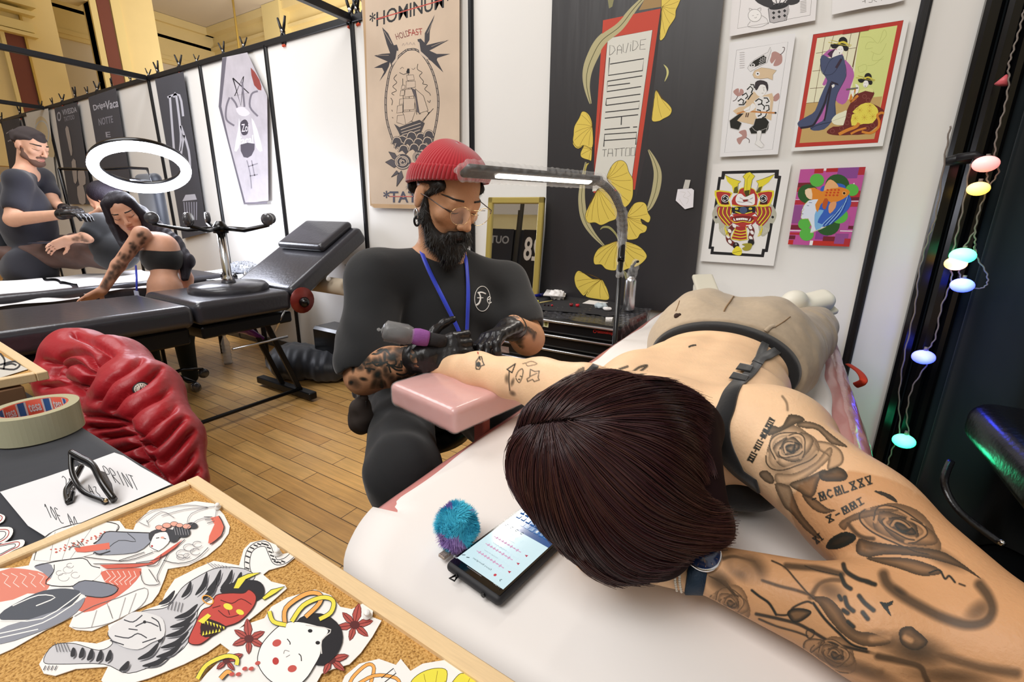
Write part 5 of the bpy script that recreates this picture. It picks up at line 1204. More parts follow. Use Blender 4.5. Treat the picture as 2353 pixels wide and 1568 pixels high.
a = wallart((1240, 330, 4.2386), 2.380); a.paper([(1345, 445), (1480, 437), (1503, 455), (1495, 620), (1415, 640), (1325, 555)], '#e9e6ea', .0008); a.paper([(1418, 352), (1470, 355), (1450, 442), (1395, 440)], '#c9c6bd', .0004)
a.lines([[(1370, 470), (1420, 480), (1400, 520), (1450, 540), (1430, 590)], [(1440, 460), (1470, 500), (1440, 520)], [(1360, 540), (1390, 590), (1410, 610)]], 2.5, '#c3bdb8', 3)
tag(a.build('note'), 'small cut white paper taped on the black banner', 'paper')

# ---- cat drawing at the top
a = wallart((1580, 0, 2.529), 2.404); a.paper([(275, -250), (775, -330), (742, 118), (243, 212)], '#edeaea', .0008)
a.line([(330, -190), (290, 166), (712, 88), (745, -250)], 2.5, '#8a8785'); a.poly([(468, 50), (590, 20), (575, 118), (500, 134), (478, 128)], '#bdb9ba', 0); a.line([(468, 50), (590, 20), (575, 118), (500, 134), (478, 128), (468, 50)], 3, K); a.disc((530, 36), 58, '#2c2b2d', 18, -.2)
for i in range(3):
    for j in range(2): a.poly([(490+i*32, 75+j*28-i*6), (500+i*32, 65+j*28-i*6), (510+i*32, 75+j*28-i*6), (500+i*32, 85+j*28-i*6)], '#2c2b2d')
a.lines([[(520, 30), (500, -60)], [(530, 30), (560, -70)], [(545, 28), (600, -30)], [(525, 30), (430, -20)]], 5, '#4a484a'); a.poly([(390, 0), (450, -40), (500, 20), (470, 45)], '#3b393b', 3); a.poly([(570, 10), (640, -40), (650, 10), (600, 30)], '#3b393b', 3)
a.disc((390, 90), 38, '#f4f2f0', 36); a.ring((390, 90), 38, 2.5, '#8a8785', 36); a.lines([[(360, 62), (358, 48), (378, 56)], [(405, 54), (425, 45), (424, 64)], [(375, 92), (385, 90)], [(402, 86), (412, 84)], [(388, 102), (395, 105), (402, 98)], [(365, 125), (350, 155), (420, 158), (470, 135)], [(430, 90), (460, 110), (470, 140)], [(560, 120), (585, 80), (590, 50)]], 2.5, '#9a9795', 3)
a.lines([[(655, 10+i*9), (690, 4+i*9)] for i in range(8)], 3, '#aaa7a5')
tag(a.build('art_print'), 'black and white print of a cat beside a potted plant', 'print')
a = wallart((1580, 0, 2.529), 2.404); a.paper([(850, -260), (1290, -330), (1262, 0), (1180, 22), (1060, 40), (930, 66), (838, 86)], '#efeded', .0006)
a.lines([[(1015, 10), (1035, 5)], [(1030, -12), (1032, 18)], [(1050, -8), (1070, -10), (1072, 12), (1052, 14)], [(1092, -14), (1082, 2), (1100, 10)], [(1125, -14), (1128, 4)]], 3, '#77746f', 2)
tag(a.build('note'), 'torn white handwritten price paper at the top of the wall', 'paper')

# ---- warrior with carp streamers
fd = (1640, 80, 5.225); a = wallart(fd, 2.404)
a.paper([(190, 95), (985, -20), (770, 1435), (72, 1468)], '#ecebec', .0008); a.line([(275, 185), (892, 85), (705, 1378), (130, 1415), (275, 185)], 3, '#77757a')
PK, TN, GK = '#b98f88', '#dcc3a0', '#25241f'
for q, st in (([(690, 260), (700, 215), (740, 200), (790, 225), (820, 250), (820, 330), (770, 372), (715, 368), (745, 290), (700, 345), (675, 310)], [(800, 240), (840, 200), (850, 155), (825, 150)]), ([(235, 690), (260, 655), (300, 645), (305, 700), (320, 650), (355, 665), (355, 710), (290, 740)], [(290, 735), (265, 780), (230, 798)]), ([(705, 780), (730, 730), (780, 700), (790, 760), (745, 800)], [(710, 780), (680, 820), (700, 862)]), ([(300, 1170), (350, 1145), (390, 1150), (395, 1230), (350, 1260), (310, 1320), (275, 1250), (345, 1215)], [(385, 1235), (425, 1260), (425, 1300)])):
    a.poly(q, PK, 3); a.line(st, 8, '#4f3b3c', 4)
a.poly([(405, 400), (440, 340), (500, 290), (590, 240), (640, 235), (670, 145), (690, 180), (670, 250), (640, 330), (560, 370), (480, 400), (440, 445)], '#e6e4e4', 0); a.poly([(430, 370), (480, 315), (600, 245), (635, 270), (625, 335), (520, 375), (470, 395)], GK)
a.line([(405, 400), (440, 340), (500, 290), (590, 240), (650, 210), (680, 148), (690, 190), (640, 335), (540, 385), (440, 445), (405, 400)], 3, '#4a4846'); a.disc((472, 368), 24, '#e6e4e4'); a.disc((470, 366), 12, GK)
for i in range(4):
    for j in range(3): a.ring((545+i*24+j*4, 345-i*14-j*26), 13, 4, '#dddbdb', a0=-60, a1=120, n=8)
a.poly([(468, 480), (490, 430), (570, 395), (660, 405), (750, 430), (710, 480), (705, 545), (650, 520), (560, 530), (490, 520)], TN); a.line([(468, 480), (490, 430), (570, 395), (660, 405), (755, 428), (710, 480), (708, 545), (650, 520), (560, 530), (490, 520), (468, 480)], 3, '#8b7a62'); a.disc((528, 468), 26, '#ecebec'); a.disc((528, 468), 10, GK)
a.poly([(230, 915), (300, 870), (400, 850), (380, 900), (280, 960)], TN); a.poly([(265, 830), (330, 740), (380, 690), (440, 570), (500, 590), (480, 700), (400, 840), (290, 862)], '#e8e7e6')
a.poly([(380, 900), (380, 800), (480, 680), (560, 740), (700, 700), (720, 760), (700, 920), (690, 1030), (620, 1000), (480, 1080), (280, 1035), (350, 940)], TN)
a.poly([(480, 800), (560, 740), (660, 745), (680, 800), (670, 920), (600, 1020), (530, 1025), (500, 960), (510, 860)], '#e8e7e6')
hexes = [[(500, 800), (540, 770), (580, 790), (575, 830)], [(600, 760), (640, 760), (665, 800), (630, 820)], [(530, 840), (575, 830), (610, 860), (600, 900)], [(620, 850), (660, 850), (665, 900), (630, 920)], [(520, 900), (560, 910), (570, 960), (530, 980)], [(590, 930), (640, 930), (620, 980), (580, 1000)], [(290, 800), (330, 770), (360, 790), (350, 830)], [(340, 730), (390, 700), (410, 740), (380, 770)], [(400, 660), (440, 620), (470, 650), (450, 700)], [(440, 600), (480, 600), (490, 640)], [(300, 840), (360, 840), (390, 800)], [(410, 780), (450, 720), (470, 700)]]
a.lines(hexes, 15, GK)
a.poly([(190, 1030), (300, 950), (360, 945), (280, 1030), (335, 1060), (300, 1140), (205, 1120)], GK); a.line([(300, 950), (190, 1030), (200, 1120), (300, 1145), (335, 1070)], 8, '#bdbab6')
a.poly([(480, 1090), (500, 1010), (620, 995), (665, 1050), (655, 1130), (620, 1180), (450, 1190), (425, 1130)], GK); a.line([(500, 1010), (480, 1080), (425, 1130), (450, 1190), (620, 1185), (665, 1050)], 6, '#bdbab6'); a.line([(460, 1110), (520, 1160), (640, 1120)], 5, '#bdbab6', 3)
a.line([(280, 950), (380, 915), (560, 930), (740, 938)], 20, '#c98a52'); a.disc((742, 938), 12, GK); a.poly([(520, 660), (545, 590), (620, 585), (645, 650), (600, 730), (545, 740), (505, 700)], '#efedea', 3)
a.poly([(495, 640), (500, 570), (560, 545), (640, 570), (655, 640), (640, 680), (620, 610), (560, 600), (530, 650), (510, 668)], '#3a3236', 2); a.lines([[(590, 640), (610, 632)], [(575, 705), (598, 700)], [(600, 650), (605, 680)]], 4, '#77706c')
a.poly([(440, 850), (470, 820), (510, 870), (430, 930), (370, 920), (365, 895)], '#efedea', 2); a.line([(440, 850), (430, 900), (370, 920)], 3, '#8b8078'); a.lines([[(395, 940), (385, 990)], [(420, 940), (405, 990)]], 12, '#4a2f2c')
a.poly([(520, 1160), (575, 1160), (555, 1270), (605, 1330), (570, 1360), (495, 1310), (520, 1260)], '#ecebe9', 2); a.line([(520, 1160), (515, 1265), (495, 1310), (570, 1360), (605, 1325), (555, 1270), (575, 1165)], 3, '#9a9590')
a.lines([[(310, 215+i*26), (370, 210+i*26)] for i in range(8)], 6, '#c9c6c6')
tag(a.build('art_print'), 'print of a patterned-robed warrior under two carp streamers', 'print')

# ---- two women in robes, red border
fe = (1820, 30, 4.75); a = wallart(fe, 2.404)
a.paper([(195, 225), (1285, 40), (990, 1452), (-10, 1510)], '#ecebe8', .0008); a.poly([(232, 235), (1217, 78), (935, 1415), (32, 1467)], '#bf3a30'); a.line([(232, 235), (1217, 78), (935, 1415), (32, 1467), (232, 235)], 3, '#5c1c18')
a.poly([(275, 272), (1150, 135), (897, 1375), (82, 1420)], '#d9e08f'); a.poly([(275, 272), (740, 205), (640, 940), (155, 985)], '#e9e7c8'); a.poly([(155, 985), (985, 910), (897, 1375), (82, 1420)], '#c8a86c')
BR = '#6b4a26'
a.lines([[(275, 272), (740, 205), (600, 945), (155, 985)], [(360, 262), (240, 975)], [(455, 248), (400, 420)], [(645, 222), (590, 520)], [(262, 440), (440, 410)], [(600, 392), (700, 380)], [(222, 635), (310, 625)], [(195, 825), (345, 812)]], 5, BR); a.line([(740, 205), (660, 590)], 10, BR)
a.lines([[(750, 262), (860, 265), (940, 330), (1000, 185), (1030, 240), (960, 330)], [(880, 380), (800, 390), (830, 320), (900, 320)], [(860, 420), (960, 450), (1030, 330)], [(890, 440), (880, 520), (1000, 500)], [(720, 590), (800, 560), (810, 620), (740, 650), (720, 590)], [(820, 575), (900, 560), (1000, 470)]], 3, '#b3bb6a', 4)
PU, NB_, MG = '#b866ab', '#4b5474', '#6e2a26'
a.poly([(560, 520), (610, 540), (660, 610), (678, 690), (640, 800), (610, 940), (550, 1000), (470, 945), (500, 850), (560, 740)], PU, 2); a.poly([(370, 690), (430, 680), (420, 740), (350, 795), (330, 780)], PU); a.poly([(310, 480), (400, 400), (480, 390), (560, 460), (540, 470), (420, 480)], PU)
a.poly([(415, 420), (470, 390), (480, 440), (430, 490), (385, 450)], '#4a2f48'); a.poly([(435, 490), (470, 400), (540, 430), (520, 480)], '#efeee8', 2)
a.poly([(310, 500), (340, 455), (400, 490), (430, 490), (520, 455), (560, 470), (580, 560), (590, 680), (560, 760), (500, 870), (470, 980), (480, 1110), (430, 1190), (350, 1270), (240, 1285), (200, 1265), (190, 1240), (110, 1260), (62, 1225), (75, 1180), (180, 1120), (250, 1070), (300, 940), (350, 820), (385, 740), (345, 670), (315, 610)], NB_, 2)
a.line([(310, 500), (315, 610), (345, 670), (440, 665), (520, 560), (560, 470)], 5, '#262a40', 3); a.line([(345, 670), (400, 540), (450, 490)], 4, '#262a40', 3); a.line([(430, 760), (380, 900), (350, 1000), (250, 1200), (190, 1240), (90, 1255)], 22, '#2b2434', 4); a.poly([(370, 990), (365, 1130), (330, 1180), (255, 1215), (330, 1090)], PU)
a.poly([(415, 800), (440, 780), (380, 1090), (360, 1180), (345, 1175)], '#2b2434'); a.line([(480, 600), (540, 500)], 26, '#3a2a3a'); a.line([(580, 560), (590, 690), (500, 870), (470, 990), (470, 1110)], 4, '#262a40', 4); a.poly([(420, 740), (500, 770), (510, 790), (440, 770)], '#2b2434'); a.poly([(430, 790), (460, 775), (465, 800), (440, 820)], '#efeee8')
a.line([(200, 1270), (260, 1230), (420, 1190)], 6, '#262a40', 3)
def lady(A, cx, cy, s, fl=1):
    A.poly([(cx-30*s, cy+5*s), (cx-8*s, cy-38*s), (cx+35*s, cy-30*s), (cx+42*s, cy+10*s), (cx+10*s, cy+52*s), (cx-22*s, cy+42*s)], '#f4f2ee', 3)
    A.poly([(cx-100*s, cy-55*s), (cx-70*s, cy-60*s), (cx-20*s, cy-70*s), (cx+60*s, cy-60*s), (cx+95*s, cy-20*s), (cx+80*s, cy+15*s), (cx+45*s, cy+8*s), (cx+32*s, cy-36*s), (cx-8*s, cy-42*s), (cx-40*s, cy-12*s), (cx-85*s, cy-20*s)], '#1e1b1e', 2)
    A.poly([(cx-10*s, cy-70*s), (cx, cy-125*s), (cx+45*s, cy-140*s), (cx+80*s, cy-110*s), (cx+75*s, cy-65*s)], '#1e1b1e', 2)
    A.line([(cx-15*s, cy-65*s), (cx+40*s, cy-85*s), (cx+90*s, cy-55*s)], 20*s, '#d9c94a', 3); A.lines([[(cx-125*s, cy-80*s), (cx+120*s, cy-35*s)], [(cx-100*s, cy-105*s), (cx+130*s, cy-48*s)]], 6*s, '#cfc04a')
    A.disc((cx-2*s, cy+36*s), 6*s, '#4a2020'); A.lines([[(cx-14*s, cy-2*s), (cx-2*s, cy-4*s)], [(cx+14*s, cy-4*s), (cx+26*s, cy-4*s)]], 3*s, '#55504e')
lady(a, 520, 400, 1.0); 
a.poly([(430, 1170), (480, 1110), (550, 1080), (604, 1068), (590, 1210), (530, 1225), (460, 1215)], '#ecebd0', 2); a.line([(440, 1180), (600, 1120)], 3, '#a8a582')
a.poly([(720, 870), (790, 840), (890, 860), (890, 900), (850, 980), (900, 1000), (990, 1050), (1000, 1090), (960, 1180), (920, 1240), (800, 1320), (640, 1330), (500, 1335), (400, 1320), (380, 1290), (450, 1240), (560, 1225), (600, 1060), (640, 980), (680, 900)], MG, 2)
a.poly([(740, 840), (840, 815), (885, 830), (885, 868), (800, 850), (720, 880)], '#e3e39a'); a.line([(700, 830), (650, 900), (640, 970), (720, 900)], 26, '#d98a35', 3); a.poly([(660, 1080), (750, 1000), (850, 980), (930, 1040), (935, 1110), (880, 1200), (780, 1210), (650, 1230), (655, 1110), (700, 1100)], '#ebdc5a', 2)
for cx, cy in ((740, 1060), (845, 1070), (690, 1150), (790, 1140), (880, 1130), (850, 1010)):
    a.lines([[(cx, cy), (cx+34*math.cos(q), cy+34*math.sin(q))] for q in np.arange(0, 6.28, .785)], 2.5, '#c99a30')
a.line([(510, 1325), (600, 1280), (700, 1240), (730, 1200)], 34, '#d98a35', 3); a.line([(640, 1320), (720, 1280), (810, 1255)], 22, '#d98a35', 3); a.line([(760, 1295), (860, 1310), (940, 1250), (950, 1180), (930, 1120), (970, 1090), (1005, 1095)], 26, '#d98a35', 4)
for cx, cy in ((790, 910), (680, 950), (830, 950), (700, 1030), (620, 1120), (600, 1200), (540, 1260), (440, 1290), (880, 1230), (820, 1260)): a.ring((cx, cy), 22, 4, '#9a5a52', n=12)
lady(a, 800, 770, .82); a.poly([(690, 775), (730, 800), (720, 870), (690, 880), (700, 820)], '#f4f2ee', 2); a.poly([(640, 850), (680, 840), (670, 920), (655, 910)], '#f4f2ee'); a.line([(590, 835), (720, 818)], 16, '#6f6a66')
a.poly([(560, 185), (850, 135), (835, 190), (550, 235)], '#a82c24')
tag(a.build('art_print'), 'red-bordered colour print of two robed women with pinned hair', 'print')

# ---- demon helmet
ff = (1600, 360, 5.602); a = wallart(ff, 2.404)
a.paper([(215, 95), (1230, 65), (995, 1408), (50, 1345)], '#eceae7', .0008)
def fr_(o, c): a.poly(o, c)
fr_([(330, 188), (1065, 168), (1060, 245), (1095, 250), (920, 1230), (882, 1230), (868, 1297), (180, 1257), (190, 1190), (155, 1187), (285, 262), (322, 262)], K); fr_([(372, 225), (1010, 208), (1005, 280), (1048, 285), (885, 1190), (848, 1188), (835, 1260), (222, 1222), (230, 1160), (195, 1158), (318, 295), (358, 295)], '#eceae7')
RD, YE, GY = '#b53a34', '#e8d93c', '#b9b7a6'
for s in (-1, 1):
    c = 618
    a.poly([(c+s*200, 640), (c+s*330, 600), (c+s*405, 700), (c+s*410, 780), (c+s*370, 860), (c+s*330, 860), (c+s*320, 960), (c+s*230, 1030), (c+s*180, 900)], GY, 3); a.disc((c+s*365, 780), 17, K)
    for k in range(4): a.line([(c+s*(250+k*22), 900+k*10), (c+s*(240+k*22), 1000-k*12)], 4, '#e9e7dd')
    a.poly([(c+s*120, 660), (c+s*250, 640), (c+s*345, 650), (c+s*340, 760), (c+s*240, 890), (c+s*150, 860), (c+s*170, 740)], '#a83c3c', 2)
    for k in range(4): a.line([(c+s*(160+k*52), 645+k*4), (c+s*(175+k*50), 720+k*10), (c+s*(150+k*18), 790+k*35)], 13, YE, 4); a.line([(c+s*(152+k*52), 645+k*4), (c+s*(165+k*50), 720+k*10), (c+s*(142+k*18), 785+k*35)], 4, K, 4)
    a.poly([(c+s*150, 470), (c+s*250, 440), (c+s*382, 440), (c+s*360, 560), (c+s*310, 640), (c+s*175, 640), (c+s*200, 560)], YE, 2); a.poly([(c+s*170, 480), (c+s*250, 458), (c+s*360, 458), (c+s*335, 560), (c+s*295, 615), (c+s*195, 615), (c+s*215, 555)], RD, 2); a.poly([(c+s*215, 560), (c+s*300, 560), (c+s*295, 612), (c+s*195, 615)], '#3a1c1c')
    a.disc((c+s*245, 540), 50, K); a.ring((c+s*245, 540), 47, 7, '#f2f0ee'); 
    for q in range(3): a.ring((c+s*245+16*math.cos(q*2.09), 540+16*math.sin(q*2.09)), 14, 9, '#f2f0ee', a0=math.degrees(q*2.09)-100, a1=math.degrees(q*2.09)+80, n=8)
# horns
a.poly([(370, 238), (440, 275), (510, 300), (575, 320), (540, 350), (530, 400), (535, 470), (478, 470), (460, 380), (400, 320)], YE, 1); a.line([(370, 238), (440, 275), (510, 300), (575, 320), (540, 350), (535, 470)], 5, '#4d4a1a'); a.poly([(490, 400), (530, 380), (535, 470), (478, 470)], '#5f5c20')
a.poly([(1008, 228), (930, 265), (850, 290), (770, 315), (800, 350), (800, 400), (770, 470), (820, 460), (860, 380), (930, 330)], YE, 1); a.line([(1008, 228), (850, 290), (770, 315), (800, 350), (770, 470)], 5, '#4d4a1a'); a.poly([(800, 400), (850, 380), (820, 460), (770, 470)], '#5f5c20')
a.poly([(535, 480), (560, 420), (620, 400), (700, 400), (760, 440), (780, 480), (780, 620), (640, 650), (460, 620), (480, 520)], RD, 2); a.line([(535, 480), (560, 420), (640, 395), (740, 420), (775, 480)], 10, YE, 3)
a.poly([(600, 258), (640, 215), (690, 198), (755, 252), (720, 300), (700, 380), (690, 480), (640, 500), (610, 450), (625, 340), (625, 290)], YE, 0); a.line([(600, 258), (640, 215), (690, 198), (755, 252), (720, 300), (690, 480), (640, 500), (610, 450), (625, 290), (600, 258)], 5, '#4d4a1a'); a.line([(690, 240), (655, 290), (650, 470)], 6, '#a99a28'); a.poly([(615, 440), (688, 430), (680, 500), (640, 520)], '#4a4618')
a.poly([(530, 490), (580, 480), (630, 520), (700, 490), (745, 480), (755, 560), (740, 620), (640, 630), (540, 615), (505, 560)], '#f0efee', 3); a.lines([[(560, 530), (600, 550)], [(690, 550), (730, 530)], [(530, 580), (600, 590), (650, 575), (720, 600)], [(600, 560), (650, 575), (680, 555)]], 6, '#6f5c5c', 2); a.poly([(595, 555), (670, 550), (655, 580), (605, 580)], '#8a3630')
a.line([(460, 625), (620, 650), (785, 632)], 14, YE, 3)
a.poly([(450, 660), (540, 645), (760, 640), (760, 720), (700, 750), (470, 730)], '#222730', 0); a.disc((605, 690), 50, '#4a5878', 45)
for s in (-1, 1): a.disc((608+s*88, 672), 22, YE, 15); a.disc((608+s*86, 674), 6, K)
a.line([(500, 710), (560, 730), (605, 750), (650, 730), (720, 712)], 12, YE, 3)
a.poly([(480, 740), (560, 735), (650, 738), (760, 720), (790, 800), (740, 860), (640, 920), (520, 880), (450, 830), (430, 780)], RD, 2); a.poly([(470, 780), (600, 760), (730, 780), (720, 830), (590, 850), (480, 830)], '#7a2424', 2)
a.poly([(510, 795), (600, 788), (665, 798), (660, 822), (600, 815), (515, 822)], '#f0efee'); 
for q in ([(478, 780), (510, 830), (480, 825)], [(705, 780), (665, 835), (700, 825)], [(420, 790), (450, 740), (485, 770), (445, 770)], [(790, 775), (755, 735), (715, 765), (755, 768)]): a.poly(q, '#f0efee'); a.line(q+[q[0]], 3, K)
a.lines([[(540+i*28, 795), (540+i*28, 820)] for i in range(5)], 3, '#8a6a66')
a.line([(450, 820), (500, 850), (600, 835), (700, 850), (735, 815)], 10, YE, 3); a.lines([[(465, 865), (500, 885), (540, 890)], [(640, 890), (680, 885), (710, 870)]], 12, '#f0efee', 3)
a.poly([(510, 900), (640, 905), (655, 1070), (560, 1085), (445, 1060)], '#a83434', 0)
for k in range(4): a.line([(500-k*15, 945+k*38), (570, 962+k*38), (648+k*4, 948+k*38)], 12, YE, 3)
a.line([(510, 900), (450, 1060)], 9, YE); a.line([(638, 905), (655, 1070)], 9, YE)
for s, L in ((-1, [(500, 880), (440, 940), (410, 1010), (420, 1080), (480, 1130)]), (1, [(690, 900), (720, 960), (700, 1030), (715, 1090)])):
    S = spline(L, 4); a.line(S, 62, '#6e2e2c')
    for i in range(1, len(S)-1, 4): a.disc(tuple(S[i]), 30, '#eeecea', 20, .9)
a.disc((510, 1145), 42, '#2a1a1c'); a.disc((705, 1105), 42, K); a.disc((512, 1128), 14, '#8a8a8a'); a.poly([(585, 1130), (660, 1115), (720, 1130), (690, 1200), (620, 1210), (590, 1180), (630, 1155)], '#a39a34', 3); a.poly([(460, 1240), (500, 1170), (540, 1155), (585, 1200), (580, 1260), (530, 1272)], YE, 3); a.line([(470, 1240), (530, 1225), (585, 1215)], 5, '#6b661c', 3)
for s in (-1, 1):
    for k in range(3): a.line([(600+s*(215-k*2)+(18 if s > 0 else 0), 880+k*40), (600+s*(235-k*10)+(18 if s > 0 else 0), 930+k*35), (600+s*(190-k*10)+(18 if s > 0 else 0), 975+k*25)], 10, YE, 3)
tag(a.build('art_print'), 'colour print of a yellow-horned red demon helmet', 'print')

# ---- goldfish lady
a = wallart(ff, 2.404); a.paper([(1340, 165), (2182, 132), (1968, 1160), (1178, 1130)], '#c0569c', .0008)
def U(u, v):   # unit square on the sheet
    tl, tr, br, bl = map(np.array, ((1340., 165.), (2182., 132.), (1968., 1160.), (1178., 1130.))); return tuple((tl*(1-u)+tr*u)*(1-v)+(bl*(1-u)+br*u)*v)
def R_(u0, v0, u1, v1, c): a.poly([U(u0, v0), U(u1, v0), U(u1, v1), U(u0, v1)], c)
for q in ((.22, .0, .36, .06, '#b52c30'), (.36, .0, .40, .03, '#f0e8ea'), (.40, .0, .58, .05, '#b52c30'), (.58, .0, .9, .14, '#8c4a94'), (.9, .0, 1, .1, '#b5323a'), (.0, .18, .26, .24, '#7a2430'), (.0, .24, .2, .30, '#b83038'), (.0, .40, .2, .405, '#f0e8ea'), (.0, .41, .24, .47, '#b5303a'), (.0, .48, .3, .72, '#94508f'), (.72, .3, 1, .38, '#b5303a'), (.7, .38, 1, .42, '#6e2434'), (.75, .425, 1, .435, '#f0e8ea'), (.7, .44, 1, .50, '#b83840'), (.0, .74, .26, .80, '#7a2436'), (.0, .81, .3, .822, '#f0e8ea'), (.0, .84, .3, .87, '#b5303a'), (.0, .88, .1, .93, '#6e2434'), (.0, .94, .08, 1, '#c23028'), (.35, .94, .40, 1, '#f2eeee'), (.40, .94, 1, 1, '#c0342c'), (.42, .82, .62, .92, '#8c4090'), (.55, .88, .74, .94, '#7a2430'), (.74, .84, .95, .97, '#94508f'), (.8, .74, 1, .78, '#6e2434'), (.8, .80, 1, .812, '#f0e8ea'), (.9, .90, 1, .98, '#b5323a'), (.86, .2, .88, .24, '#f0e8ea'), (.75, .62, .92, .8, '#b4589c')): R_(*q)
DG, LG = '#2f5a2c', '#5db84a'
for c, r, col in (((1815, 370), 155, DG), ((1440, 480), 135, DG), ((1690, 870), 160, DG), ((1553, 305), 92, LG), ((2005, 430), 85, LG), ((1840, 760), 112, LG), ((1390, 870), 80, LG), ((1420, 1000), 92, LG)): a.disc(c, r, col, r*.92)
OR, WH, BL = '#e08a30', '#dfe6f4', '#3a64c0'
a.poly([(1600, 410), (1680, 370), (1820, 345), (1910, 370), (1930, 430), (1990, 540), (1980, 640), (1900, 740), (1780, 840), (1670, 895), (1560, 900), (1500, 760), (1560, 640)], BL, 3)
for k in range(6): a.line([(1600+k*28, 900-k*6), (1700+k*36, 800-k*18), (1850+k*20, 680-k*30), (1950, 540-k*10)], 9, ('#9cc8ee', '#1e3c8c')[k % 2], 4)
a.poly([(1480, 560), (1560, 545), (1600, 600), (1560, 720), (1540, 800), (1600, 900), (1670, 905), (1540, 960), (1465, 985), (1480, 900), (1440, 800), (1365, 805), (1345, 780), (1362, 720), (1358, 690), (1380, 650), (1400, 610), (1440, 570)], WH, 2); a.line([(1440, 570), (1400, 610), (1372, 655), (1385, 680), (1350, 720), (1365, 740), (1345, 780), (1365, 805), (1440, 800), (1485, 900), (1465, 985), (1670, 900)], 6, '#c9c254'); a.poly([(1540, 700), (1640, 690), (1600, 760), (1560, 850), (1640, 880), (1540, 950), (1520, 820)], '#7fb8e6', 2)
a.lines([[(1425, 630), (1450, 634)], [(1450, 590), (1490, 595)], [(1362, 735), (1380, 740)]], 6, '#3a4a78', 2)
a.poly([(1400, 430), (1520, 400), (1620, 450), (1740, 395), (1840, 390), (1940, 420), (1978, 460), (1930, 520), (1840, 570), (1740, 600), (1680, 560), (1600, 620), (1560, 720), (1530, 620), (1570, 550), (1480, 555), (1420, 520)], OR, 2); a.poly([(1400, 430), (1480, 415), (1490, 550), (1420, 520)], '#f0d4b4', 2); a.poly([(1640, 440), (1680, 330), (1730, 295), (1800, 340), (1830, 400), (1740, 410)], '#eab27a', 2); a.poly([(1650, 540), (1700, 560), (1660, 680), (1620, 640)], '#c05a28', 2); a.poly([(1720, 600), (1800, 580), (1790, 660), (1720, 735), (1700, 680)], '#e2a070', 2)
for i in range(4):
    for j in range(3): a.disc((1690+i*48-j*10, 430+j*34), 15, '#cc4a22', 12)
a.disc((1903, 472), 15, '#2a2016'); a.ring((1903, 472), 22, 4, '#f2dca0')
tag(a.build('art_print'), 'pink and green print of a blue-haired profile with an orange goldfish', 'print')

# ---- banners further along the wall
f1 = (0, 0, 2.768); m_grey = mat('grey_banner', '#4b4b52', rough=.7, var=.06, vscale=3)
a = wallart((380, 0, 4.9), 2.39)
a.paper([(640, 650), (920, 590), (1145, 1080), (1160, 2260), (900, 2290), (880, 2290), (598, 1200)], mat('coffin_cloth', '#b9b3ba', rough=.8, var=.12, vscale=9), .002)
a.poly([(640, 655), (690, 640), (630, 1200), (720, 1600), (900, 2280), (880, 2288), (600, 1200)], '#6a6670'); a.poly([(960, 760), (1060, 900), (1080, 1020), (1000, 960)], '#8f4640', 2)
a.lines([[(760, 880), (940, 1050), (780, 1080), (880, 860), (850, 1190), (760, 880)]], 14, '#2e2b30')
a.fr = f1
a.lines([[(1460, 620), (1440, 680), (1440, 760), (1490, 800)], [(1470, 620), (1500, 660), (1520, 720)], [(1640, 580), (1600, 600), (1590, 680), (1640, 740)], [(1540, 520), (1555, 680)]], 12, '#77727c', 4)
a.poly([(1500, 690), (1540, 680), (1560, 690), (1590, 720), (1560, 740), (1520, 730)], '#d5d0d6', 2); a.poly([(1530, 780), (1560, 760), (1580, 790), (1575, 850), (1545, 860), (1530, 830)], '#4a454e', 3)
a.text('Zoi', [(1535, 790), (1582, 786), (1537, 840)], '#d5d0d6', .01); a.text('facal', [(1520, 870), (1610, 858), (1522, 925)], '#e2dfe4', .02); a.poly([(1530, 920), (1620, 915), (1600, 990), (1550, 1000)], '#55505a', 2)
for s in (-1, 1): a.poly([(1560+s*40, 750), (1575+s*60, 820), (1580+s*90, 960), (1575+s*55, 940), (1570+s*40, 830)], '#d8d4da', 2)
a.lines([[(1570, 1020), (1590, 1100), (1600, 1200)], [(1600, 1020), (1620, 1120)], [(1580, 1060), (1640, 1040)], [(1590, 1120), (1640, 1110)]], 7, '#8a858e', 2); a.line([(1550, 1295), (1700, 1290)], 12, '#77727c')
tag(a.build('banner'), 'coffin-shaped grey banner with a star, hanging on the wall', 'banner')
a = wallart(f1, 2.39)
a.paper([(985, 505), (1165, 455), (1318, 1480), (1160, 1520)], m_grey, .002)
W_ = '#c4c4d0'
a.lines([[(1080, 610), (1110, 1000)], [(1105, 620), (1120, 605), (1150, 850), (1145, 960)], [(1150, 800), (1200, 960), (1205, 1100), (1160, 1160), (1150, 1000), (1170, 860)], [(1065, 620), (1140, 605), (1165, 740)]], 14, W_, 3)
a.poly([(1160, 1280), (1180, 1240), (1240, 1235), (1252, 1270)], W_, 1); a.lines([[(1170+i*16, 1285), (1180+i*14, 1400)] for i in range(6)], 7, '#9a9aaa')
tag(a.build('banner'), 'grey vertical banner with flowing white letters behind the ring light', 'banner')
def darkban(q, lab, marks):
    a = wallart(f1, 2.39); a.paper(q, m_grey, .002)
    for mk in marks: a.text(mk[0], mk[1], mk[2], .02)
    tag(a.build('banner'), lab, 'banner'); return a
darkban([(560, 620), (735, 560), (835, 1190), (670, 1250)], 'dark banner with two lines of spiky pale lettering at its top', [('Drips', [(590, 670), (665, 645), (600, 715)], '#bcbcc8'), ('Vaca', [(668, 645), (750, 625), (672, 700)], '#bcbcc8'), ('NOTTE', [(625, 755), (715, 735), (630, 800)], '#8a8a96'), ('E', [(670, 840), (700, 838), (675, 875)], '#9a9aa6')])
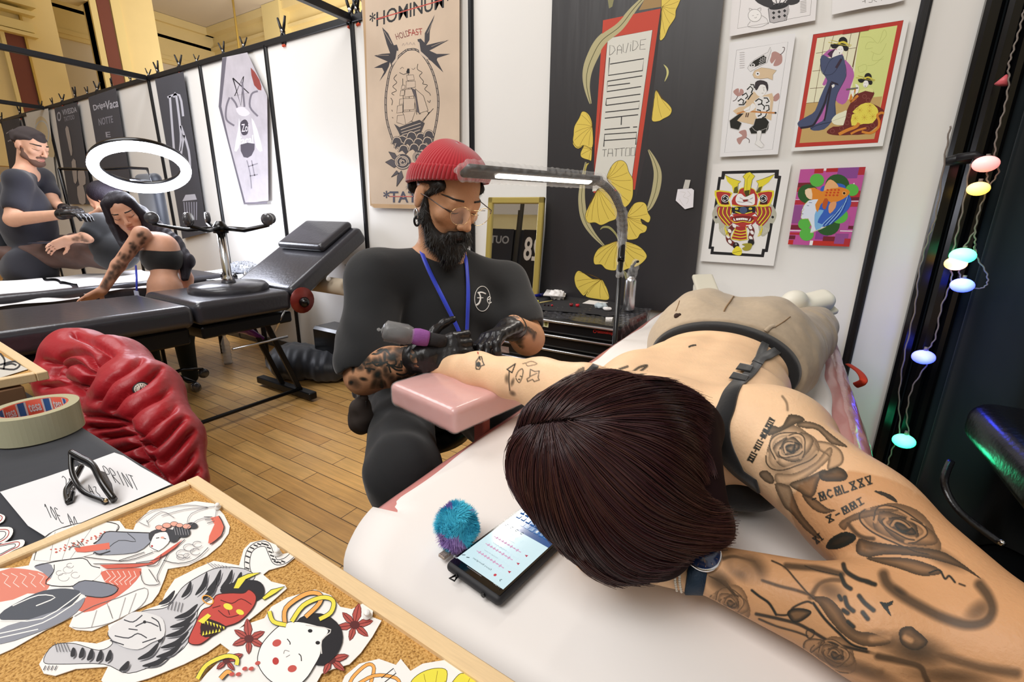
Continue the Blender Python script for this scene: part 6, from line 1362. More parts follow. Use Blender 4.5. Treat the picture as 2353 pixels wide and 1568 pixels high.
darkban([(345, 690), (490, 650), (590, 1300), (440, 1300)], 'dark banner with a round emblem, small lettering and pale bottle shapes', [('O', [(360, 715), (385, 708), (365, 775)], '#a8a8b4'), ('VIVESDA', [(393, 700), (485, 678), (398, 735)], '#a8a8b4'), ('TATTOO', [(405, 745), (470, 728), (410, 775)], '#8a8a96')])
a = wallart(f1, 2.386)
for q in ([(415, 820), (435, 810), (460, 960), (450, 990), (430, 900)], [(455, 1030), (480, 1020), (490, 1150), (470, 1160)], [(495, 1090), (535, 1085), (545, 1170), (505, 1175)], [(490, 1190), (530, 1185), (545, 1290), (505, 1292)]): a.poly(q, '#a8a09c', 2)
a.step = 0; o = a.build('banner_picture'); o.parent = [b for b in bpy.data.objects if b.get('label', '').startswith('dark banner with a round')][0]
a = wallart(f1, 2.39); a.paper([(165, 720), (305, 690), (350, 1100), (385, 1280), (300, 1290)], '#dfddd6', .002); a.poly([(225, 790), (260, 740), (300, 780), (330, 900), (345, 1000), (270, 960)], '#d9c9a4', 3); a.ring((265, 850), 45, 8, '#c7ccd0', 80); tag(a.build('banner'), 'pale banner with a faint yellow figure behind the standing man', 'banner')
a = wallart(f1, 2.39); a.paper([(10, 775), (120, 750), (190, 1300), (100, 1310)], m_grey, .002); a.lines([[(40, 850), (80, 820), (70, 900), (110, 860)], [(50, 900), (90, 880)], [(60, 840), (100, 920)]], 7, '#b0b0bc'); tag(a.build('banner'), 'dark banner with white scribbled emblem at the far left of the wall', 'banner')
# ================================================================ around the artist: drawer chest, lamp, mirror, opposite booths, lights
m_chest = mat('chest_black', '#141416', rough=.3, coat=.4); m_alu = mat('brushed_alu', '#c9c9cc', rough=.28, metal=1.0); m_redp = mat('red_print', '#a52a24', rough=.5)
YF = 1.86; ch = thing('tool_chest', 'black drawer chest with silver drawer bars and RON badge beside the seated man', 'tool chest', (-.88, 2.08, 0))
X0, X1, ZT = -1.24, -.575, .80
build('body', G().box(((X0+X1)/2, (YF+2.31)/2, ZT/2), (X1-X0, 2.31-YF, ZT-.006), bev=.012), m_chest, ch)
zs = [float(onY(1300, y, YF-.01)[2]) for y in (742, 776, 806, 838)]
dz = zs[0]-zs[1]
for k in range(8):
    z = zs[0]-k*dz; 
    if z < .08: break
    d = build('drawer', G().box(((X0+X1)/2, YF-.004, z-dz*.42), (X1-X0-.03, .014, dz*.86), bev=.003), m_chest, ch)
    build('drawer_bar', G().tube([(X0+.015, YF-.020, z), (X1-.02, YF-.020, z)], .0065, 10), m_alu, d)
    if k: build('drawer_lip', G().box(((X0+X1)/2, YF-.013, z+.018), (X1-X0-.05, .004, .004)), mat('lip_grey', '#6f7376', rough=.3, metal=.8), d)
a = Art(lambda x, y: onY(x, y, YF-.0125), (0, -1, 0), (1100, 440, 3.5636), .0002)
a.poly([(380, 1040), (530, 1058), (526, 1108), (380, 1088)], '#d8d8d8'); a.poly([(380, 1046), (524, 1064), (521, 1101), (380, 1082)], '#141416'); a.text('TRON', [(385, 1050), (516, 1066), (385, 1080)], '#e8e8e8', .03); a.poly([(533, 1052), (575, 1058), (570, 1115), (530, 1108)], '#d6d2a8'); a.disc((552, 1083), 13, '#7d7a40', 20)
a.text('tattooshop', [(970, 1130), (1100, 1145), (970, 1168)], '#a52a24', .02); a.ring((952, 1146), 12, 5, '#a52a24'); a.text('shop', [(400, 1172), (490, 1184), (400, 1196)], '#8a2a24', .02)
a.build('badge', ch)
# film-wrapped top
g = G(); 
def tf_(u, v):
    x = X0-.004+u*(X1-X0+.02); y = YF-.006+v*(2.33-YF); return (x, y, ZT+.003+.0035*math.sin(u*90+v*20)*math.sin(v*60)+.002*math.sin(u*33))
g.grid(tf_, 120, 70); build('plastic_film', g, mat('wrinkled_film', '#6a6a70', rough=.08, alpha=.35, bump=.012, bscale=30, coat=1), ch)
g = G(); g.grid(lambda u, v: (X1+.006+.006*math.sin(u*60)*math.sin(v*20+u*14), YF+u*(2.32-YF), ZT-.16*v), 90, 20); build('plastic_film', g, _M['wrinkled_film'], ch)
a = Art(lambda x, y: onX(x, y, X1+.003), (1, 0, 0), (1100, 440, 3.5636), .0003); a.poly([(1230, 1050), (1370, 985), (1375, 1040), (1245, 1110)], '#8f7f7c'); a.poly([(1290, 1050), (1365, 1015), (1368, 1035), (1292, 1072)], '#8a3a34'); a.build('sticker', ch)
cl = Art(lambda x, y: onZ(x, y, ZT+.007), (0, 0, 1), (1100, 440, 3.5636), .0001)
cl.paper([(330, 905), (560, 850), (860, 865), (1100, 905), (1180, 940), (1130, 1010), (1050, 1030), (980, 1010), (880, 1000), (700, 985), (560, 975), (420, 965), (330, 955)], mat('dark_mat', '#29282b', rough=.95)); o = cl.build('work_mat'); tag(o, 'dark grey disposable mat laid over the drawer chest top', 'mat')
def onT(px, py): return onZ(1100+px/3.5636, 440+py/3.5636, ZT+.0085)
def crumple(name, c, r, m, lab, cat, seed, hz_=.6, group=None):
    s = SDF(); s.ell(c+np.array((0, 0, r[2]*.8)), r, k=.01); V, F = s.mesh(min(r)*.22+.0008, lambda X, Y, Z: min(r)*.35*np.sin(X*160+seed)*np.sin(Y*190-seed)*np.cos(Z*150+seed)); return tag(build_np(name, V, F, m, smooth=False), lab, cat, group)
m_tw = mat('white_tissue', '#eeeae8', rough=.9)
crumple('tissue', onT(640, 880), (.045, .035, .028), m_tw, 'crumpled white tissue at the back of the drawer chest', 'tissue', 1)
g = G(); g.slab([onT(525, 895)+(0, 0, .03), onT(580, 800)+(0, 0, .025), onT(725, 815)+(0, 0, .012), onT(705, 890)+(0, 0, .02)], (0, -.4, 1), .004); tag(build('paper_towel', g, m_tw), 'folded white paper standing against the crumpled tissue', 'paper towel')
g = G(); g.slab([onT(850, 915), onT(905, 890), onT(1060, 910), onT(990, 930)], (0, 0, 1), .003); tag(build('paper_towel', g, m_tw), 'flat white paper square on the chest behind the lamp pole', 'paper towel')
crumple('plastic_wrapper', onT(1000, 955), (.035, .026, .014), mat('blueish_film', '#c9d6dc', rough=.2, alpha=.75), 'crumpled clear blister wrapper beside the lamp pole', 'wrapper', 4)
crumple('tissue', onT(1050, 975), (.022, .015, .010), m_tw, 'small twisted white tissue next to the blister wrapper', 'tissue', 6)
g = G(); g.slab([onT(1040, 1030), onT(1100, 1030), onT(1080, 1065)-(0, .0, .03), onT(1035, 1070)-(0, 0, .03)], (0, -1, .4), .001); tag(build('tape_piece', g, m_tw), 'white tape tab holding the mat at the front edge', 'tape')
pn = thing('pen', 'blue capped pen lying at the back left of the chest', 'pen', onT(460, 880)); build('barrel', G().tube([onT(385, 885)+(0, 0, .012), onT(500, 868)+(0, 0, .012)], .009, 10), mat('pen_blue', '#2530b0', rough=.3), pn); build('cap', G().tube([onT(500, 868)+(0, 0, .012), onT(540, 862)+(0, 0, .012)], .0105, 10), mat('pen_dark', '#1b1f4a', rough=.3), pn)
sp = thing('spatula', 'yellow stick with a small funnel-shaped yellow tip', 'stick', onT(500, 920)); build('stick', G().tube([onT(500, 918)+(0, 0, .004), onT(600, 902)+(0, 0, .004)], .003, 6), mat('pale_wood', '#d9c680', rough=.7), sp); build('tip', G().lathe([(.012, 0), (.013, .006), (.004, .018), (.003, .022)], onT(475, 925), (.3, .2, 1), 14), mat('yellow_plastic', '#e2dc3a', rough=.5), sp)
for (x, y), c in zip(((540, 935), (570, 938), (600, 940), (757, 940), (808, 945)), ('#2a1014', '#2a1014', '#c02030', '#8a1820', '#c8202c')):
    t_ = thing('ink_cup', {'#c8202c': 'red ink cup at the right of the row', '#8a1820': 'dark red ink cup beside the brighter red one', '#c02030': 'tiny red ink drop beside two black ones'}.get(c, 'tiny black ink cup left of the red ones on the mat'), 'ink cup', onT(x, y), 'ink cups on the mat')
    r_ = .009 if x > 700 else .005
    build('cup', G().lathe([(r_*.7, 0), (r_, r_*.5), (r_*1.1, r_*1.5), (r_*.9, r_*1.5), (r_*.8, r_*.7)], onT(x, y), n=14), mat('inkcup_'+c[1:], c, rough=.3), t_); build('ink', G().lathe([(r_*.85, 0), (r_*.01, .0004)], onT(x, y)+(0, 0, r_*1.2), n=14), mat('ink_dark', '#1a0a0c', rough=.1), t_)
bt = thing('spray_bottle', 'silver spray bottle with film-wrapped black nozzle on the chest', 'bottle', onT(1228, 975)); bp = onT(1228, 975)+(0, 0, .001)
hB = float(onY(1445, 636, bp[1])[2]-bp[2])
build('bottle', G().lathe([(.026, 0), (.028, .006), (.028, hB-.02), (.024, hB-.006), (.012, hB), (.012, hB+.008)], bp, n=28), m_alu, bt)
build('nozzle', G().lathe([(.014, hB+.006), (.014, hB+.03), (.009, hB+.036), (.009, hB+.055)], bp, n=16).tube([bp+(0, 0, hB+.05), bp+(.02, -.02, hB+.075), bp+(.034, -.03, hB+.078)], .006, 8), m_gloss, bt)
s = SDF(); s.cone(bp+(0, 0, hB+.01), .024, bp+(.02, -.015, hB+.07), .018, .01); V, F = s.mesh(.003, lambda X, Y, Z: .003*np.sin(X*300+Z*200)*np.sin(Y*260)); build_np('plastic_film', V, F, m_film, bt)

# desk lamp, wrapped in film
lp = thing('desk_lamp', 'black curved desk lamp wrapped in clear film, lit tube over the seated man', 'lamp', at(1419, 780, 1.70)*(1, 1, 0))
P0 = at(1419, 700, 1.70); px_, py_ = P0[0], P0[1]
build('pole', G().tube([(px_, py_, .02), (px_, py_, float(onY(1424, 600, py_)[2]))], .0095, 12), m_gloss, lp)
build('base', G().lathe([(.10, 0), (.10, .015), (.02, .03)], (px_, py_, 0), n=30), m_gloss, lp)
crv = [(px_, py_, float(onY(1424, 600, py_)[2])), at(1430, 540, 1.69), at(1428, 492, 1.66), at(1412, 452, 1.60), at(1392, 428, 1.54), at(1372, 416, 1.48)]
build('neck', G().tube(spline(crv, 6), .0125, 12), m_gloss, lp)
h0, h1 = at(1376, 416, 1.49), at(1066, 392, 1.05); hd = (h1-h0)/np.linalg.norm(h1-h0); hsd = np.cross(hd, (0, 0, 1)); hsd /= np.linalg.norm(hsd); hup = np.cross(hsd, hd); Lh = np.linalg.norm(h1-h0)
tl_ = math.radians(-28); hs2 = hsd*math.cos(tl_)+hup*math.sin(tl_); hu2 = hup*math.cos(tl_)-hsd*math.sin(tl_)
s = SDF(); s.rbox((h0+h1)/2, (Lh/2, .021, .0095), .009, np.array([hd, hs2, hu2]), k=.004); V, F = s.mesh(.003); build_np('lamp_head', V, F, m_gloss, lp)
m_tube = mat('lamp_tube', '#ffffff', emit='#fff4e6', estr=16.0); sd_s = -1 if (hs2@_F) > 0 else 1
cT = (h0*.53+h1*.47)-hu2*.0100+hs2*sd_s*.004
s = SDF(); s.rbox(cT, (Lh*.36, .0085, .003), .0028, np.array([hd, hs2, hu2]), k=.004); V, F = s.mesh(.0018); build_np('light_tube', V, F, m_tube, lp)
s = SDF(); s.rbox((h0+h1)/2-hd*.004, (Lh/2+.012, .030, .018), .016, np.array([hd, hs2, hu2]), k=.01).cone(h1, .016, h1+hd*.018, .010, .01)
V, F = s.mesh(.0035, lambda X, Y, Z: .0024*np.sin(X*230+Z*160)*np.sin(Y*210-Z*90)); build_np('plastic_film', V, F, m_film, lp)
s = SDF(); s.chain([np.array(c_) for c_ in crv[1:]]+[h0], [.018, .02, .02, .02, .02, .018], .01).cone(np.array(crv[1]), .018, np.array(crv[0])+(0, 0, -.05), .014, .01)
V, F = s.mesh(.004, lambda X, Y, Z: .0028*np.sin(X*150+Z*190)*np.sin(Y*170-Z*120)); build_np('plastic_film', V, F, m_film, lp)
ll = area_light('desk_lamp_light', tuple(cT-hu2*.012), tuple(cT-hu2*.5+(0, 0, -.2)), Lh*.7, 1.6, (1, .95, .87), .02)
ll.rotation_euler = Matrix(np.stack([hd, np.cross(hu2, hd), hu2], 1).tolist()).to_euler()

# gold mirror leaning on the wall and what it shows
mr = thing('mirror', 'narrow gold-framed mirror leaning on the wall beside the black banner', 'mirror', (-1.38, 2.33, .7))
ang = math.radians(5.2); mt = np.array((0, math.sin(ang), math.cos(ang))); mn = np.array((0, -math.cos(ang), math.sin(ang))); mo = np.array((-1.385, 2.335, 1.352)); mw, mh, fw_ = .372, .78, .036
def mbar(a, b, w, e=.02): return G().bar(mo+np.array((a[0], 0, 0))+mt*a[1], mo+np.array((b[0], 0, 0))+mt*b[1], w, .022, bev=.005, up=tuple(mn))
m_gf = mat('gold_frame', '#b7a356', rough=.35, metal=.25, coat=.5)
for a_, b_ in (((-mw/2, -fw_/2), (mw/2, -fw_/2)), ((-mw/2, -mh+fw_/2), (mw/2, -mh+fw_/2)), ((-mw/2+fw_/2, 0), (-mw/2+fw_/2, -mh)), ((mw/2-fw_/2, 0), (mw/2-fw_/2, -mh))): build('frame', mbar(a_, b_, fw_), m_gf, mr)
g = G(); q = [mo+np.array((x, 0, 0))+mt*z for x, z in ((-mw/2+.03, -.03), (mw/2-.03, -.03), (mw/2-.03, -mh+.03), (-mw/2+.03, -mh+.03))]; g.slab(q, mn, .003); build('glass', g, mat('mirror_glass', '#f2f4f4', rough=.01, metal=1.0), mr)
build('shelf', G().box((-1.385, 2.32, .56), (.4, .16, .02), bev=.003), m_chest, mr)
YB = -4.0
g = G(); g.box((-5, YB-.1, 1.05), (12, .05, 2.1)); struct('wall_opposite_booths', g, mat('booth_navy', '#23262e', rough=.8))
g = G(); g.box((-6, YB-5, 3.2), (22, .2, 6.4)); struct('wall_hall_opposite', g, m_yel)
g = G(); g.box((-9.5, YB-4.85, 4.6), (7, .1, 2.6)); struct('trim_60', g, m_ceil)
for i, x in enumerate((-4.35, -5.1, -7.2)): g = G(); g.box((x, YB+1.2*(i == 0), 1.25), (.055, .055, 2.5)); struct('trim_%d' % (61+i), g, m_black)
def backban(x0, x1, z0, z1, texts, lab, col='#262a36'):
    a = Art(lambda x, y: np.array((x, YB-.05+.03, y)), (0, 1, 0), (0, 0, 1), .004); a.paper([(x0, z1), (x1, z1), (x1, z0), (x0, z0)], col, .003)
    for tx, (xa, xb, za, zb), c in texts: a.text(tx, [(xb, za), (xa, za), (xb, zb)], c, .02)
    for v in range(len(a.g.v)): a.g.v[v] = (a.g.v[v][0], a.g.v[v][1]+.012, a.g.v[v][2])
    tag(a.build('banner'), lab, 'banner')
backban(-6.35, -5.2, .5, 2.1, [('OUTLINE', (-6.25, -5.3, 1.95, 1.78), '#9aa0ac'), ('THOMAS', (-6.2, -5.4, .95, .7), '#b4b8c0')], 'dark banner reading OUTLINE, seen only in the gold-framed mirror')
backban(-4.95, -4.0, .5, 2.1, [('28', (-4.9, -4.5, 1.95, 1.45), '#e4e4e6')], 'dark banner with large white numerals, seen only in the gold-framed mirror', '#1b1b20')

# spring clamps along the top rail
m_clamp = mat('clamp_black', '#17171b', rough=.45); m_or = mat('clamp_orange', '#d8502e', rough=.5)
def clamp_proto(col=m_clamp):
    t = thing('spring_clamp', 'black spring clamp biting the top rail of the booth wall', 'clamp', (0, 0, 0), 'clamps along the booth rail')
    for s in (-1, 1):
        build('handle', G().tube([(s*.004, 0, .028), (s*.020, 0, .062), (s*.036, 0, .105)], [.008, .008, .006], 8), col, t)
        j = build('jaw', G().tube([(-s*.002, 0, .030), (s*.019, 0, .004), (s*.021, 0, -.02), (s*.006, 0, -.046)], [.008, .008, .007, .006], 8), m_clamp, t)
        build('pad', G().tube([(s*.008, -.006, -.044), (s*.008, .006, -.044)], .007, 8), m_or, j)
    build('spring', G().lathe([(.004, -.011), (.010, -.011), (.010, .011), (.004, .011)], (0, 0, .030), (0, 1, 0), 12), m_alu, t)
    return t
cpts = [(652, 78, 1.25, 0), (563, 118, .8, .5), (517, 130, .9, .2), (456, 153, .6, .9), (417, 165, 1.0, .4), (368, 180, 1.05, .1), (345, 182, .7, .7), (305, 196, .7, .3), (262, 205, .9, -.2), (228, 215, 1.0, .5), (206, 222, .8, .2), (178, 228, 1.15, .0), (148, 238, .9, .6), (125, 242, .8, .1), (98, 250, .9, .4), (52, 268, 1.2, .2), (8, 275, 1.0, .5), (806, 30, 1.3, .3), (822, 26, 1.2, -.2), (843, 20, 1.3, .6)]
pr = clamp_proto()
for i, (x, y, sc, rz) in enumerate(cpts):
    P_ = onY(x, y+12, WY+.0); c_ = pr if i == 0 else copy_tree(pr); c_.location = (P_[0], WY-.002, 2.500); c_.rotation_euler = (0, .12*math.sin(i*2.3), rz); c_.scale = (sc,)*3

# dark booth on the right: string lights, clip, black seat
def rp(px, py, Y=2.28): return onY(px, py, Y)
m_cab = mat('twisted_cable', '#7a7068', rough=.5, spec=.6)
sl_ = thing('string_lights', 'string of coloured globe lights hanging by the dark curtain', 'string lights', rp(2260, 400))
z4 = zf((1900, 300, 1.96))
cabs = [[(2353, 22), (2345, 60), (2330, 110), (2318, 150), (2318, 190), (2308, 250), (2290, 310), (2286, 360)], z4([(750, 118), (775, 180), (735, 250), (690, 350), (668, 450), (668, 510), (660, 545)]), z4([(645, 150), (612, 350), (578, 500), (558, 600), (560, 680), (515, 800), (490, 930), (455, 992), (452, 1050), (385, 1160), (360, 1280), (372, 1375)]),
        z4([(556, -20), (530, 130), (492, 380), (455, 490), (415, 640), (397, 800), (350, 1010), (325, 1200), (327, 1350), (290, 1450), (270, 1520)]), z4([(668, 510), (675, 570), (718, 640), (722, 690), (690, 712), (640, 700), (600, 655), (598, 610)]), z4([(735, 150), (722, 200), (728, 250)]), z4([(668, 450), (615, 530), (600, 560)])]
for i, c_ in enumerate(cabs):
    S = spline([rp(x, y, 2.27-.01*(i % 3)) for x, y in c_], 9)
    build('cable', G().tube(S+np.array([(.002*math.sin(k*1.4), 0, 0) for k in range(len(S))]), .0026, 6), m_cab, sl_)
for x, y, r, c_, e in ((2265, 377, 21, '#e06a66', 1.6), (2248, 434, 18, '#e8b420', 1.8), (2212, 588, 21, '#20e090', 3.2), (2196, 606, 18, '#f0b030', 2.6), (2211, 656, 19, '#3048ff', 4), (2122, 821, 19, '#3040ff', 4), (2077, 1014, 19, '#20e898', 3.2)):
    p = rp(x, y, 2.24); rr = r*((p-_C)@_F)/FPX; b_ = build('bulb', G().ball(p, (rr*1.15, rr*.9, rr*.85), 20, 12), mat('bulb_'+c_[1:], '#f4f4f4', rough=.4, emit=c_, estr=e), sl_)
    q = rp(x+6, y-20, 2.24); build('socket', G().tube([p+(q-p)*.75, p+(q-p)*1.15], .006, 8), m_cab, b_)
    if e > 2.7:
        l_ = bpy.data.lights.new('bulb_light', 'POINT'); l_.energy = .32; l_.color = srgb(c_)[:3]; l_.shadow_soft_size = .03; lo = bpy.data.objects.new('bulb_light', l_); COL.objects.link(lo); lo.location = tuple(p+(0, -.05, 0))
build('bulb_cap', G().lathe([(.018, 0), (.004, .03)], rp(2300, 195), (.3, 0, 1), 12), mat('pink_plastic', '#d9646c', rough=.4), sl_)
cp = thing('hose_clip', 'black spring clip holding the light string on the upright', 'clip', rp(2190, 368)); build('jaw', G().tube([rp(2172, 372, 2.3), rp(2200, 366, 2.3), rp(2232, 368, 2.3)], [.014, .020, .012], 8), m_clamp, cp); build('handle', G().tube([rp(2200, 362, 2.28), rp(2240, 356, 2.26), rp(2256, 366, 2.26)], .013, 8), m_clamp, cp)
m_lea = mat('black_leather', '#0e0e12', rough=.28, spec=.5, bump=.0015, bscale=60, coat=.3)
seat = thing('treatment_chair', 'black padded leather seat in the dark corner on the right', 'seat', (.95, 1.6, 0))
s = SDF(); s.rbox((1.0, 1.78, .60), (.40, .30, .075), .06, k=.02); V, F = s.mesh(.01); build_np('cushion', V, F, m_lea, seat)
s = SDF(); s.rbox((1.02, 1.38, .50), (.36, .24, .06), .05, k=.02); V, F = s.mesh(.01); build_np('cushion', V, F, m_lea, seat)
build('frame', G().box((1.0, 1.6, .36), (.5, .6, .06), bev=.01), m_gloss, seat)
build('column', G().tube([(1.0, 1.6, .02), (1.0, 1.6, .35)], .05, 14), m_gloss, seat); build('base', G().box((1.0, 1.6, .02), (.5, .6, .04), bev=.01), m_gloss, seat)
bg = thing('handbag', 'black leather bag with a looped strap under the dark seat', 'bag', (.62, 1.05, .1)); s = SDF(); s.rbox((.72, 1.0, .14), (.16, .12, .13), .05); V, F = s.mesh(.008, lambda X, Y, Z: .004*np.sin(X*40+Z*50)*np.sin(Y*45)); build_np('bag_body', V, F, m_lea, bg)
build('strap', G().tube(spline([at(2185, 1060, 1.28), at(2170, 1110, 1.22), at(2200, 1170, 1.18), at(2260, 1220, 1.15), at(2300, 1248, 1.13)], 6), .009, 8, flat=.5), m_lea, bg); build('strap_end', G().ball(at(2302, 1248, 1.12), .008, 10, 6), m_chrome, bg)
rs = tag(build('strap_loop', G().tube(spline([onX(1950, 838, .225), onX(1975, 856, .235), onX(1984, 876, .235), onX(1966, 886, .23)], 8), .010, 8, flat=.35), mat('red_webbing', '#c43a20', rough=.8)), 'red-orange webbing loop at the wall side of the pink bed', 'strap')
g = G(); g.box((.64, 2.405, 1.25), (.34, .02, 2.5)); g.box((2.0, 2.44, 1.3), (2.4, .02, 2.6)); struct('wall_dark_booth', g, m_cur)
g = G(); g.box((1.9, 1.1, .004), (2.6, 3.4, .006)); struct('floor_dark_mat', g, mat('dark_floor', '#0d0d0f', rough=.6))
g = G(); g.box((2.6, 1.0, 1.3), (.05, 3.0, 2.6)); struct('wall_right', g, m_cur)
# ================================================================ neighbouring booth on the left
m_pad = mat('grey_black_vinyl', '#36363c', rough=.3, spec=.5, bump=.0012, bscale=50, coat=.25)
bb = thing('tattoo_bed', 'black vinyl tattoo bed with raised headrest in the neighbouring booth', 'bed', (-2.98, 1.2, 0))
XN, XFA = -2.68, -3.31; XC = (XN+XFA)/2
def pad_(name, y0, z0, y1, z1, th, w, par, rad=.035, m=m_pad, lift=0):
    a = np.array((XC, y0, z0)); b = np.array((XC, y1, z1)); d = (b-a)/np.linalg.norm(b-a); n = np.cross((1, 0, 0), d); n = n if n[2] > 0 else -n
    s = SDF(); s.rbox((a+b)/2-n*th/2+n*lift, (w/2, np.linalg.norm(b-a)/2, th/2), rad, np.array([(1, 0, 0), d, n]), k=.01); V, F = s.mesh(.009)
    return build_np(name, V, F, m, par)
pad_('leg_pad', .10, .775, 1.17, .765, .12, .63, bb); pad_('seat_pad', 1.18, .775, 1.74, .775, .13, .63, bb); pad_('back_pad', 1.72, .775, 2.33, 1.16, .12, .63, bb)
pad_('headrest', 2.02, 1.03, 2.30, 1.20, .06, .50, bb, .028)
build('board', G().box((XC, .62, .60), (.58, 1.04, .09), bev=.01), m_dark, bb); build('board', G().box((XC, 1.47, .60), (.58, .54, .07), bev=.01), m_dark, bb)
build('foot_bar', G().box((-2.945, 1.78, .045), (.62, .06, .05), bev=.006), m_dark, bb); build('foot_bar', G().box((-2.945, .42, .045), (.62, .06, .05), bev=.006), m_dark, bb)
for x in (-2.98, -2.78): build('leg', G().bar((x, 1.78, .06), (x-.04, 1.62, .58), .045, .03, bev=.004), m_dark, bb); build('leg', G().bar((x, .45, .06), (x, .7, .56), .045, .03, bev=.004), m_dark, bb)
build('stretcher', G().tube([(-2.76, .42, .075), (-2.76, 1.78, .075)], .013, 8), m_dark, bb)
build('strut', G().tube([(-2.70, 1.72, .70), (-2.72, 1.62, .52)], .008, 8), m_alu, bb); build('strut', G().tube([(-2.72, 1.35, .47), (-2.72, 1.70, .47)], .008, 8), m_alu, bb)
build('hinge_plate', G().lathe([(.001, 0), (.085, 0), (.085, .006), (.001, .006)], (-2.672, 1.80, .70), (1, 0, 0), 20), mat('red_plate', '#7a2a24', rough=.35, metal=.2), bb); build('knob', G().lathe([(.03, 0), (.035, .02), (.012, .05)], (-2.665, 1.80, .69), (1, 0, 0), 14), m_gloss, bb)
build('button', G().lathe([(.005, 0), (.017, 0), (.017, .006), (.006, .006)], onX(754, 641, -2.672), (1, 0, 0), 16), mat('white_plastic', '#e8e8ea', rough=.4), bb)
rl = thing('paper_roll', 'cream paper roll hanging under the raised back of the black bed', 'paper roll', onX(790, 660, -2.66)); pr0 = onX(795, 661, -2.60); build('roll', G().lathe([(.018, -.42), (.058, -.42), (.058, 0), (.018, 0), (.016, -.02)], pr0, (1, 0, 0), 28), mat('kraft_tissue', '#c9bba6', rough=.9), rl); build('hanger', G().tube([pr0+(.006, 0, 0), pr0+(.006, .005, .16)], .0025, 6), m_dark, rl)
# stool resting upside down on the bed
def stool(name, lab, c, up=1, r=.21, arms=.29, col=.36, wheels=True, grp=None):
    c = np.array(c, float); t = thing(name, lab, 'stool', c, grp)
    build('seat', G().lathe([(r*.6, 0), (r*.96, .006*up), (r, .03*up), (r, .06*up), (r*.93, .078*up), (.03, .085*up)][::1], c, n=36), m_pad, t)
    z = .085*up; build('column', G().lathe([(.042, z), (.03, z+.03*up), (.024, z+.05*up), (.024, z+col*up)], c, n=18), m_chrome, t)
    h_ = c+(0, 0, z+col*up); build('hub', G().lathe([(.04, -.03*up), (.045, .0), (.02, .04*up)], h_, n=16), m_gloss, t)
    for k in range(5):
        a = .35+k*2*math.pi/5; d = np.array((math.cos(a), math.sin(a), 0)); e = h_+d*arms+(0, 0, .02*up)
        ar = build('foot', G().tube([h_, h_+d*arms*.5+(0, 0, -.012*up), e], [.022, .020, .014], 8, flat=.6), m_gloss, t)
        w_ = e+(0, 0, .035*up); ca = build('caster', G().lathe([(.008, -.014), (.034, -.012), (.036, 0), (.034, .012), (.008, .014)], w_, np.cross(d, (0, 0, 1)), 18), mat('caster_clear', '#4b4b50', rough=.15, coat=.6), ar)
    return t
stool('stool', 'black stool lying upside down with its wheels up on the black bed', onX(530, 678, -2.98)+(0, 0, -.005), 1, .22, .33, .33)
stool('stool', 'chrome stool base with casters on the floor under the black bed', (-3.55, 1.28, .56), -1, .2, .26, .32)
# water bottle, purple tool, bags
wb = thing('water_bottle', 'clear plastic water bottle on the floor under the black bed', 'bottle', onZ(525, 836, 0)); c0 = onZ(525, 836, 0); prof = [(.03, 0)]+[(.032+.0018*math.sin(k*1.6), .01+k*.008) for k in range(22)]+[(.026, .20), (.012, .235), (.012, .25)]
build('bottle', G().lathe(prof, c0, n=24), mat('clear_plastic', '#dfe4ea', rough=.08, alpha=.42, spec=.8), wb); build('cap', G().lathe([(.015, .248), (.015, .265)], c0, n=16), mat('white_plastic', '#e8e8ea'), wb)
um = tag(build('umbrella', G().tube([onX(520, 745, -3.0), onX(560, 755, -3.0), onX(605, 778, -3.0)], [.05, .035, .012], 12), mat('purple_satin', '#6a2a80', rough=.25, coat=.6)), 'folded purple umbrella under the black bed', 'umbrella')
def blobbag(name, lab, cat, parts, m, disp=.006, rest=None, h=.009, grp=None):
    s = SDF()
    for c_, r_ in parts: s.ell(c_, r_, k=.05)
    s.cut((0, 0, .006), (0, 0, -1), .01); V, F = s.mesh(h, lambda X, Y, Z: disp*np.sin(X*30+Z*22)*np.sin(Y*34-Z*12)+disp*.5*np.sin(X*70+Y*60)); t = thing(name, lab, cat, np.array(parts[0][0])*(1, 1, 0), grp); build_np('bag_body' if 'bag' in name or 'pack' in name else 'body', V, F, m, t); return t
m_ny = mat('dark_nylon', '#1d2027', rough=.5, sheen=.3)
bp_ = blobbag('backpack', 'dark soft backpack slumped on the floor behind the seated man', 'backpack', [((-2.03, 1.92, .15), (.24, .17, .16)), ((-1.90, 1.86, .09), (.20, .16, .1)), ((-2.16, 1.95, .12), (.2, .14, .14))], m_ny, .012)
build('strap', G().tube(spline([(-2.25, 1.86, .06), (-2.15, 1.80, .20), (-1.98, 1.78, .24), (-1.85, 1.76, .14)], 6), .016, 8, flat=.35), m_ny, bp_); build('strap', G().tube(spline([(-2.2, 1.9, .2), (-2.05, 1.84, .29), (-1.88, 1.85, .24)], 6), .014, 8, flat=.35), m_ny, bp_)
cs = thing('storage_case', 'black rectangular case standing against the wall behind the black bed', 'case', (-2.3, 2.3, 0)); build('shell', G().box((-2.45, 2.25, .20), (1.3, .22, .40), bev=.02), m_chest, cs); build('handle', G().tube(spline([(-2.2, 2.11, .32), (-2.2, 2.07, .34), (-2.05, 2.07, .34), (-2.05, 2.11, .32)], 5), .008, 8), m_gloss, cs)
blobbag('bag', 'black bag lying under the black bed near the stool wheels', 'bag', [((-3.2, 2.05, .12), (.25, .2, .14)), ((-2.95, 2.15, .1), (.2, .18, .12))], m_ny)

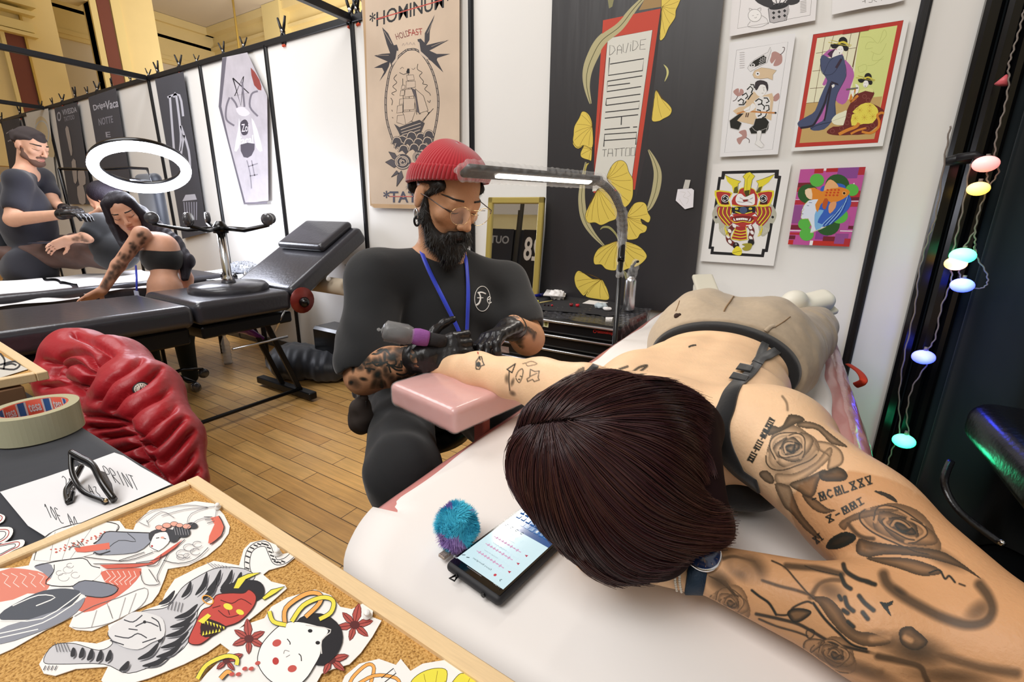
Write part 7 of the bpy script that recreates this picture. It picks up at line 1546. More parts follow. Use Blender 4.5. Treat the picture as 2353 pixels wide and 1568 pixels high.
# second bed with white sheets and third work surface
m_sheet = mat('white_sheet', '#f0f0f2', rough=.8, bump=.002, bscale=9)
b2 = thing('tattoo_bed', 'black bed under white sheets behind the black vinyl bed', 'bed', (-4.3, 1.0, 0))
s = SDF(); s.rbox((-4.15, .95, .70), (.34, 1.0, .07), .04); V, F = s.mesh(.012); build_np('mattress', V, F, m_pad, b2)
s = SDF(); s.rbox((-4.15, .95, .56), (.28, .9, .06), .03); V, F = s.mesh(.014); build_np('board', V, F, m_dark, b2)
for x in (-4.35, -3.95):
    for y in (.3, 1.6): build('leg', G().tube([(x, y, 0), (x, y, .5)], .025, 8), m_dark, b2)
def sheet2(x0, x1, y0, y1, z, dr, seed): return G().grid(lambda u, v: (x0+(x1-x0)*u+.01*math.sin(v*17+seed), y0+(y1-y0)*v+.01*math.sin(u*14+seed), z+.004*math.sin(u*19+v*11+seed)-dr*max(0, u-.86)*7), 40, 30)
tag(build('sheet', sheet2(-4.5, -3.79, .30, 1.02, .779, .07, 1), m_sheet), 'white sheet spread over the left part of the second bed', 'sheet'); tag(build('sheet', sheet2(-4.46, -3.80, 1.06, 1.62, .782, .05, 4), m_sheet), 'white sheet over the second bed beside the seated woman', 'sheet')
tb = thing('work_table', 'low work table covered in white film behind the crop-top woman', 'table', (-4.0, 2.1, 0))
s = SDF(); s.rbox((-3.95, 2.05, .70), (.42, .28, .04), .02); V, F = s.mesh(.012); build_np('table_top', V, F, m_pad, tb)
for x in (-4.3, -3.6): build('leg', G().tube([(x, 2.05, 0), (x, 2.05, .68)], .02, 8), m_dark, tb)
tag(build('sheet', G().grid(lambda u, v: (-4.36+.82*u, 1.78+.54*v, .744+.005*math.sin(u*25+v*9)), 30, 20), m_sheet), 'white sheet over the low work table near the wall', 'sheet')
crumple('foil_bundle', np.array((-3.95, 2.15, .75)), (.16, .10, .05), mat('silver_film', '#b8bcc4', rough=.2, alpha=.9, metal=.3), 'crumpled silvery film bundle on the white table', 'bundle', 3)
for i, (x, y) in enumerate(((-3.62, 1.9), (-3.66, 2.0), (-3.58, 2.08), (-3.7, 1.85), (-3.55, 1.97))): tag(build('ink_bottle', G().lathe([(.016, 0), (.016, .03), (.006, .04), (.005, .05)], (x, y, .745), n=12), (m_gloss, m_alu, m_chrome)[i % 3]), 'small ink bottle in the cluster on the white table', 'bottle', 'ink bottles on the white table')
chb = thing('chair', 'black chair back standing behind the dark-haired woman', 'chair', (-4.5, 2.0, 0)); s = SDF(); s.rbox(at(352, 470, 3.75), (.17, .04, .24), .04); V, F = s.mesh(.012); build_np('backrest', V, F, m_ny, chb); q = at(352, 470, 3.75); build('leg', G().tube([(q[0], q[1], 0), (q[0], q[1], q[2])], .02, 8), m_dark, chb); s = SDF(); s.rbox((q[0], q[1]-.2, .5), (.2, .2, .04), .03); V, F = s.mesh(.014); build_np('seat', V, F, m_ny, chb)
chl = thing('chair', 'dark chair back at the far left behind the standing man', 'chair', at(5, 540, 3.3)*(1, 1, 0)); q = at(-10, 545, 3.3); s = SDF(); s.rbox(q, (.14, .05, .22), .04); V, F = s.mesh(.014); build_np('backrest', V, F, m_ny, chl); build('leg', G().tube([(q[0], q[1], 0), (q[0], q[1], q[2])], .02, 8), m_dark, chl)

# ring light
rg_ = thing('ring_light', 'large glowing white ring light on a black boom arm', 'ring light', at(325, 388, 3.3)*(1, 1, 0))
rc = at(326, 388, 3.3); va = ray(326, 388); va /= np.linalg.norm(va); rn = np.array((0, 0, -1.))*.86-va*.50; rn /= np.linalg.norm(rn)
e1 = np.cross(rn, va); e1 /= np.linalg.norm(e1); e2 = np.cross(rn, e1); e1, e2 = e1*math.cos(.1)+e2*math.sin(.1), e2*math.cos(.1)-e1*math.sin(.1)
RR = 84*3.3/FPX; build('lamp_tube', G().tube([rc+e1*RR*math.cos(t)+e2*RR*math.sin(t) for t in np.linspace(0, 2*math.pi, 49)[:-1]], .034, 12, closed=True), mat('ring_glow', '#ffffff', emit='#e8ecff', estr=14.0), rg_)
build('housing', G().tube([rc-rn*.03+e1*RR*math.cos(t)+e2*RR*math.sin(t) for t in np.linspace(0, 2*math.pi, 49)[:-1]], .030, 10, closed=True), m_gloss, rg_)
build('boom', G().tube([at(136, 388, 3.5), at(230, 390, 3.42), at(300, 386, 3.38), at(338, 388, 3.36), at(346, 415, 3.34), at(300, 412, 3.34)], .010, 8), m_gloss, rg_)
q = at(136, 388, 3.5); build('stand', G().tube([(q[0], q[1], 0), tuple(q)], .012, 8), m_gloss, rg_)
l_ = bpy.data.lights.new('ring_glow_light', 'POINT'); l_.energy = 34; l_.color = (.86, .90, 1.0); l_.shadow_soft_size = .25; lo = bpy.data.objects.new('ring_glow_light', l_); COL.objects.link(lo); lo.location = tuple(rc+rn*.16+(0, 0, 0))

# ---- people of the neighbouring booth
m_skin_f = skin_mat('skin_fair', '#dba98d'); m_skin_w = skin_mat('skin_warm', '#cf9b80'); m_navyt = mat('navy_tee', '#26262f', rough=.9, sheen=.2, bump=.002, bscale=14)
mi = np.eye(3)
# standing man in profile
man = thing('person', 'standing man with cropped hair, dark T-shirt and black gloves', 'person', at(70, 700, 3.3)*(1, 1, 0))
D = 3.3; hO = at(70, 336, D); Rv = _R0; toC = -np.array((ray(70, 336)[0], ray(70, 336)[1], 0)); toC /= np.linalg.norm(toC)
f, u, l = frame(Rv*1.0+toC*.02+np.array((0, 0, -.42)), (0, 0, 1))
c = SDF(); P = head(c, hO, f, u, l, 1.02); nb = at(58, 405, D+.03); sR = at(40, 415, D-.17); sL = at(95, 408, D+.20); pel = at(75, 640, D)
c.cone(nb, .055, hO-u*.06-f*.02, .05, .03).cone(nb, .06, sR, .055, .04).cone(nb, .06, sL, .055, .04); c.ell((nb+pel)/2+(0, 0, .04), (.17, .13, .30), mi, k=.05)
eR = at(30, 505, D-.20); wR = at(150, 492, D-.26); c.cone(sR, .056, eR, .045, .03).cone(eR, .046, wR, .030, .02); hand(c, wR, wR-eR+(0, 0, -.02), (0, .2, 1), toC*-1, .95, curl=.5)
eL = at(125, 470, D+.15); wL = at(150, 480, D-.0); c.cone(sL, .05, eL, .042, .03).cone(eL, .042, wL, .03, .02); hand(c, wL, at(190, 478, D-.08)-wL, (0, 0, 1), toC, .9, curl=.4)
c.cone(pel+Rv*.06, .09, pel*(1, 1, 0)+Rv*.06+(0, 0, .08), .05, .03).cone(pel-Rv*.06, .09, pel*(1, 1, 0)-Rv*.06+(0, 0, .08), .05, .03)
V, F = c.mesh(.0075); build_np('body', relax(V, F, 1), F, m_skin_f, man); BM = BVHTree.FromPolygons([tuple(v) for v in V], [tuple(q) for q in F]); hl, hf, hu = l, f, u
face_marks(BM, P, l, f, u, man, m_hairblk, mat('lip_rose', '#b56f68', rough=.5))
n1 = (eR-sR)/np.linalg.norm(eR-sR); n2 = (hO-nb)/np.linalg.norm(hO-nb); n3 = (eL-sL)/np.linalg.norm(eL-sL)
t = SDF(); t.cone(sR, .068, sR+(eR-sR)*.62, .068, .03).cone(sL, .068, sL+(eL-sL)*.6, .066, .03); q1 = sR+(eR-sR)*.62+n1*.115; q3 = sL+(eL-sL)*.6+n3*.115; t.cone(q1, .09, q1+n1*.06, .09, .004, -1).cone(q3, .09, q3+n3*.06, .09, .004, -1)
t.ell((nb+pel)/2+(0, 0, .04), (.195, .155, .31), mi, k=.06).cone(nb+(0, 0, -.01), .06, sR, .068, .04).cone(nb+(0, 0, -.01), .06, sL, .068, .04).ell(pel+(0, 0, .06), (.18, .15, .16), k=.05).cone(nb+n2*.045, .062, nb+n2*.14, .07, .006, -1)
V, F = t.mesh(.0085, lambda X, Y, Z: .003*np.sin(Z*36+X*20)*np.sin(X*24-Y*20)); o = build_np('t_shirt', V, F, m_navyt, man)
t = SDF(); t.ell(pel-(0, 0, .04), (.18, .15, .14), k=.05)
for s_ in (-1, 1): t.cone(pel+Rv*.08*s_-(0, 0, .06), .095, pel*(1, 1, 0)+Rv*.09*s_+(0, 0, .06), .065, .04)
V, F = t.mesh(.01); build_np('trousers', V, F, m_jean, man)
for s_ in (-1, 1): s = SDF(); s.rbox(pel*(1, 1, 0)+Rv*(.09*s_+.05)+(0, 0, .045), (.13, .045, .04), .035, np.array([Rv, np.cross((0, 0, 1), Rv), (0, 0, 1)])); V, F = s.mesh(.01); build_np('shoe', V, F, m_gloss, man)
for w_, e_, sd_v, dr_ in ((wR, eR, toC*-1, wR-eR+np.array((0, 0, -.02))), (wL, eL, toC, at(190, 478, D-.08)-wL)):
    s = SDF(); hand(s, w_, dr_, (0, .1, 1), sd_v, 1.02, curl=.5, r=.011); dd = (w_-e_)/np.linalg.norm(w_-e_); s.cone(w_-dd*.03, .036, w_+dd*.02, .032, .012); V, F = s.mesh(.0045); build_np('glove', V, F, m_glove, man)
tem = []
for x in (-1, 1): tem += [((x*.066, -.02, .05), .020, (x*.058, .04, .062), .012), ((x*.066, -.05, .02), .018, (x*.05, -.07, .05), .026)]
tem += [((0, -.018, .050), .0795, (0, -.020, .046), .0795), ((0, -.03, .03), .074, (0, -.055, .02), .052), ((0, .03, .07), .056, (0, .035, .066), .050)]
def cover2(name, P, parts, m, person, h=.006, fuzz=0):
    s = SDF()
    for a_, ra, b_, rb in parts: s.cone(P(*a_), ra, P(*b_), rb, .016)
    V, F = s.mesh(h); return build_np(name, V, F, m, person)
cover2('hair', P, tem, mat('hair_cropped', '#3a3130', rough=.85), man)
jw = []
for x in (-1, 1): jw += [((x*.058, .010, -.025), .0155, (x*.050, .022, -.060), .0235), ((x*.050, .022, -.060), .0235, (x*.020, .066, -.094), .0225), ((x*.026, .080, -.052), .0085, (x*.004, .088, -.046), .0075)]
jw += [((-.02, .066, -.094), .0225, (.02, .066, -.094), .0225), ((0, .074, -.10), .0215, (0, .072, -.104), .019)]
cover2('beard', P, jw, mat('beard_brown', '#6b5044', rough=.9), man)

# dark-haired woman leaning on the black bed
wo = thing('person', 'long dark-haired woman in a black crop top leaning on the black bed', 'person', at(340, 760, 3.05)*(1, 1, 0))
D = 3.0; hO = at(288, 492, D); toC = _C-hO; toC[2] = 0; toC /= np.linalg.norm(toC)
f, u, l = frame(toC*.93-_R0*.10+np.array((0, 0, -.30)), (0, 0, 1), -.30)
c = SDF(); P = head(c, hO, f, u, l, 1.0, fem=True)
nb = at(322, 548, D+.06); sR = at(325, 538, D-.12); sL = at(398, 560, D+.16); ri = at(372, 590, D+.03); pel = at(385, 690, D+.04)
c.cone(nb, .045, hO-u*.06-f*.02, .042, .03).cone(nb, .045, sR, .045, .03).cone(nb, .045, sL, .045, .03)
c.ell(ri, (.13, .10, .14), k=.05).ell(pel+(0, 0, .08), (.11, .095, .12), k=.05).ell(pel-(0, 0, .05), (.16, .14, .12), k=.05).ell((sR+sL)/2+(0, 0, -.05), (.13, .09, .09), k=.05)
eR = at(272, 610, D-.13); wR = at(236, 668, D-.16); c.cone(sR, .046, eR, .036, .02).cone(eR, .037, wR, .026, .02); hand(c, wR, at(205, 684, D-.18)-wR, (0, 0, 1), (0, 1, 0), .9, curl=.15)
eL = at(430, 640, D+.22); wL = at(440, 700, D+.18); c.cone(sL, .044, eL, .036, .02).cone(eL, .036, wL, .026, .02)
for k_ in (at(330, 760, D-.1), at(420, 770, D+.3)): c.cone(pel-(0, 0, .06), .09, k_, .06, .04).cone(k_, .055, k_*(1, 1, 0)+(0, 0, .06), .035, .02)
V, F = c.mesh(.0065); V = relax(V, F, 1); bw = build_np('body', V, F, m_skin_w, wo); BW = BVHTree.FromPolygons([tuple(v) for v in V], [tuple(q) for q in F])
face_marks(BW, P, l, f, u, wo, m_hairblk, mat('lip_rose', '#b56f68', rough=.5), bw=.007)
t = SDF(); t.ell(ri+(0, 0, -.01), (.142, .114, .115), k=.05).ell((sR+sL)/2+(0, 0, -.10), (.125, .095, .05), k=.04).cut(ri+(0, 0, -.085), (0, 0, -1)).cut(ri+(0, 0, .075), (0, 0, 1)); V, F = t.mesh(.007); build_np('crop_top', V, F, m_top, wo)
t = SDF(); t.ell(pel-(0, 0, .05), (.175, .155, .13), k=.05)
for k_ in (at(330, 760, D-.1), at(420, 770, D+.3)): t.cone(pel-(0, 0, .06), .10, k_, .072, .04).cone(k_, .065, k_*(1, 1, 0)+(0, 0, .06), .05, .02)
t.cut(pel+(0, 0, .02), (0, 0, 1)); V, F = t.mesh(.009); build_np('trousers', V, F, mat('olive_black', '#20241f', rough=.9), wo)
hr = [((0, -.03, .055), .088, (0, -.05, -.04), .086)]
for x in (-1, 1): hr += [((x*.05, .02, .08), .040, (x*.082, .02, -.02), .030), ((x*.082, .01, -.02), .032, (x*.085, -.0, -.14), .040)]
hr += [((.02, .03, .094), .03, (-.03, .03, .094), .03), ((-.06, -.04, -.08), .07, (-.09, -.06, -.26), .06), ((.05, -.04, -.08), .06, (.07, -.02, -.22), .05)]
s = SDF()
for a_, ra, b_, rb in hr: s.cone(P(*a_), ra, P(*b_), rb, .02)
s.chain([P(.04, -.08, -.05), at(395, 560, D+.12), at(428, 600, D+.1), at(425, 640, D+.08)], [.075, .06, .045, .02], .03); s.ell(P(0, .085, -.01), (.050, .06, .088), np.array([l, f, u]), k=.012, mode=-1)
V, F = s.mesh(.006, lambda X, Y, Z: .0022*np.sin(X*150+Y*120+np.sin(Z*14)*2)); build_np('hair', V, F, mat('hair_dark_plum', '#1d1620', rough=.62, spec=.4, bump=.003, bscale=30, stretch=(9, 9, .6)), wo)
iw = Ink(225, 515, 345, 690, 2.4); rg = np.random.default_rng(9)
for k in range(46):
    t_ = rg.random(); x, y = (332, 530) if t_ < 0 else (332-95*t_+rg.normal()*9, 530+135*t_+rg.normal()*5); iw.shade((x, y), 5+rg.random()*9, .35+.3*rg.random(), 4+rg.random()*6, rg.random()*3)
iw.build('tattoo', m_ink, bw, BW)
lz = G().tube([at(312, 610, D-.10), at(314, 640, D-.13), at(314, 668, D-.13)], .006, 6, flat=.3); ly = build('lanyard', lz, m_lan, wo); build('badge', G().box(at(314, 676, D-.14), (.06, .004, .04)), mat('clear_badge', '#bcc4e0', rough=.2), ly)

# person lying back on the second bed in brown trousers
lie = thing('person', 'person in a black top and shiny brown trousers lying on the second bed', 'person', (-4.2, 1.1, .77))
D = 3.35; hO = at(243, 462, D+.10); f, u, l = frame(toC*.2-_R0*.7+np.array((0, 0, -.45)), (.2, .1, 1))
c = SDF(); P = head(c, hO, f, u, l, .98, fem=True); sh = at(230, 515, D-.12); sh2 = at(275, 515, D+.15); hp = at(265, 575, D-.02); el = at(200, 545, D-.2); wr = at(160, 550, D-.25)
c.cone((sh+sh2)/2, .05, hO-u*.05, .045, .03).cone(sh, .05, sh2, .05, .04).cone((sh+sh2)/2+(0, 0, -.06), .12, hp, .13, .06)
c.cone(sh, .045, el, .040, .03).cone(el, .038, wr, .026, .02); hand(c, wr, at(135, 560, D-.28)-wr, (0, 0, 1), (0, 1, 0), .9, curl=.35); c.cone(sh2, .045, at(215, 500, D+.1), .038, .03).cone(at(215, 500, D+.1), .036, at(238, 480, D-.05), .026, .02)
k1 = at(100, 588, D-.05); a1 = at(-60, 598, D-.1); k2 = at(90, 570, D+.2); a2 = at(-60, 585, D+.2)
c.chain([hp, k1, a1], [.09, .055, .04], .03).chain([hp, k2, a2], [.09, .055, .04], .03)
V, F = c.mesh(.0075); bl = build_np('body', relax(V, F, 1), F, m_skin_f, lie); BL_ = BVHTree.FromPolygons([tuple(v) for v in V], [tuple(q) for q in F])
t = SDF(); t.cone((sh+sh2)/2+(0, 0, -.05), .135, hp+(0, 0, .0), .15, .06).cone(sh, .066, sh+(el-sh)*.7, .060, .03).cone(sh, .066, sh2, .07, .05); V, F = t.mesh(.009); build_np('top', V, F, m_top, lie)
t = SDF()
for k_, a_ in ((k1, a1), (k2, a2)): t.chain([hp-(0, 0, .0), k_, a_], [.125, .095, .085], .05)
V, F = t.mesh(.008, lambda X, Y, Z: .009*np.sin(X*16+Y*30+Z*40)*np.sin(Y*24-X*12)); build_np('trousers', V, F, mat('brown_satin', '#553b32', rough=.6, sheen=.15, var=.15, vscale=30), lie)
s = SDF(); s.cone(P(0, -.03, .05), .092, P(0, -.06, -.03), .085, .02).cone(P(.05, -.05, .0), .05, P(.06, -.05, -.14), .045, .02); s.ell(P(0, .09, -.02), (.05, .05, .08), np.array([l, f, u]), k=.01, mode=-1); V, F = s.mesh(.007); build_np('hair', V, F, mat('hair_dark_plum', '#1d1620'), lie)
iw = Ink(150, 500, 240, 570, 2.6)
for k in range(20): iw.shade((160+rg.random()*75, 512+rg.random()*50), 5+rg.random()*8, .4, 5, rg.random()*3)
iw.build('tattoo', m_ink, bl, BL_)
tag(build('tablet', G().box((at(75, 552, D-.18)+at(155, 565, D-.18))/2, (.20, .12, .006), Matrix.Rotation(.5, 3, 'Z'), bev=.002), mat('tablet_grey', '#3a3a44', rough=.3)), 'flat grey tablet lying on the brown trousers', 'tablet')
# ================================================================ the table in front, boards, jacket, phone
TZ = .86
m_cloth = mat('charcoal_cloth', '#2c2f37', rough=.95, sheen=.2, var=.06, vscale=5, bump=.003, bscale=5)
tb = thing('table', 'table under a charcoal cloth in the foreground left', 'table', (-1.1, -.15, 0))
build('top', G().box((-1.05, -.15, TZ-.025), (2.6, .80, .035), bev=.004), m_dark, tb)
for x in (-2.2, .1):
    for y in (-.45, .18): build('leg', G().tube([(x, y, 0), (x, y, TZ-.04)], .018, 8), m_dark, tb)
def clo(u, v):
    x = -2.38+u*2.66; s = v*1.5; y = -.55+s; z = TZ+.0012*math.sin(x*14+y*9)
    if y > .250:
        t = y-.250; R = .012
        if t < R*1.57: y = .250+math.sin(t/R)*R; z = TZ-(R-math.cos(t/R)*R)
        else: y = .262+.012*math.sin(x*26)*min(1, (t-.02)*3); z = TZ-R-(t-R*1.57)
    return (x, y, z-.001)
tag(build('tablecloth', G().grid(clo, 120, 110, flip=True), m_cloth), 'charcoal cloth covering the foreground table', 'tablecloth')
m_pine = mat('pine_frame', '#e6c89a', rough=.55, var=.06, vscale=14, stretch=(3, 40, 40))
def cork_mat():
    m = bpy.data.materials.new('cork'); m.use_nodes = True; N = m.node_tree.nodes; L = m.node_tree.links; b = N['Principled BSDF']; b.inputs['Roughness'].default_value = .9
    tc = N.new('ShaderNodeTexCoord'); n = N.new('ShaderNodeTexNoise'); n.inputs['Scale'].default_value = 520; n.inputs['Detail'].default_value = 3; L.new(tc.outputs['Object'], n.inputs['Vector'])
    r = N.new('ShaderNodeValToRGB'); e = r.color_ramp.elements; e[0].position = .32; e[0].color = srgb('#8a5f28'); e[1].position = .62; e[1].color = srgb('#d9ab66'); x = r.color_ramp.elements.new(.46); x.color = srgb('#c0904a'); L.new(n.outputs['Fac'], r.inputs[0]); L.new(r.outputs[0], b.inputs['Base Color'])
    bp = N.new('ShaderNodeBump'); bp.inputs['Distance'].default_value = .0012; L.new(n.outputs['Fac'], bp.inputs['Height']); L.new(bp.outputs[0], b.inputs['Normal']); return m
m_cork = cork_mat()
def board(label, O, ux, uy, lx, ly, z, fw=.017, th=.018):
    O = np.array((*O, z)); ux = np.array((*ux, 0.)); ux /= np.linalg.norm(ux); uy = np.array((*uy, 0.)); uy /= np.linalg.norm(uy)
    t = thing('cork_board', label, 'cork board', O-(0, 0, th)); q = lambda a, b, dz=0: O+ux*a+uy*b+np.array((0, 0, dz))
    for a0, b0, a1, b1 in ((0, fw/2, lx, fw/2), (0, ly-fw/2, lx, ly-fw/2), (fw/2, fw, fw/2, ly-fw), (lx-fw/2, fw, lx-fw/2, ly-fw)): build('frame', G().bar(q(a0, b0, -th/2), q(a1, b1, -th/2), fw, th, bev=.0015), m_pine, t)
    g = G(); g.slab([q(fw-.002, fw-.002, -.006), q(lx-fw+.002, fw-.002, -.006), q(lx-fw+.002, ly-fw+.002, -.006), q(fw-.002, ly-fw+.002, -.006)], (0, 0, 1), .008); build('cork', g, m_cork, t); return t
CZ = .880; k0 = onZ(455, 1092, CZ); ud = onZ(1190, 1568, CZ)-k0; ld = onZ(0, 1278, CZ)-k0
board('pine-framed cork board with cut-out drawings in the foreground', k0[:2], ud[:2], ld[:2], .78, .52, CZ)
def cut(z=CZ-.0045, fr=(0, 740, 1.8933)): return Art(lambda x, y: onZ(x, y, z), (0, 0, 1), fr, .00002)
PW = '#f1eeea'; RD2, GR, DK = '#cf5f4c', '#8b8d98', '#35363b'
FO = (0, 1130, 2.0464)
# geisha cut-out
a = cut(); a.paper([(-120, 1080), (60, 1070), (125, 1060), (150, 990), (200, 930), (290, 890), (400, 870), (520, 866), (545, 900), (580, 905), (590, 880), (650, 820), (760, 800), (850, 780), (930, 790), (975, 840), (1000, 890), (995, 920), (960, 970), (900, 1020), (820, 1060), (730, 1075), (715, 1120), (690, 1180), (660, 1220), (560, 1270), (480, 1310), (400, 1345), (330, 1340), (300, 1325), (320, 1280), (200, 1340), (60, 1420), (-120, 1500)], PW, .0007); a.fr = FO
a.poly([(0, 375), (120, 365), (220, 390), (240, 430), (200, 480), (130, 480), (0, 520)], '#dd8470', 2)
for k in range(5): a.line([(10+k*42, 385), (40+k*42, 400), (20+k*42, 430), (50+k*40, 450)], 4, '#f2d8cf')
a.poly([(470, 380), (560, 365), (665, 362), (640, 420), (560, 490), (440, 560), (370, 560), (420, 480), (500, 440)], '#d9715c', 2)
for k in range(6): a.line([(500+k*26, 375), (520+k*24, 400), (490+k*24, 425), (515+k*20, 440)], 4, '#f2d8cf')
a.poly([(160, 355), (200, 338), (240, 345), (255, 375), (240, 410), (200, 380)], GR, 3); a.poly([(255, 370), (250, 340), (390, 315), (430, 350), (480, 370), (440, 420), (330, 445), (220, 440), (240, 410)], '#efece8', 2); a.line([(165, 352), (260, 330), (390, 315), (430, 350), (470, 360)], 4, K, 3); a.line([(255, 345), (252, 380), (215, 435), (330, 448), (440, 420)], 4, K, 3)
for cx, cy, r in ((320, 370, 22), (300, 405, 26), (355, 395, 20), (330, 350, 16), (280, 385, 16)): a.ring((cx, cy), r, 2, '#8c8a8a', r*.7, 0, 0, 300, 14)
a.poly([(340, 450), (400, 420), (470, 430), (545, 450), (540, 480), (480, 500), (400, 490)], '#7c808c', 3); a.line([(340, 450), (400, 420), (545, 445), (540, 480), (480, 500), (400, 492)], 4, K, 3)
a.poly([(0, 600), (20, 560), (170, 480), (260, 460), (330, 460), (380, 480), (300, 560), (160, 600), (40, 605)], '#4f535c', 3); a.poly([(0, 650), (150, 600), (330, 540), (400, 500), (360, 570), (240, 640), (0, 720)], '#8b8e98', 3); a.lines([[(0, 610), (200, 600), (380, 480)], [(0, 670), (200, 620), (350, 530)], [(0, 690), (180, 650)], [(60, 540), (180, 490), (260, 500), (170, 540)]], 5, PW, 3)
a.line([(350, 590), (440, 540), (560, 500), (680, 455), (692, 500), (640, 560), (520, 620), (400, 645), (340, 640)], 2.5, '#7c7a7a', 3); a.lines([[(455, 560), (430, 640)], [(510, 540), (530, 600), (500, 520)], [(590, 500), (560, 600)], [(640, 480), (600, 590)]], 2, '#8c8a8a', 2)
a.poly([(160, 325), (190, 240), (260, 185), (380, 150), (500, 145), (556, 160), (545, 190), (480, 240), (440, 295), (380, 312), (240, 330)], '#f1eeea', 0); a.line([(160, 325), (190, 240), (260, 185), (380, 150), (500, 145), (556, 160), (545, 190), (460, 240), (440, 295)], 3.5, K, 3)
a.lines([[(290, 330), (350, 160)], [(330, 320), (450, 150)], [(235, 328), (260, 190)]], 2, '#8c8a8a')
for k in range(34): rr = (k*37) % 100/100; a.disc((240+rr*270+(k % 5)*4, 285-rr*90+((k*13) % 23)-10), 4+(k % 3), '#c95a48', 3)
a.poly([(440, 290), (470, 215), (510, 195), (580, 195), (720, 200), (700, 250), (640, 290), (540, 300), (470, 300)], '#9498a4', 2); a.line([(440, 250), (470, 230), (500, 195), (580, 195), (720, 200)], 5, K, 3); a.line([(500, 280), (560, 235), (640, 240), (600, 200)], 3, K, 3); a.line([(445, 290), (470, 300), (520, 285)], 6, K, 3)
a.poly([(350, 270), (400, 262), (515, 245), (518, 275), (400, 290), (360, 288)], '#dd6e58', 1); a.lines([[(380, 270), (340, 262), (325, 280)], [(378, 265), (335, 245)], [(385, 258), (362, 235)], [(395, 258), (380, 240)]], 3.5, '#55504e', 2)
a.poly([(470, 350), (600, 345), (700, 340), (860, 230), (830, 265), (720, 345), (640, 360), (500, 368)], '#cf5f4c', 0); a.lines([[(395, 312), (500, 325), (600, 330), (720, 290)], [(440, 345), (600, 345), (720, 340)], [(560, 330), (680, 290)], [(640, 340), (730, 325), (800, 290), (870, 230)], [(690, 355), (740, 350), (760, 300)], [(660, 380), (680, 440), (750, 440), (740, 400), (790, 300)], [(700, 370), (740, 430)]], 3, K, 3)
a.poly([(705, 275), (710, 230), (725, 205), (780, 195), (800, 220), (790, 250), (745, 285)], '#f4f1ee', 2); a.line([(725, 205), (712, 235), (706, 265), (745, 285)], 3, K, 2); a.lines([[(735, 225), (750, 222)], [(770, 225), (782, 228)]], 4, K); a.disc((716, 262), 5, '#b03030'); a.disc((765, 222), 9, '#e2a090', 5)
a.poly([(700, 205), (730, 185), (790, 180), (850, 200), (830, 240), (800, 240), (785, 195), (730, 205), (708, 240)], DK, 2); a.disc((855, 192), 42, DK, 28, .2); a.disc((905, 165), 26, DK, 15, .1); a.lines([[(820+k*12, 175), (828+k*12, 210)] for k in range(6)], 2, '#aaa8ac')
for cx, cy, r in ((750, 175, 18), (785, 165, 20), (820, 158, 18), (845, 165, 16), (880, 170, 20), (770, 185, 14)): a.disc((cx, cy), r, '#e8a692', r*.6); a.ring((cx, cy), r, 2, K, r*.6)
a.poly([(985, 215), (1010, 160), (990, 130), (1030, 120), (1055, 170), (1040, 215), (1000, 250), (980, 250)], '#dd6e58', 1); a.line([(1030, 120), (1055, 170), (1040, 215), (990, 255)], 4, K, 2); a.lines([[(1000, 125), (960, 125)], [(1005, 135), (965, 140)], [(1010, 145), (975, 155)]], 3, '#55504e')
a.lines([[(880, 165), (900, 110), (1010, 76), (1012, 130)], [(760, 120), (870, 90), (980, 80)], [(640, 150), (720, 95), (880, 70), (980, 80)], [(870, 190), (930, 140), (1000, 125)], [(690, 150), (760, 100), (820, 130)], [(655, 150), (700, 170), (690, 140)]], 2.5, '#77757a', 3)
a.line([(770, 330), (840, 345), (920, 325), (980, 270)], 3, K, 3)
for cx, cy, r in ((890, 270, 26), (860, 300, 30), (920, 290, 24), (930, 255, 22), (850, 315, 18), (880, 310, 16)): a.ring((cx, cy), r, 2.2, '#55535a', r*.65, 0, 20, 320, 14)
tag(a.build('paper_cutout'), 'large cut-out drawing of a geisha with two fans, pinned on the cork', 'paper cut-out')
# tiger and demon mask
a = cut(CZ-.0040); a.paper([(170, 1490), (200, 1440), (260, 1400), (330, 1390), (420, 1400), (480, 1380), (470, 1320), (560, 1280), (640, 1250), (700, 1230), (720, 1180), (760, 1120), (860, 1070), (930, 1040), (1040, 1060), (1060, 990), (1090, 960), (1150, 948), (1200, 970), (1230, 1010), (1285, 1000), (1290, 1020), (1240, 1060), (1170, 1080), (1145, 1100), (1180, 1130), (1240, 1145), (1248, 1160), (1180, 1220), (1120, 1270), (1080, 1300), (1000, 1370), (900, 1440), (800, 1490), (650, 1550), (480, 1600), (440, 1560), (470, 1500), (330, 1510), (240, 1540), (190, 1530)], PW, .0007)
tl = spline([(1090, 1120), (1075, 1060), (1085, 1000), (1120, 970), (1160, 970), (1180, 1010), (1200, 1045), (1240, 1040), (1275, 1012)], 5); a.line(tl, 26, K); a.line(tl, 20, '#e9e6e2')
a.lines([[tuple(tl[i]+(-9, -3)), tuple(tl[i]+(9, 4))] for i in range(2, len(tl)-6, 2)], 6, K)
bd = [(730, 1240), (790, 1160), (860, 1110), (950, 1070), (1060, 1075), (1110, 1110), (1060, 1150), (960, 1190), (870, 1240), (850, 1320), (800, 1420), (700, 1480), (560, 1530), (450, 1490), (260, 1490), (190, 1480), (230, 1410), (320, 1400), (430, 1430), (490, 1400), (470, 1350), (560, 1300), (620, 1260)]
a.poly(bd, '#c9c8cb', 3); a.line(spline(bd, 4, True), 3, K, closed=True)
rg = np.random.default_rng(11)
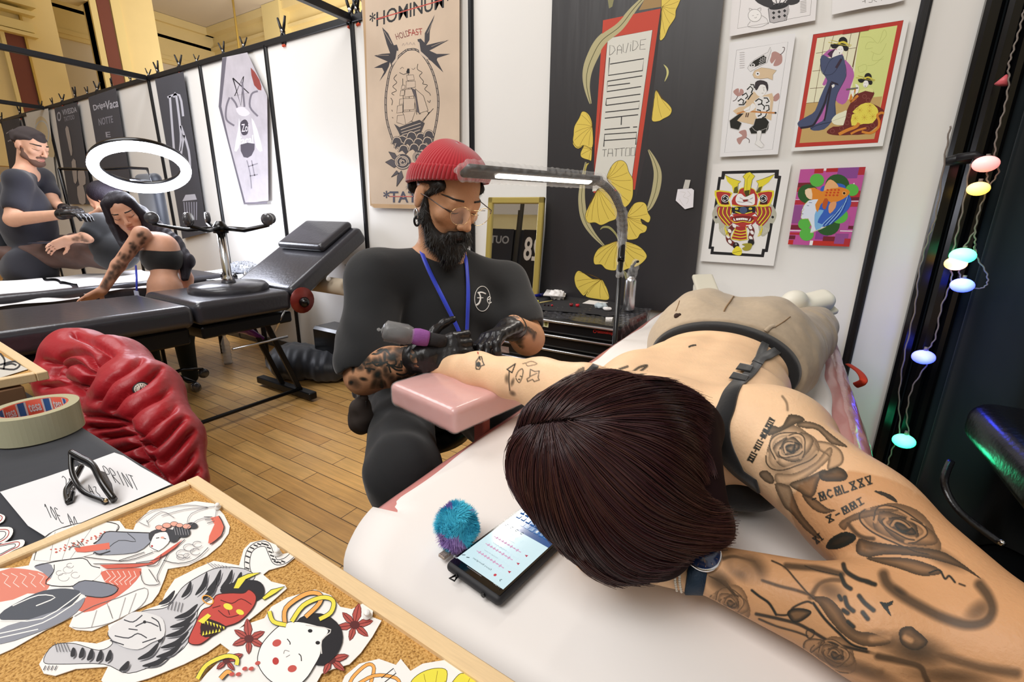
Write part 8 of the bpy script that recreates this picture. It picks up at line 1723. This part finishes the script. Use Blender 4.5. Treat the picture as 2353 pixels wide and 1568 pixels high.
S = [((760, 1170), (690, 1230)), ((830, 1130), (790, 1200)), ((900, 1090), (850, 1190)), ((960, 1080), (900, 1170)), ((1010, 1080), (960, 1160)), ((1050, 1090), (1010, 1150)), ((860, 1230), (760, 1290)), ((850, 1270), (740, 1330)), ((830, 1310), (720, 1370)), ((820, 1350), (700, 1420)), ((790, 1400), (680, 1460)), ((740, 1440), (620, 1500)), ((690, 1400), (600, 1470)), ((480, 1430), (460, 1480)), ((440, 1430), (420, 1480)), ((400, 1425), (380, 1475)), ((360, 1420), (345, 1465)), ((320, 1420), (310, 1460)), ((940, 1120), (880, 1210)), ((1080, 1100), (1030, 1140)), ((700, 1320), (690, 1400)), ((560, 1480), (520, 1520))]
for p, q in S:
    p, q = np.array(p, float), np.array(q, float); mdl = (p+q)/2+np.array((q-p)[::-1])*(.12, -.12); a.line([tuple(p), tuple(mdl), tuple(q)], 22, '#26262a', 4, taper=True); a.line([tuple(p+(10, 12)), tuple(mdl+(10, 14)), tuple(q+(8, 10))], 6, '#55555b', 4, taper=True)
a.poly([(470, 1350), (540, 1290), (590, 1265), (660, 1275), (710, 1300), (715, 1370), (660, 1400), (600, 1430), (520, 1410)], '#dddcdc', 3); a.lines([[(540, 1300), (580, 1310), (620, 1280)], [(590, 1330), (640, 1310), (690, 1330)], [(500, 1370), (560, 1380), (600, 1360), (640, 1380)], [(660, 1290), (690, 1310), (700, 1350)], [(480, 1390), (540, 1410)], [(620, 1400), (680, 1380)], [(560, 1340), (600, 1345)]], 5, '#3a3a40', 3)
a.disc((630, 1310), 7, K); a.lines([[(250+k*14, 1440), (240+k*12, 1400)] for k in range(5)], 3, '#55555b'); a.lines([[(200+k*16, 1500), (190+k*16, 1520)] for k in range(4)], 4, '#55555b'); a.lines([[(740+k*14, 1215+k*3), (730+k*14, 1255+k*3)] for k in range(5)], 3, '#55555b'); a.lines([[(900+k*16, 1050+k*3), (930+k*14, 1075)] for k in range(6)], 2.5, '#8a8a8e')
a.poly([(985, 1150), (1050, 1130), (1120, 1130), (1150, 1160), (1140, 1205), (1060, 1230), (960, 1180)], '#232226', 3)
for q in ([(1015, 1165), (1035, 1120), (1080, 1100), (1135, 1095), (1070, 1125), (1040, 1165)], [(1140, 1205), (1180, 1170), (1240, 1155), (1200, 1185), (1150, 1215)]): a.poly(q, '#e6dc48', 1); a.line(q+[q[0]], 3, K)
mk = [(940, 1195), (1000, 1185), (1060, 1185), (1085, 1170), (1115, 1200), (1100, 1250), (1040, 1310), (960, 1340), (900, 1390), (860, 1410), (820, 1395), (850, 1320), (880, 1260), (920, 1240)]
a.poly(mk, '#c2483e', 2); a.line(spline(mk, 4, True), 4, '#3a1412', closed=True); a.lines([[(960, 1215), (1010, 1230), (1050, 1210), (1095, 1235)], [(950, 1260), (990, 1290), (1040, 1280)], [(1000, 1280), (990, 1250)], [(925, 1250), (960, 1240)], [(870, 1360), (900, 1370)]], 4, '#5a1a16', 3)
a.disc((993, 1244), 21, '#e6dc48', 13, .4); a.disc((1045, 1268), 18, '#e6dc48', 11, .4); a.poly([(880, 1300), (920, 1300), (985, 1330), (960, 1350), (920, 1375), (875, 1370)], '#2a1412', 2)
for k in range(7): a.poly([(884+k*14, 1300+k*5), (894+k*14, 1303+k*5), (892+k*14, 1322+k*4)], '#e6dc48')
for k in range(6): a.poly([(880+k*14, 1372-k*3), (890+k*14, 1368-k*3), (886+k*14, 1350-k*2)], '#e6dc48')
a.poly([(862, 1308), (905, 1275), (920, 1285), (885, 1320)], '#e6dc48'); a.ring((905, 1215), 26, 5, '#e8a03c', 16, .5)
tag(a.build('paper_cutout'), 'cut-out drawing of a striped tiger with a red horned mask, on the cork', 'paper cut-out')
# smiling white mask with maple leaves
a = cut(CZ-.0035); a.paper([(840, 1600), (900, 1530), (980, 1450), (1000, 1430), (960, 1400), (965, 1370), (1030, 1340), (1090, 1310), (1150, 1290), (1180, 1240), (1250, 1200), (1370, 1165), (1440, 1190), (1480, 1240), (1530, 1250), (1600, 1215), (1625, 1230), (1620, 1285), (1660, 1300), (1620, 1370), (1570, 1440), (1520, 1490), (1450, 1510), (1400, 1530), (1360, 1600)], PW, .0007)
def leaf(cx, cy, r, rot=0, ang=(-100, -35, 25, 85, 150, 210)):
    for k, g_ in enumerate(ang):
        t = math.radians(g_)+rot; L = r*(1.15 if k == 0 else .85); d = np.array((math.cos(t), math.sin(t)*.85)); n = np.array((-d[1], d[0])); c0 = np.array((cx, cy)); q = [tuple(c0), tuple(c0+d*L*.45+n*L*.2), tuple(c0+d*L*.8+n*L*.13), tuple(c0+d*L), tuple(c0+d*L*.8-n*L*.13), tuple(c0+d*L*.45-n*L*.2)]
        a.poly(q, '#b0524a', 2); a.line(q+[q[0]], 2.5, '#4a1c1c'); a.line([tuple(c0), tuple(c0+d*L*.9)], 3.5, '#6e2c2a')
    a.disc((cx, cy), r*.22, '#5c2a2a', r*.18)
leaf(1543, 1320, 98, .35); leaf(1083, 1382, 92, .1); leaf(1440, 1475, 95, -.3, (-60, 0, 60, 130, 200)); leaf(985, 1480, 70, .6, (-60, 20, 100))
a.poly([(1290, 1310), (1350, 1275), (1420, 1280), (1480, 1330), (1490, 1400), (1450, 1470), (1380, 1500), (1290, 1400)], '#232226', 3)
fc = [(1170, 1370), (1230, 1320), (1300, 1310), (1390, 1330), (1430, 1350), (1400, 1400), (1395, 1450), (1370, 1500), (1330, 1560), (1270, 1600), (1180, 1570), (1125, 1500), (1130, 1430)]
a.poly(fc, '#f6f3ef', 3); a.line(spline(fc, 4, True), 3.5, K, closed=True); a.line([(1330, 1325), (1440, 1345), (1400, 1390), (1400, 1450)], 5, '#d8d4d0', 3)
a.disc((1350, 1350), 10, K, 8); a.disc((1383, 1402), 10, K, 8); a.lines([[(1250, 1385), (1262, 1400), (1262, 1410)], [(1300, 1450), (1310, 1460), (1312, 1482)]], 4, K, 3); a.disc((1205, 1403), 20, '#c2544c', 15, -.4); a.disc((1272, 1515), 20, '#c2544c', 15, -.3); a.disc((1200, 1482), 14, '#b83c38', 16); a.lines([[(1235, 1450), (1240, 1435), (1260, 1440)], [(1245, 1465), (1262, 1455)]], 2.5, '#8c8a8a', 3)
for q, c_ in (([(1240, 1320), (1245, 1250), (1330, 1190), (1390, 1190), (1390, 1230), (1330, 1290)], '#eda957'), ([(1270, 1310), (1320, 1240), (1400, 1205), (1450, 1220), (1440, 1270), (1390, 1300)], '#e8dc50'), ([(1245, 1325), (1190, 1310), (1172, 1265)], '#e8dc50'), ([(860, 1560), (900, 1500), (980, 1462), (1030, 1470), (1030, 1500)], '#e8dc50'), ([(960, 1560), (990, 1530), (1010, 1540)], '#eda957')): a.line(q, 22, K, 4); a.line(q, 17, c_, 4)
for k in range(5): a.disc((1010+k*28, 1540-k*12+(k % 2)*12), 12, '#c2544c', 8, -.4)
tag(a.build('paper_cutout'), 'cut-out drawing of a smiling white mask between maple leaves', 'paper cut-out')
a = cut(CZ-.0040, (380, 1180, 1.7933)); a.paper([(700, 760), (740, 670), (800, 620), (880, 600), (950, 625), (970, 600), (1010, 650), (1060, 620), (1150, 605), (1240, 640), (1300, 690), (1330, 760)], PW, .0007)
for q, c_ in (([(750, 740), (770, 680), (830, 625), (860, 640), (840, 720)], '#eda957'), ([(770, 720), (860, 670), (950, 680), (970, 720)], '#eda957')): a.line(q, 16, K, 4); a.line(q, 12, c_, 4)
fan((1080, 800), [(1010, 760), (1010, 700), (1050, 660), (1110, 640), (1160, 650), (1150, 720), (1120, 770)], '#e8dc4c', 5, 3); fan((1190, 780), [(1150, 750), (1180, 700), (1220, 660), (1270, 680), (1280, 700), (1240, 760)], '#e8dc4c', 3, 3)
a.lines([[(890, 680), (940, 640), (950, 660), (900, 700)]], 3, K)
a.fr = (380, 1180, 1.7933)
tag(a.build('paper_cutout'), 'cut-out with yellow fan leaves at the bottom edge of the photo', 'paper cut-out')
fo_ = (0, 740, 1.8933)
for x, y, d_ in ((948, 812, 'pinning the geisha cut-out at its upper corner'), (1208, 1012, 'pinning the tiger tail'), (1598, 1285, 'on the maple leaf of the white mask'), (2098, 1610, 'at the top of the yellow leaf cut-out')):
    p = onZ(x/fo_[2], 740+y/fo_[2], CZ-.003); pn_ = tag(build('push_pin', G().lathe([(.001, -.003), (.001, .001), (.0040, .0012), (.0040, .0022), (.0020, .003), (.0018, .0055), (.0032, .0065), (.0028, .0075)], p, (.15, -.1, 1), 16), mat('pin_white', '#efece8', rough=.3)), 'white push pin '+d_, 'push pin', 'push pins')
# second board further left
b0 = onZ(110, 853, .93); b1 = onZ(0, 784, .93); tb2 = board('pine-framed board with plastic sleeves at the left edge', b0[:2], (b1-b0)[:2], (-.12, -1), .6, .4, .93, .018)
a = Art(lambda x, y: onZ(x, y, .9265), (0, 0, 1), (0, 780, 1.867), .0001); a.paper([(-260, 30), (-60, 40), (10, 70), (120, 128), (0, 165), (-300, 180)], '#cfcac0', .0006); a.lines([[(0, 110), (60, 95), (85, 110), (60, 130), (0, 125)], [(0, 60), (20, 90), (15, 130)], [(20, 112), (50, 105), (70, 112)]], 8, K, 3); tag(a.build('paper_cutout'), 'black and cream drawing in a plastic sleeve on the second board', 'paper cut-out')
b_ = onZ(66, 880, .91); tag(build('wooden_block', G().box((b_[0]-.12, b_[1]-.06, .885), (.26, .10, .046), bev=.002), mat('brown_wood', '#7b5a40', rough=.7, var=.2, vscale=12)), 'brown wooden block propping the second board', 'block')
# tape roll
tc = onZ(72, 1000, TZ+.0); tr_ = thing('tape_roll', 'big roll of clear packing tape on the charcoal cloth', 'tape', tc); Ro = .062; tc = tc+(0, .012, .001)
build('tape', G().lathe([(.047, 0), (Ro, 0), (Ro, .050), (.047, .050), (.047, 0)], tc, n=56, cap=False, smooth=False), mat('clear_tape', '#c9c6a6', rough=.25, spec=.6, coat=.6, alpha=.96), tr_)
co = build('core', G().lathe([(.0445, 0), (.047, 0), (.047, .0495), (.0445, .0495), (.0445, 0)], tc, n=56, cap=False), mat('core_red', '#c8482e', rough=.6), tr_)
g = G(); ms = [mat('core_white', '#e8e4e4', rough=.6), mat('core_blue', '#3a6aa8', rough=.6)]
for k in range(8):
    for w0, w1, mi_ in ((0, .16, 0), (.03, .13, 1)):
        t0 = k*math.pi/4+w0*2; t1 = k*math.pi/4+w1*2; g.mi = mi_; rr = .0443-.0002*mi_; ts = np.linspace(t0, t1, 5); A_ = [tc+(rr*math.cos(t), rr*math.sin(t), .0) for t in ts]; B_ = [tc+(rr*math.cos(t), rr*math.sin(t), .049) for t in ts]; g.add(A_+B_, [(i, i+1, i+6, i+5) for i in range(4)])
V_, F_ = text_mesh('tesa', .02); vx0, vy0 = V_.min(0); vx1, vy1 = V_.max(0); g.mi = 0
for k in range(8):
    for z0 in (.004, .027):
        vs = []
        for x, y in V_: t = k*math.pi/4+.74-(x-vx0)/(vx1-vx0)*.38; vs.append(tc+(.0438*math.cos(t), .0438*math.sin(t), z0+(y-vy0)/(vy1-vy0)*.017))
        g.add(vs, F_)
build('print', g, ms, co)
cp_ = onZ(163, 945, TZ); tag(build('bottle_cap', G().lathe([(.014, 0), (.015, .004), (.015, .016), (.012, .019), (.002, .019)], cp_, n=26), mat('white_plastic', '#e8e8ea')), 'white screw cap standing behind the tape roll', 'cap')
# handwritten note and sunglasses
a = cut(TZ+.0025, (0, 780, 1.867)); a.paper([(0, 655), (200, 590), (330, 545), (490, 486), (530, 500), (600, 545), (680, 590), (735, 622), (200, 850), (120, 800)], '#e9e8ea', .0004)
for tx, o_, r_, d_, w in (('PRINT', (440, 545), (27, 9), (30, 62), 3.2), ('20E A3', (262, 585), (27, 9), (22, 50), 3.2), ('10E A4', (185, 705), (24, 10), (26, 58), 3.2)): a.lines(strokes(tx, o_, r_, d_, 1.0), w, '#2a2a30', 3)
tag(a.build('note'), 'white handwritten note reading PRINT 20€ A3 10€ A4 on the cloth', 'note')
sg = thing('sunglasses', 'black folded-open sunglasses lying on the handwritten note', 'sunglasses', onZ(215, 1120, TZ)); m_fr = mat('black_acetate', '#141416', rough=.22, coat=.5)
zS = lambda L, z: [onZ(x/1.867, 780+y/1.867, z_) for (x, y), z_ in zip(L, z if hasattr(z, '__len__') else [z]*len(L))]
build('temple', G().tube(spline(zS([(305, 490), (312, 580), (360, 655), (455, 700)], [.905, .885, .87, .866]), 6), .0034, 8, flat=1.5), m_fr, sg)
build('front', G().tube(spline(zS([(305, 490), (350, 515), (400, 545), (440, 620), (490, 690)], [.905, .902, .898, .884, .868]), 6), .0042, 8, flat=1.6), m_fr, sg)
build('temple', G().tube(spline(zS([(350, 545), (320, 600), (285, 650), (295, 700), (310, 660)], [.880, .872, .868, .866, .868]), 6), .0036, 8, flat=1.4), m_fr, sg)
g = G(); g.slab(zS([(415, 560), (450, 570), (480, 620), (492, 680), (470, 665), (430, 610)], [.896, .889, .878, .868, .868, .880]), (0, 0, 1), .0015); build('lens', g, mat('smoke_lens', '#4a4850', rough=.08, alpha=.7, coat=1), sg)
build('hinge', G().ball(zS([(455, 692)], .870)[0], .0028, 8, 6), m_gold2, sg)
for i, L in enumerate(([(-60, 740), (5, 750), (22, 765), (0, 790), (-80, 800)], [(-80, 820), (20, 805), (55, 815), (45, 850), (0, 880), (-80, 900)], [(-80, 900), (40, 868), (100, 860), (100, 885), (60, 905), (-60, 960)])):
    a = cut(TZ+.003, (0, 780, 1.867)); a.paper(L, '#efecea', .0005, 3); c_ = np.mean(np.array(L), 0); Q = [tuple(c_+(np.array(p)-c_)*.72) for p in L]; a.line(spline(Q, 4, True), 4, '#a63a34', closed=True); a.line(spline([tuple(c_+(np.array(p)-c_)*.5) for p in L], 4, True), 3, K, closed=True)
    tag(a.build('sticker'), ('small red-lined sticker topmost of the three at the left edge', 'middle red-lined sticker of the three at the left edge', 'lowest red-lined sticker, touching the cork board frame')[i], 'sticker', 'red-lined stickers')

# red down jacket over a chair
jk = thing('down_jacket', 'red quilted down jacket hung over a chair behind the table', 'jacket', (-1.8, .6, 0))
s = SDF(); zj = lambda x, y, D, r: (at(60+x/2.24, 730+y/2.24, D), r/2.24*D/FPX)
def jc(A_, B_, k=.05): p, r = zj(*A_); q, t = zj(*B_); s.cone(p, r, q, t, k)
jc((150, 290, 1.85, 90), (280, 200, 1.85, 130)); jc((280, 200, 1.85, 130), (450, 260, 1.72, 150)); jc((450, 260, 1.72, 150), (600, 400, 1.60, 165)); jc((600, 400, 1.60, 165), (740, 640, 1.46, 140)); jc((740, 640, 1.46, 140), (830, 850, 1.38, 100)); jc((330, 420, 1.72, 130), (480, 560, 1.58, 130)); jc((200, 340, 1.78, 110), (330, 420, 1.72, 120)); jc((480, 560, 1.58, 130), (700, 800, 1.42, 130))
V, F = s.mesh(.0065); V = relax(V, F, 3); N = vnormals(V, F); Q = proj(V); qx, qy = (Q[:, 0]-60)*2.24, (Q[:, 1]-730)*2.24
seams = [[(250, 90), (340, 130), (440, 190)], [(440, 190), (360, 250), (300, 350), (265, 480)], [(370, 430), (430, 330), (520, 270), (640, 180)], [(440, 480), (500, 400), (600, 340), (710, 250)], [(520, 520), (600, 450), (700, 400), (800, 330)], [(590, 610), (660, 540), (760, 470), (850, 400)], [(650, 670), (720, 610), (800, 530), (900, 470)], [(700, 740), (770, 680), (850, 600), (940, 540)], [(750, 820), (820, 750), (900, 670), (960, 630)], [(790, 880), (870, 800), (960, 740)], [(140, 300), (180, 210), (250, 180), (320, 200), (345, 280), (310, 350)], [(170, 300), (230, 230), (330, 290)], [(90, 360), (200, 340), (290, 400)], [(180, 260), (200, 330), (300, 360)], [(270, 500), (380, 510), (520, 540)], [(330, 570), (450, 560), (520, 540)], [(400, 620), (520, 600), (590, 610)], [(470, 690), (600, 650), (650, 670)], [(100, 230), (170, 240)], [(520, 760), (650, 730)], [(520, 520), (560, 640), (640, 760), (720, 860)]]
d = np.full(len(V), 1e9)
for L in seams:
    S_ = spline(L, 5)
    for a_, b_ in zip(S_[:-1], S_[1:]):
        v = b_-a_; t = np.clip(((qx-a_[0])*v[0]+(qy-a_[1])*v[1])/(v@v+1e-9), 0, 1); d = np.minimum(d, np.hypot(qx-a_[0]-t*v[0], qy-a_[1]-t*v[1]))
fr_n = np.clip(-(N@_F)*3, 0, 1); back = fr_n < .05
ds = -.028*np.exp(-(d/12)**2)*fr_n+.012*(1-np.exp(-(d/45)**2))*fr_n+.0016*fnoise(V, 130, 2)*np.exp(-(d/32)**2)+.0003*fnoise(V, 150, 5)
V = V+N*ds[:, None]; V = relax(V, F, 1, .3); build_np('shell', V, F, mat('red_nylon', '#ae1a26', rough=.42, spec=.5, sheen=.08, bump=.0012, bscale=70), jk); BJ = BVHTree.FromPolygons([tuple(v) for v in V], [tuple(q) for q in F])
pj, nj = hit(324, 894, BJ); nj = (nj-ray(324, 894))*.5; nj /= np.linalg.norm(nj); pj = pj+nj*.006
if pj is not None:
    build('badge', G().lathe([(.001, 0), (.021, 0), (.023, .002), (.021, .0035), (.001, .0036)], pj+nj*.001, nj, 30), mat('badge_rim', '#2b2a2c', rough=.6), jk)
    bj = [o for o in bpy.data.objects if o.name.startswith('badge') and o.parent == jk][0]; build('badge_face', G().lathe([(.001, .0037), (.0185, .0037), (.0185, .0042), (.001, .0043)], pj+nj*.001, nj, 30), mat('badge_cream', '#d9d2c4', rough=.7), bj)
    t1 = np.cross(nj, (0, 0, 1)); t1 /= np.linalg.norm(t1); t2 = np.cross(nj, t1)
    if t2[2] < 0: t2 = -t2
    g = G(); qf = lambda x, y: pj+nj*.0056+t1*x*.001+t2*y*.001
    for L in ([(-4, -7), (5, -7), (4, 0), (1, 3), (-3, 0)], [(-1, 2), (1, 2), (1.5, 7), (-.5, 7)], [(-8, 4), (-3, 3), (-3, 4.5), (-7, 6)]): g.slab([qf(*p_) for p_ in L], nj, .0004)
    for k in range(14): t = k*.45; g.slab([qf(14*math.cos(t)+x_, 14*math.sin(t)+y_) for x_, y_ in ((-1.2, -1.4), (1.2, -1.4), (1.2, 1.4), (-1.2, 1.4))], nj, .0004)
    build('badge_print', g, m_jean, bj)
chj = thing('chair', 'chair hidden under the red down jacket', 'chair', (-1.9, .75, 0)); q = at(270, 900, 1.95); build('seat', G().box((q[0]+.1, q[1]-.12, .44), (.4, .4, .04), bev=.01), m_gloss, chj); build('backrest', G().box((q[0], q[1]+.04, .60), (.30, .02, .16), bev=.008), m_gloss, chj)
for dx in (-.08, .28):
    for dy in (-.30, .06): build('leg', G().tube([(q[0]+dx, q[1]+dy, 0), (q[0]+dx, q[1]+dy, .43)], .012, 8), m_chrome, chj)

# phone and pompom
pA, pB = onZ(1022, 1292, .822), onZ(1146, 1380, .822); us = (pB-pA)/np.linalg.norm(pB-pA); ul = np.array((-us[1], us[0], 0)); pw = np.linalg.norm(pB-pA); plen = pw*1.95; pz = .8075
ph = thing('smartphone', 'smartphone in a black case with a lit chat screen beside the hair', 'phone', pA*(1, 1, 0)+(0, 0, pz)); pc = pA+us*pw/2+ul*plen/2; pc[2] = .8145
s = SDF(); s.rbox(pc, (pw/2, plen/2, .007), .0065, np.array([us, ul, (0, 0, 1)])); V, F = s.mesh(.0022); build_np('case', V, F, mat('phone_case', '#232326', rough=.6), ph)
def pu(u, v): p = pA+us*pw*u+ul*plen*v; return np.array((p[0], p[1], .8218))
a = Art(lambda x, y: pu(x, y), (0, 0, 1), (0, 0, 1), .00006)
sw, sbl, sb2 = mat('screen_white', '#202428', rough=.12, emit='#d8f2f8', estr=.95, coat=.5), mat('screen_blue', '#202428', rough=.12, emit='#2c5c9c', estr=.8, coat=.5), mat('screen_key', '#202428', rough=.12, emit='#4a86c4', estr=.8, coat=.5)
a.poly([(.04, .03), (.96, .03), (.96, .97), (.04, .97)], mat('phone_glass', '#08080a', rough=.08, coat=1)); a.poly([(.07, .085), (.93, .085), (.93, .60), (.07, .60)], sw); a.poly([(.07, .60), (.93, .60), (.93, .93), (.07, .93)], sbl)
for r_ in range(4):
    for c_ in range(9 if r_ < 3 else 7):
        x, y = .10+c_*.093+(r_ % 2)*.02, .66+r_*.062; a.poly([(x, y), (x+.075, y), (x+.075, y+.047), (x, y+.047)], sb2); a.text('MKOPLIUYTREWQSDFGHJVBNCXZAA'[(r_*9+c_) % 27], [(x+.055, y+.038), (x+.02, y+.038), (x+.055, y+.01)], '#e8f4fa')
a.text('Ejoura Bevingham', [(.62, .150), (.28, .150), (.62, .132)], '#3a4a55'); a.disc((.72, .125), .02, '#c43a4a', .012)
m_pk = mat('screen_pink', '#202428', emit='#dba0c4', estr=.9)
for k in range(3):
    y = .21+k*.095; a.poly([(.80, y), (.845, y-.012), (.845, y+.012)], mat('screen_red', '#202428', emit='#c02848', estr=.9)); a.line([(.73, y), (.22, y)], .006, m_pk)
    for j in range(9): x = .72-j*.055; a.line([(x, y-.004-.01*abs(math.sin(j*1.7))), (x, y+.004+.01*abs(math.sin(j*1.7)))], .02, m_pk)
    a.text('message un vocal', [(.55, y+.045), (.30, y+.045), (.55, y+.034)], '#8aa0ac')
for k in range(4): a.ring((.20+k*.1, .56), .018, .006, '#4a5a66', .011, 0, 0, 330, 12)
a.lines([[(.86, .115), (.84, .105), (.86, .095)], [(.18, .115), (.14, .10)], [(.22, .105), (.26, .115)]], .008, '#3a4a55'); a.text('17:04', [(.93, .062), (.82, .062), (.93, .050)], '#c8d4da'); a.text('63', [(.14, .062), (.07, .062), (.14, .048)], '#c8d4da'); a.line([(.35, .045), (.62, .045)], .006, '#6a6a70')
a.build('screen', ph)
for u in (.24, .74): build('port', G().lathe([(.0022, 0), (.0034, 0), (.0034, .0012), (.0022, .0012)], pA*(1, 1, 0)+us*pw*u+(0, 0, .8145)-ul*.0006, -ul, 14), m_gloss, ph)
e_ = pA*(1, 1, 0)+us*pw*.22+(0, 0, .814)-ul*.002; build('cord_loop', G().tube([e_, e_-ul*.007-us*.002, e_-ul*.006+us*.006, e_+us*.004], .0012, 6), m_gloss, ph)
pm = thing('pompom_keyring', 'fluffy turquoise and purple pompom with a small metal tag by the phone', 'keyring', at(1050, 1225, .655)*(1, 1, 0)+(0, 0, .806))
pcn = onZ(1049, 1212, .838); s = SDF(); s.ell(pcn+(0, 0, .001), (.026, .026, .031), k=.01); V, F = s.mesh(.003); N = vnormals(V, F); rg = np.random.default_rng(4); n = 9000; ii = rg.integers(0, len(V), n); p = V[ii]; sw_ = np.stack([np.sin(p[:, 1]*160+p[:, 2]*90), np.cos(p[:, 0]*150-p[:, 2]*80), np.sin(p[:, 0]*140+p[:, 1]*60)], 1)
dd = N[ii]+sw_*.75+rg.normal(0, .22, (n, 3)); dd /= np.linalg.norm(dd, axis=1)[:, None]; e = p+dd*.0065*(.5+rg.random((n, 1))); bb_ = np.cross(dd, N[ii]+.01); bb_ /= np.linalg.norm(bb_, axis=1)[:, None]; W4 = np.stack([p-bb_*.0005, p+bb_*.0005, e+bb_*.0001, e-bb_*.0001], 1).reshape(-1, 3)
cm = (fnoise(p, 75, 8) > .2).astype(int); cf_ = (fnoise(V[F].mean(1), 75, 8) > .2).astype(int); W4[:, 2] = np.maximum(W4[:, 2], .8065)
V, F, M = join_np([(V, F, cf_), (W4, np.arange(len(W4)).reshape(-1, 4), cm)]); build_np('pompom', V, F, [mat('fur_turquoise', '#4cc8e4', rough=.9), mat('fur_purple', '#b79ad6', rough=.9)], pm, M)
tg = onZ(1026, 1272, .812); build('metal_tag', G().box(tg, (.012, .020, .005), Matrix.Rotation(-.15, 3, 'Z'), bev=.001), mat('glitter_metal', '#a89a8e', rough=.35, metal=.8, bump=.001, bscale=900), pm)
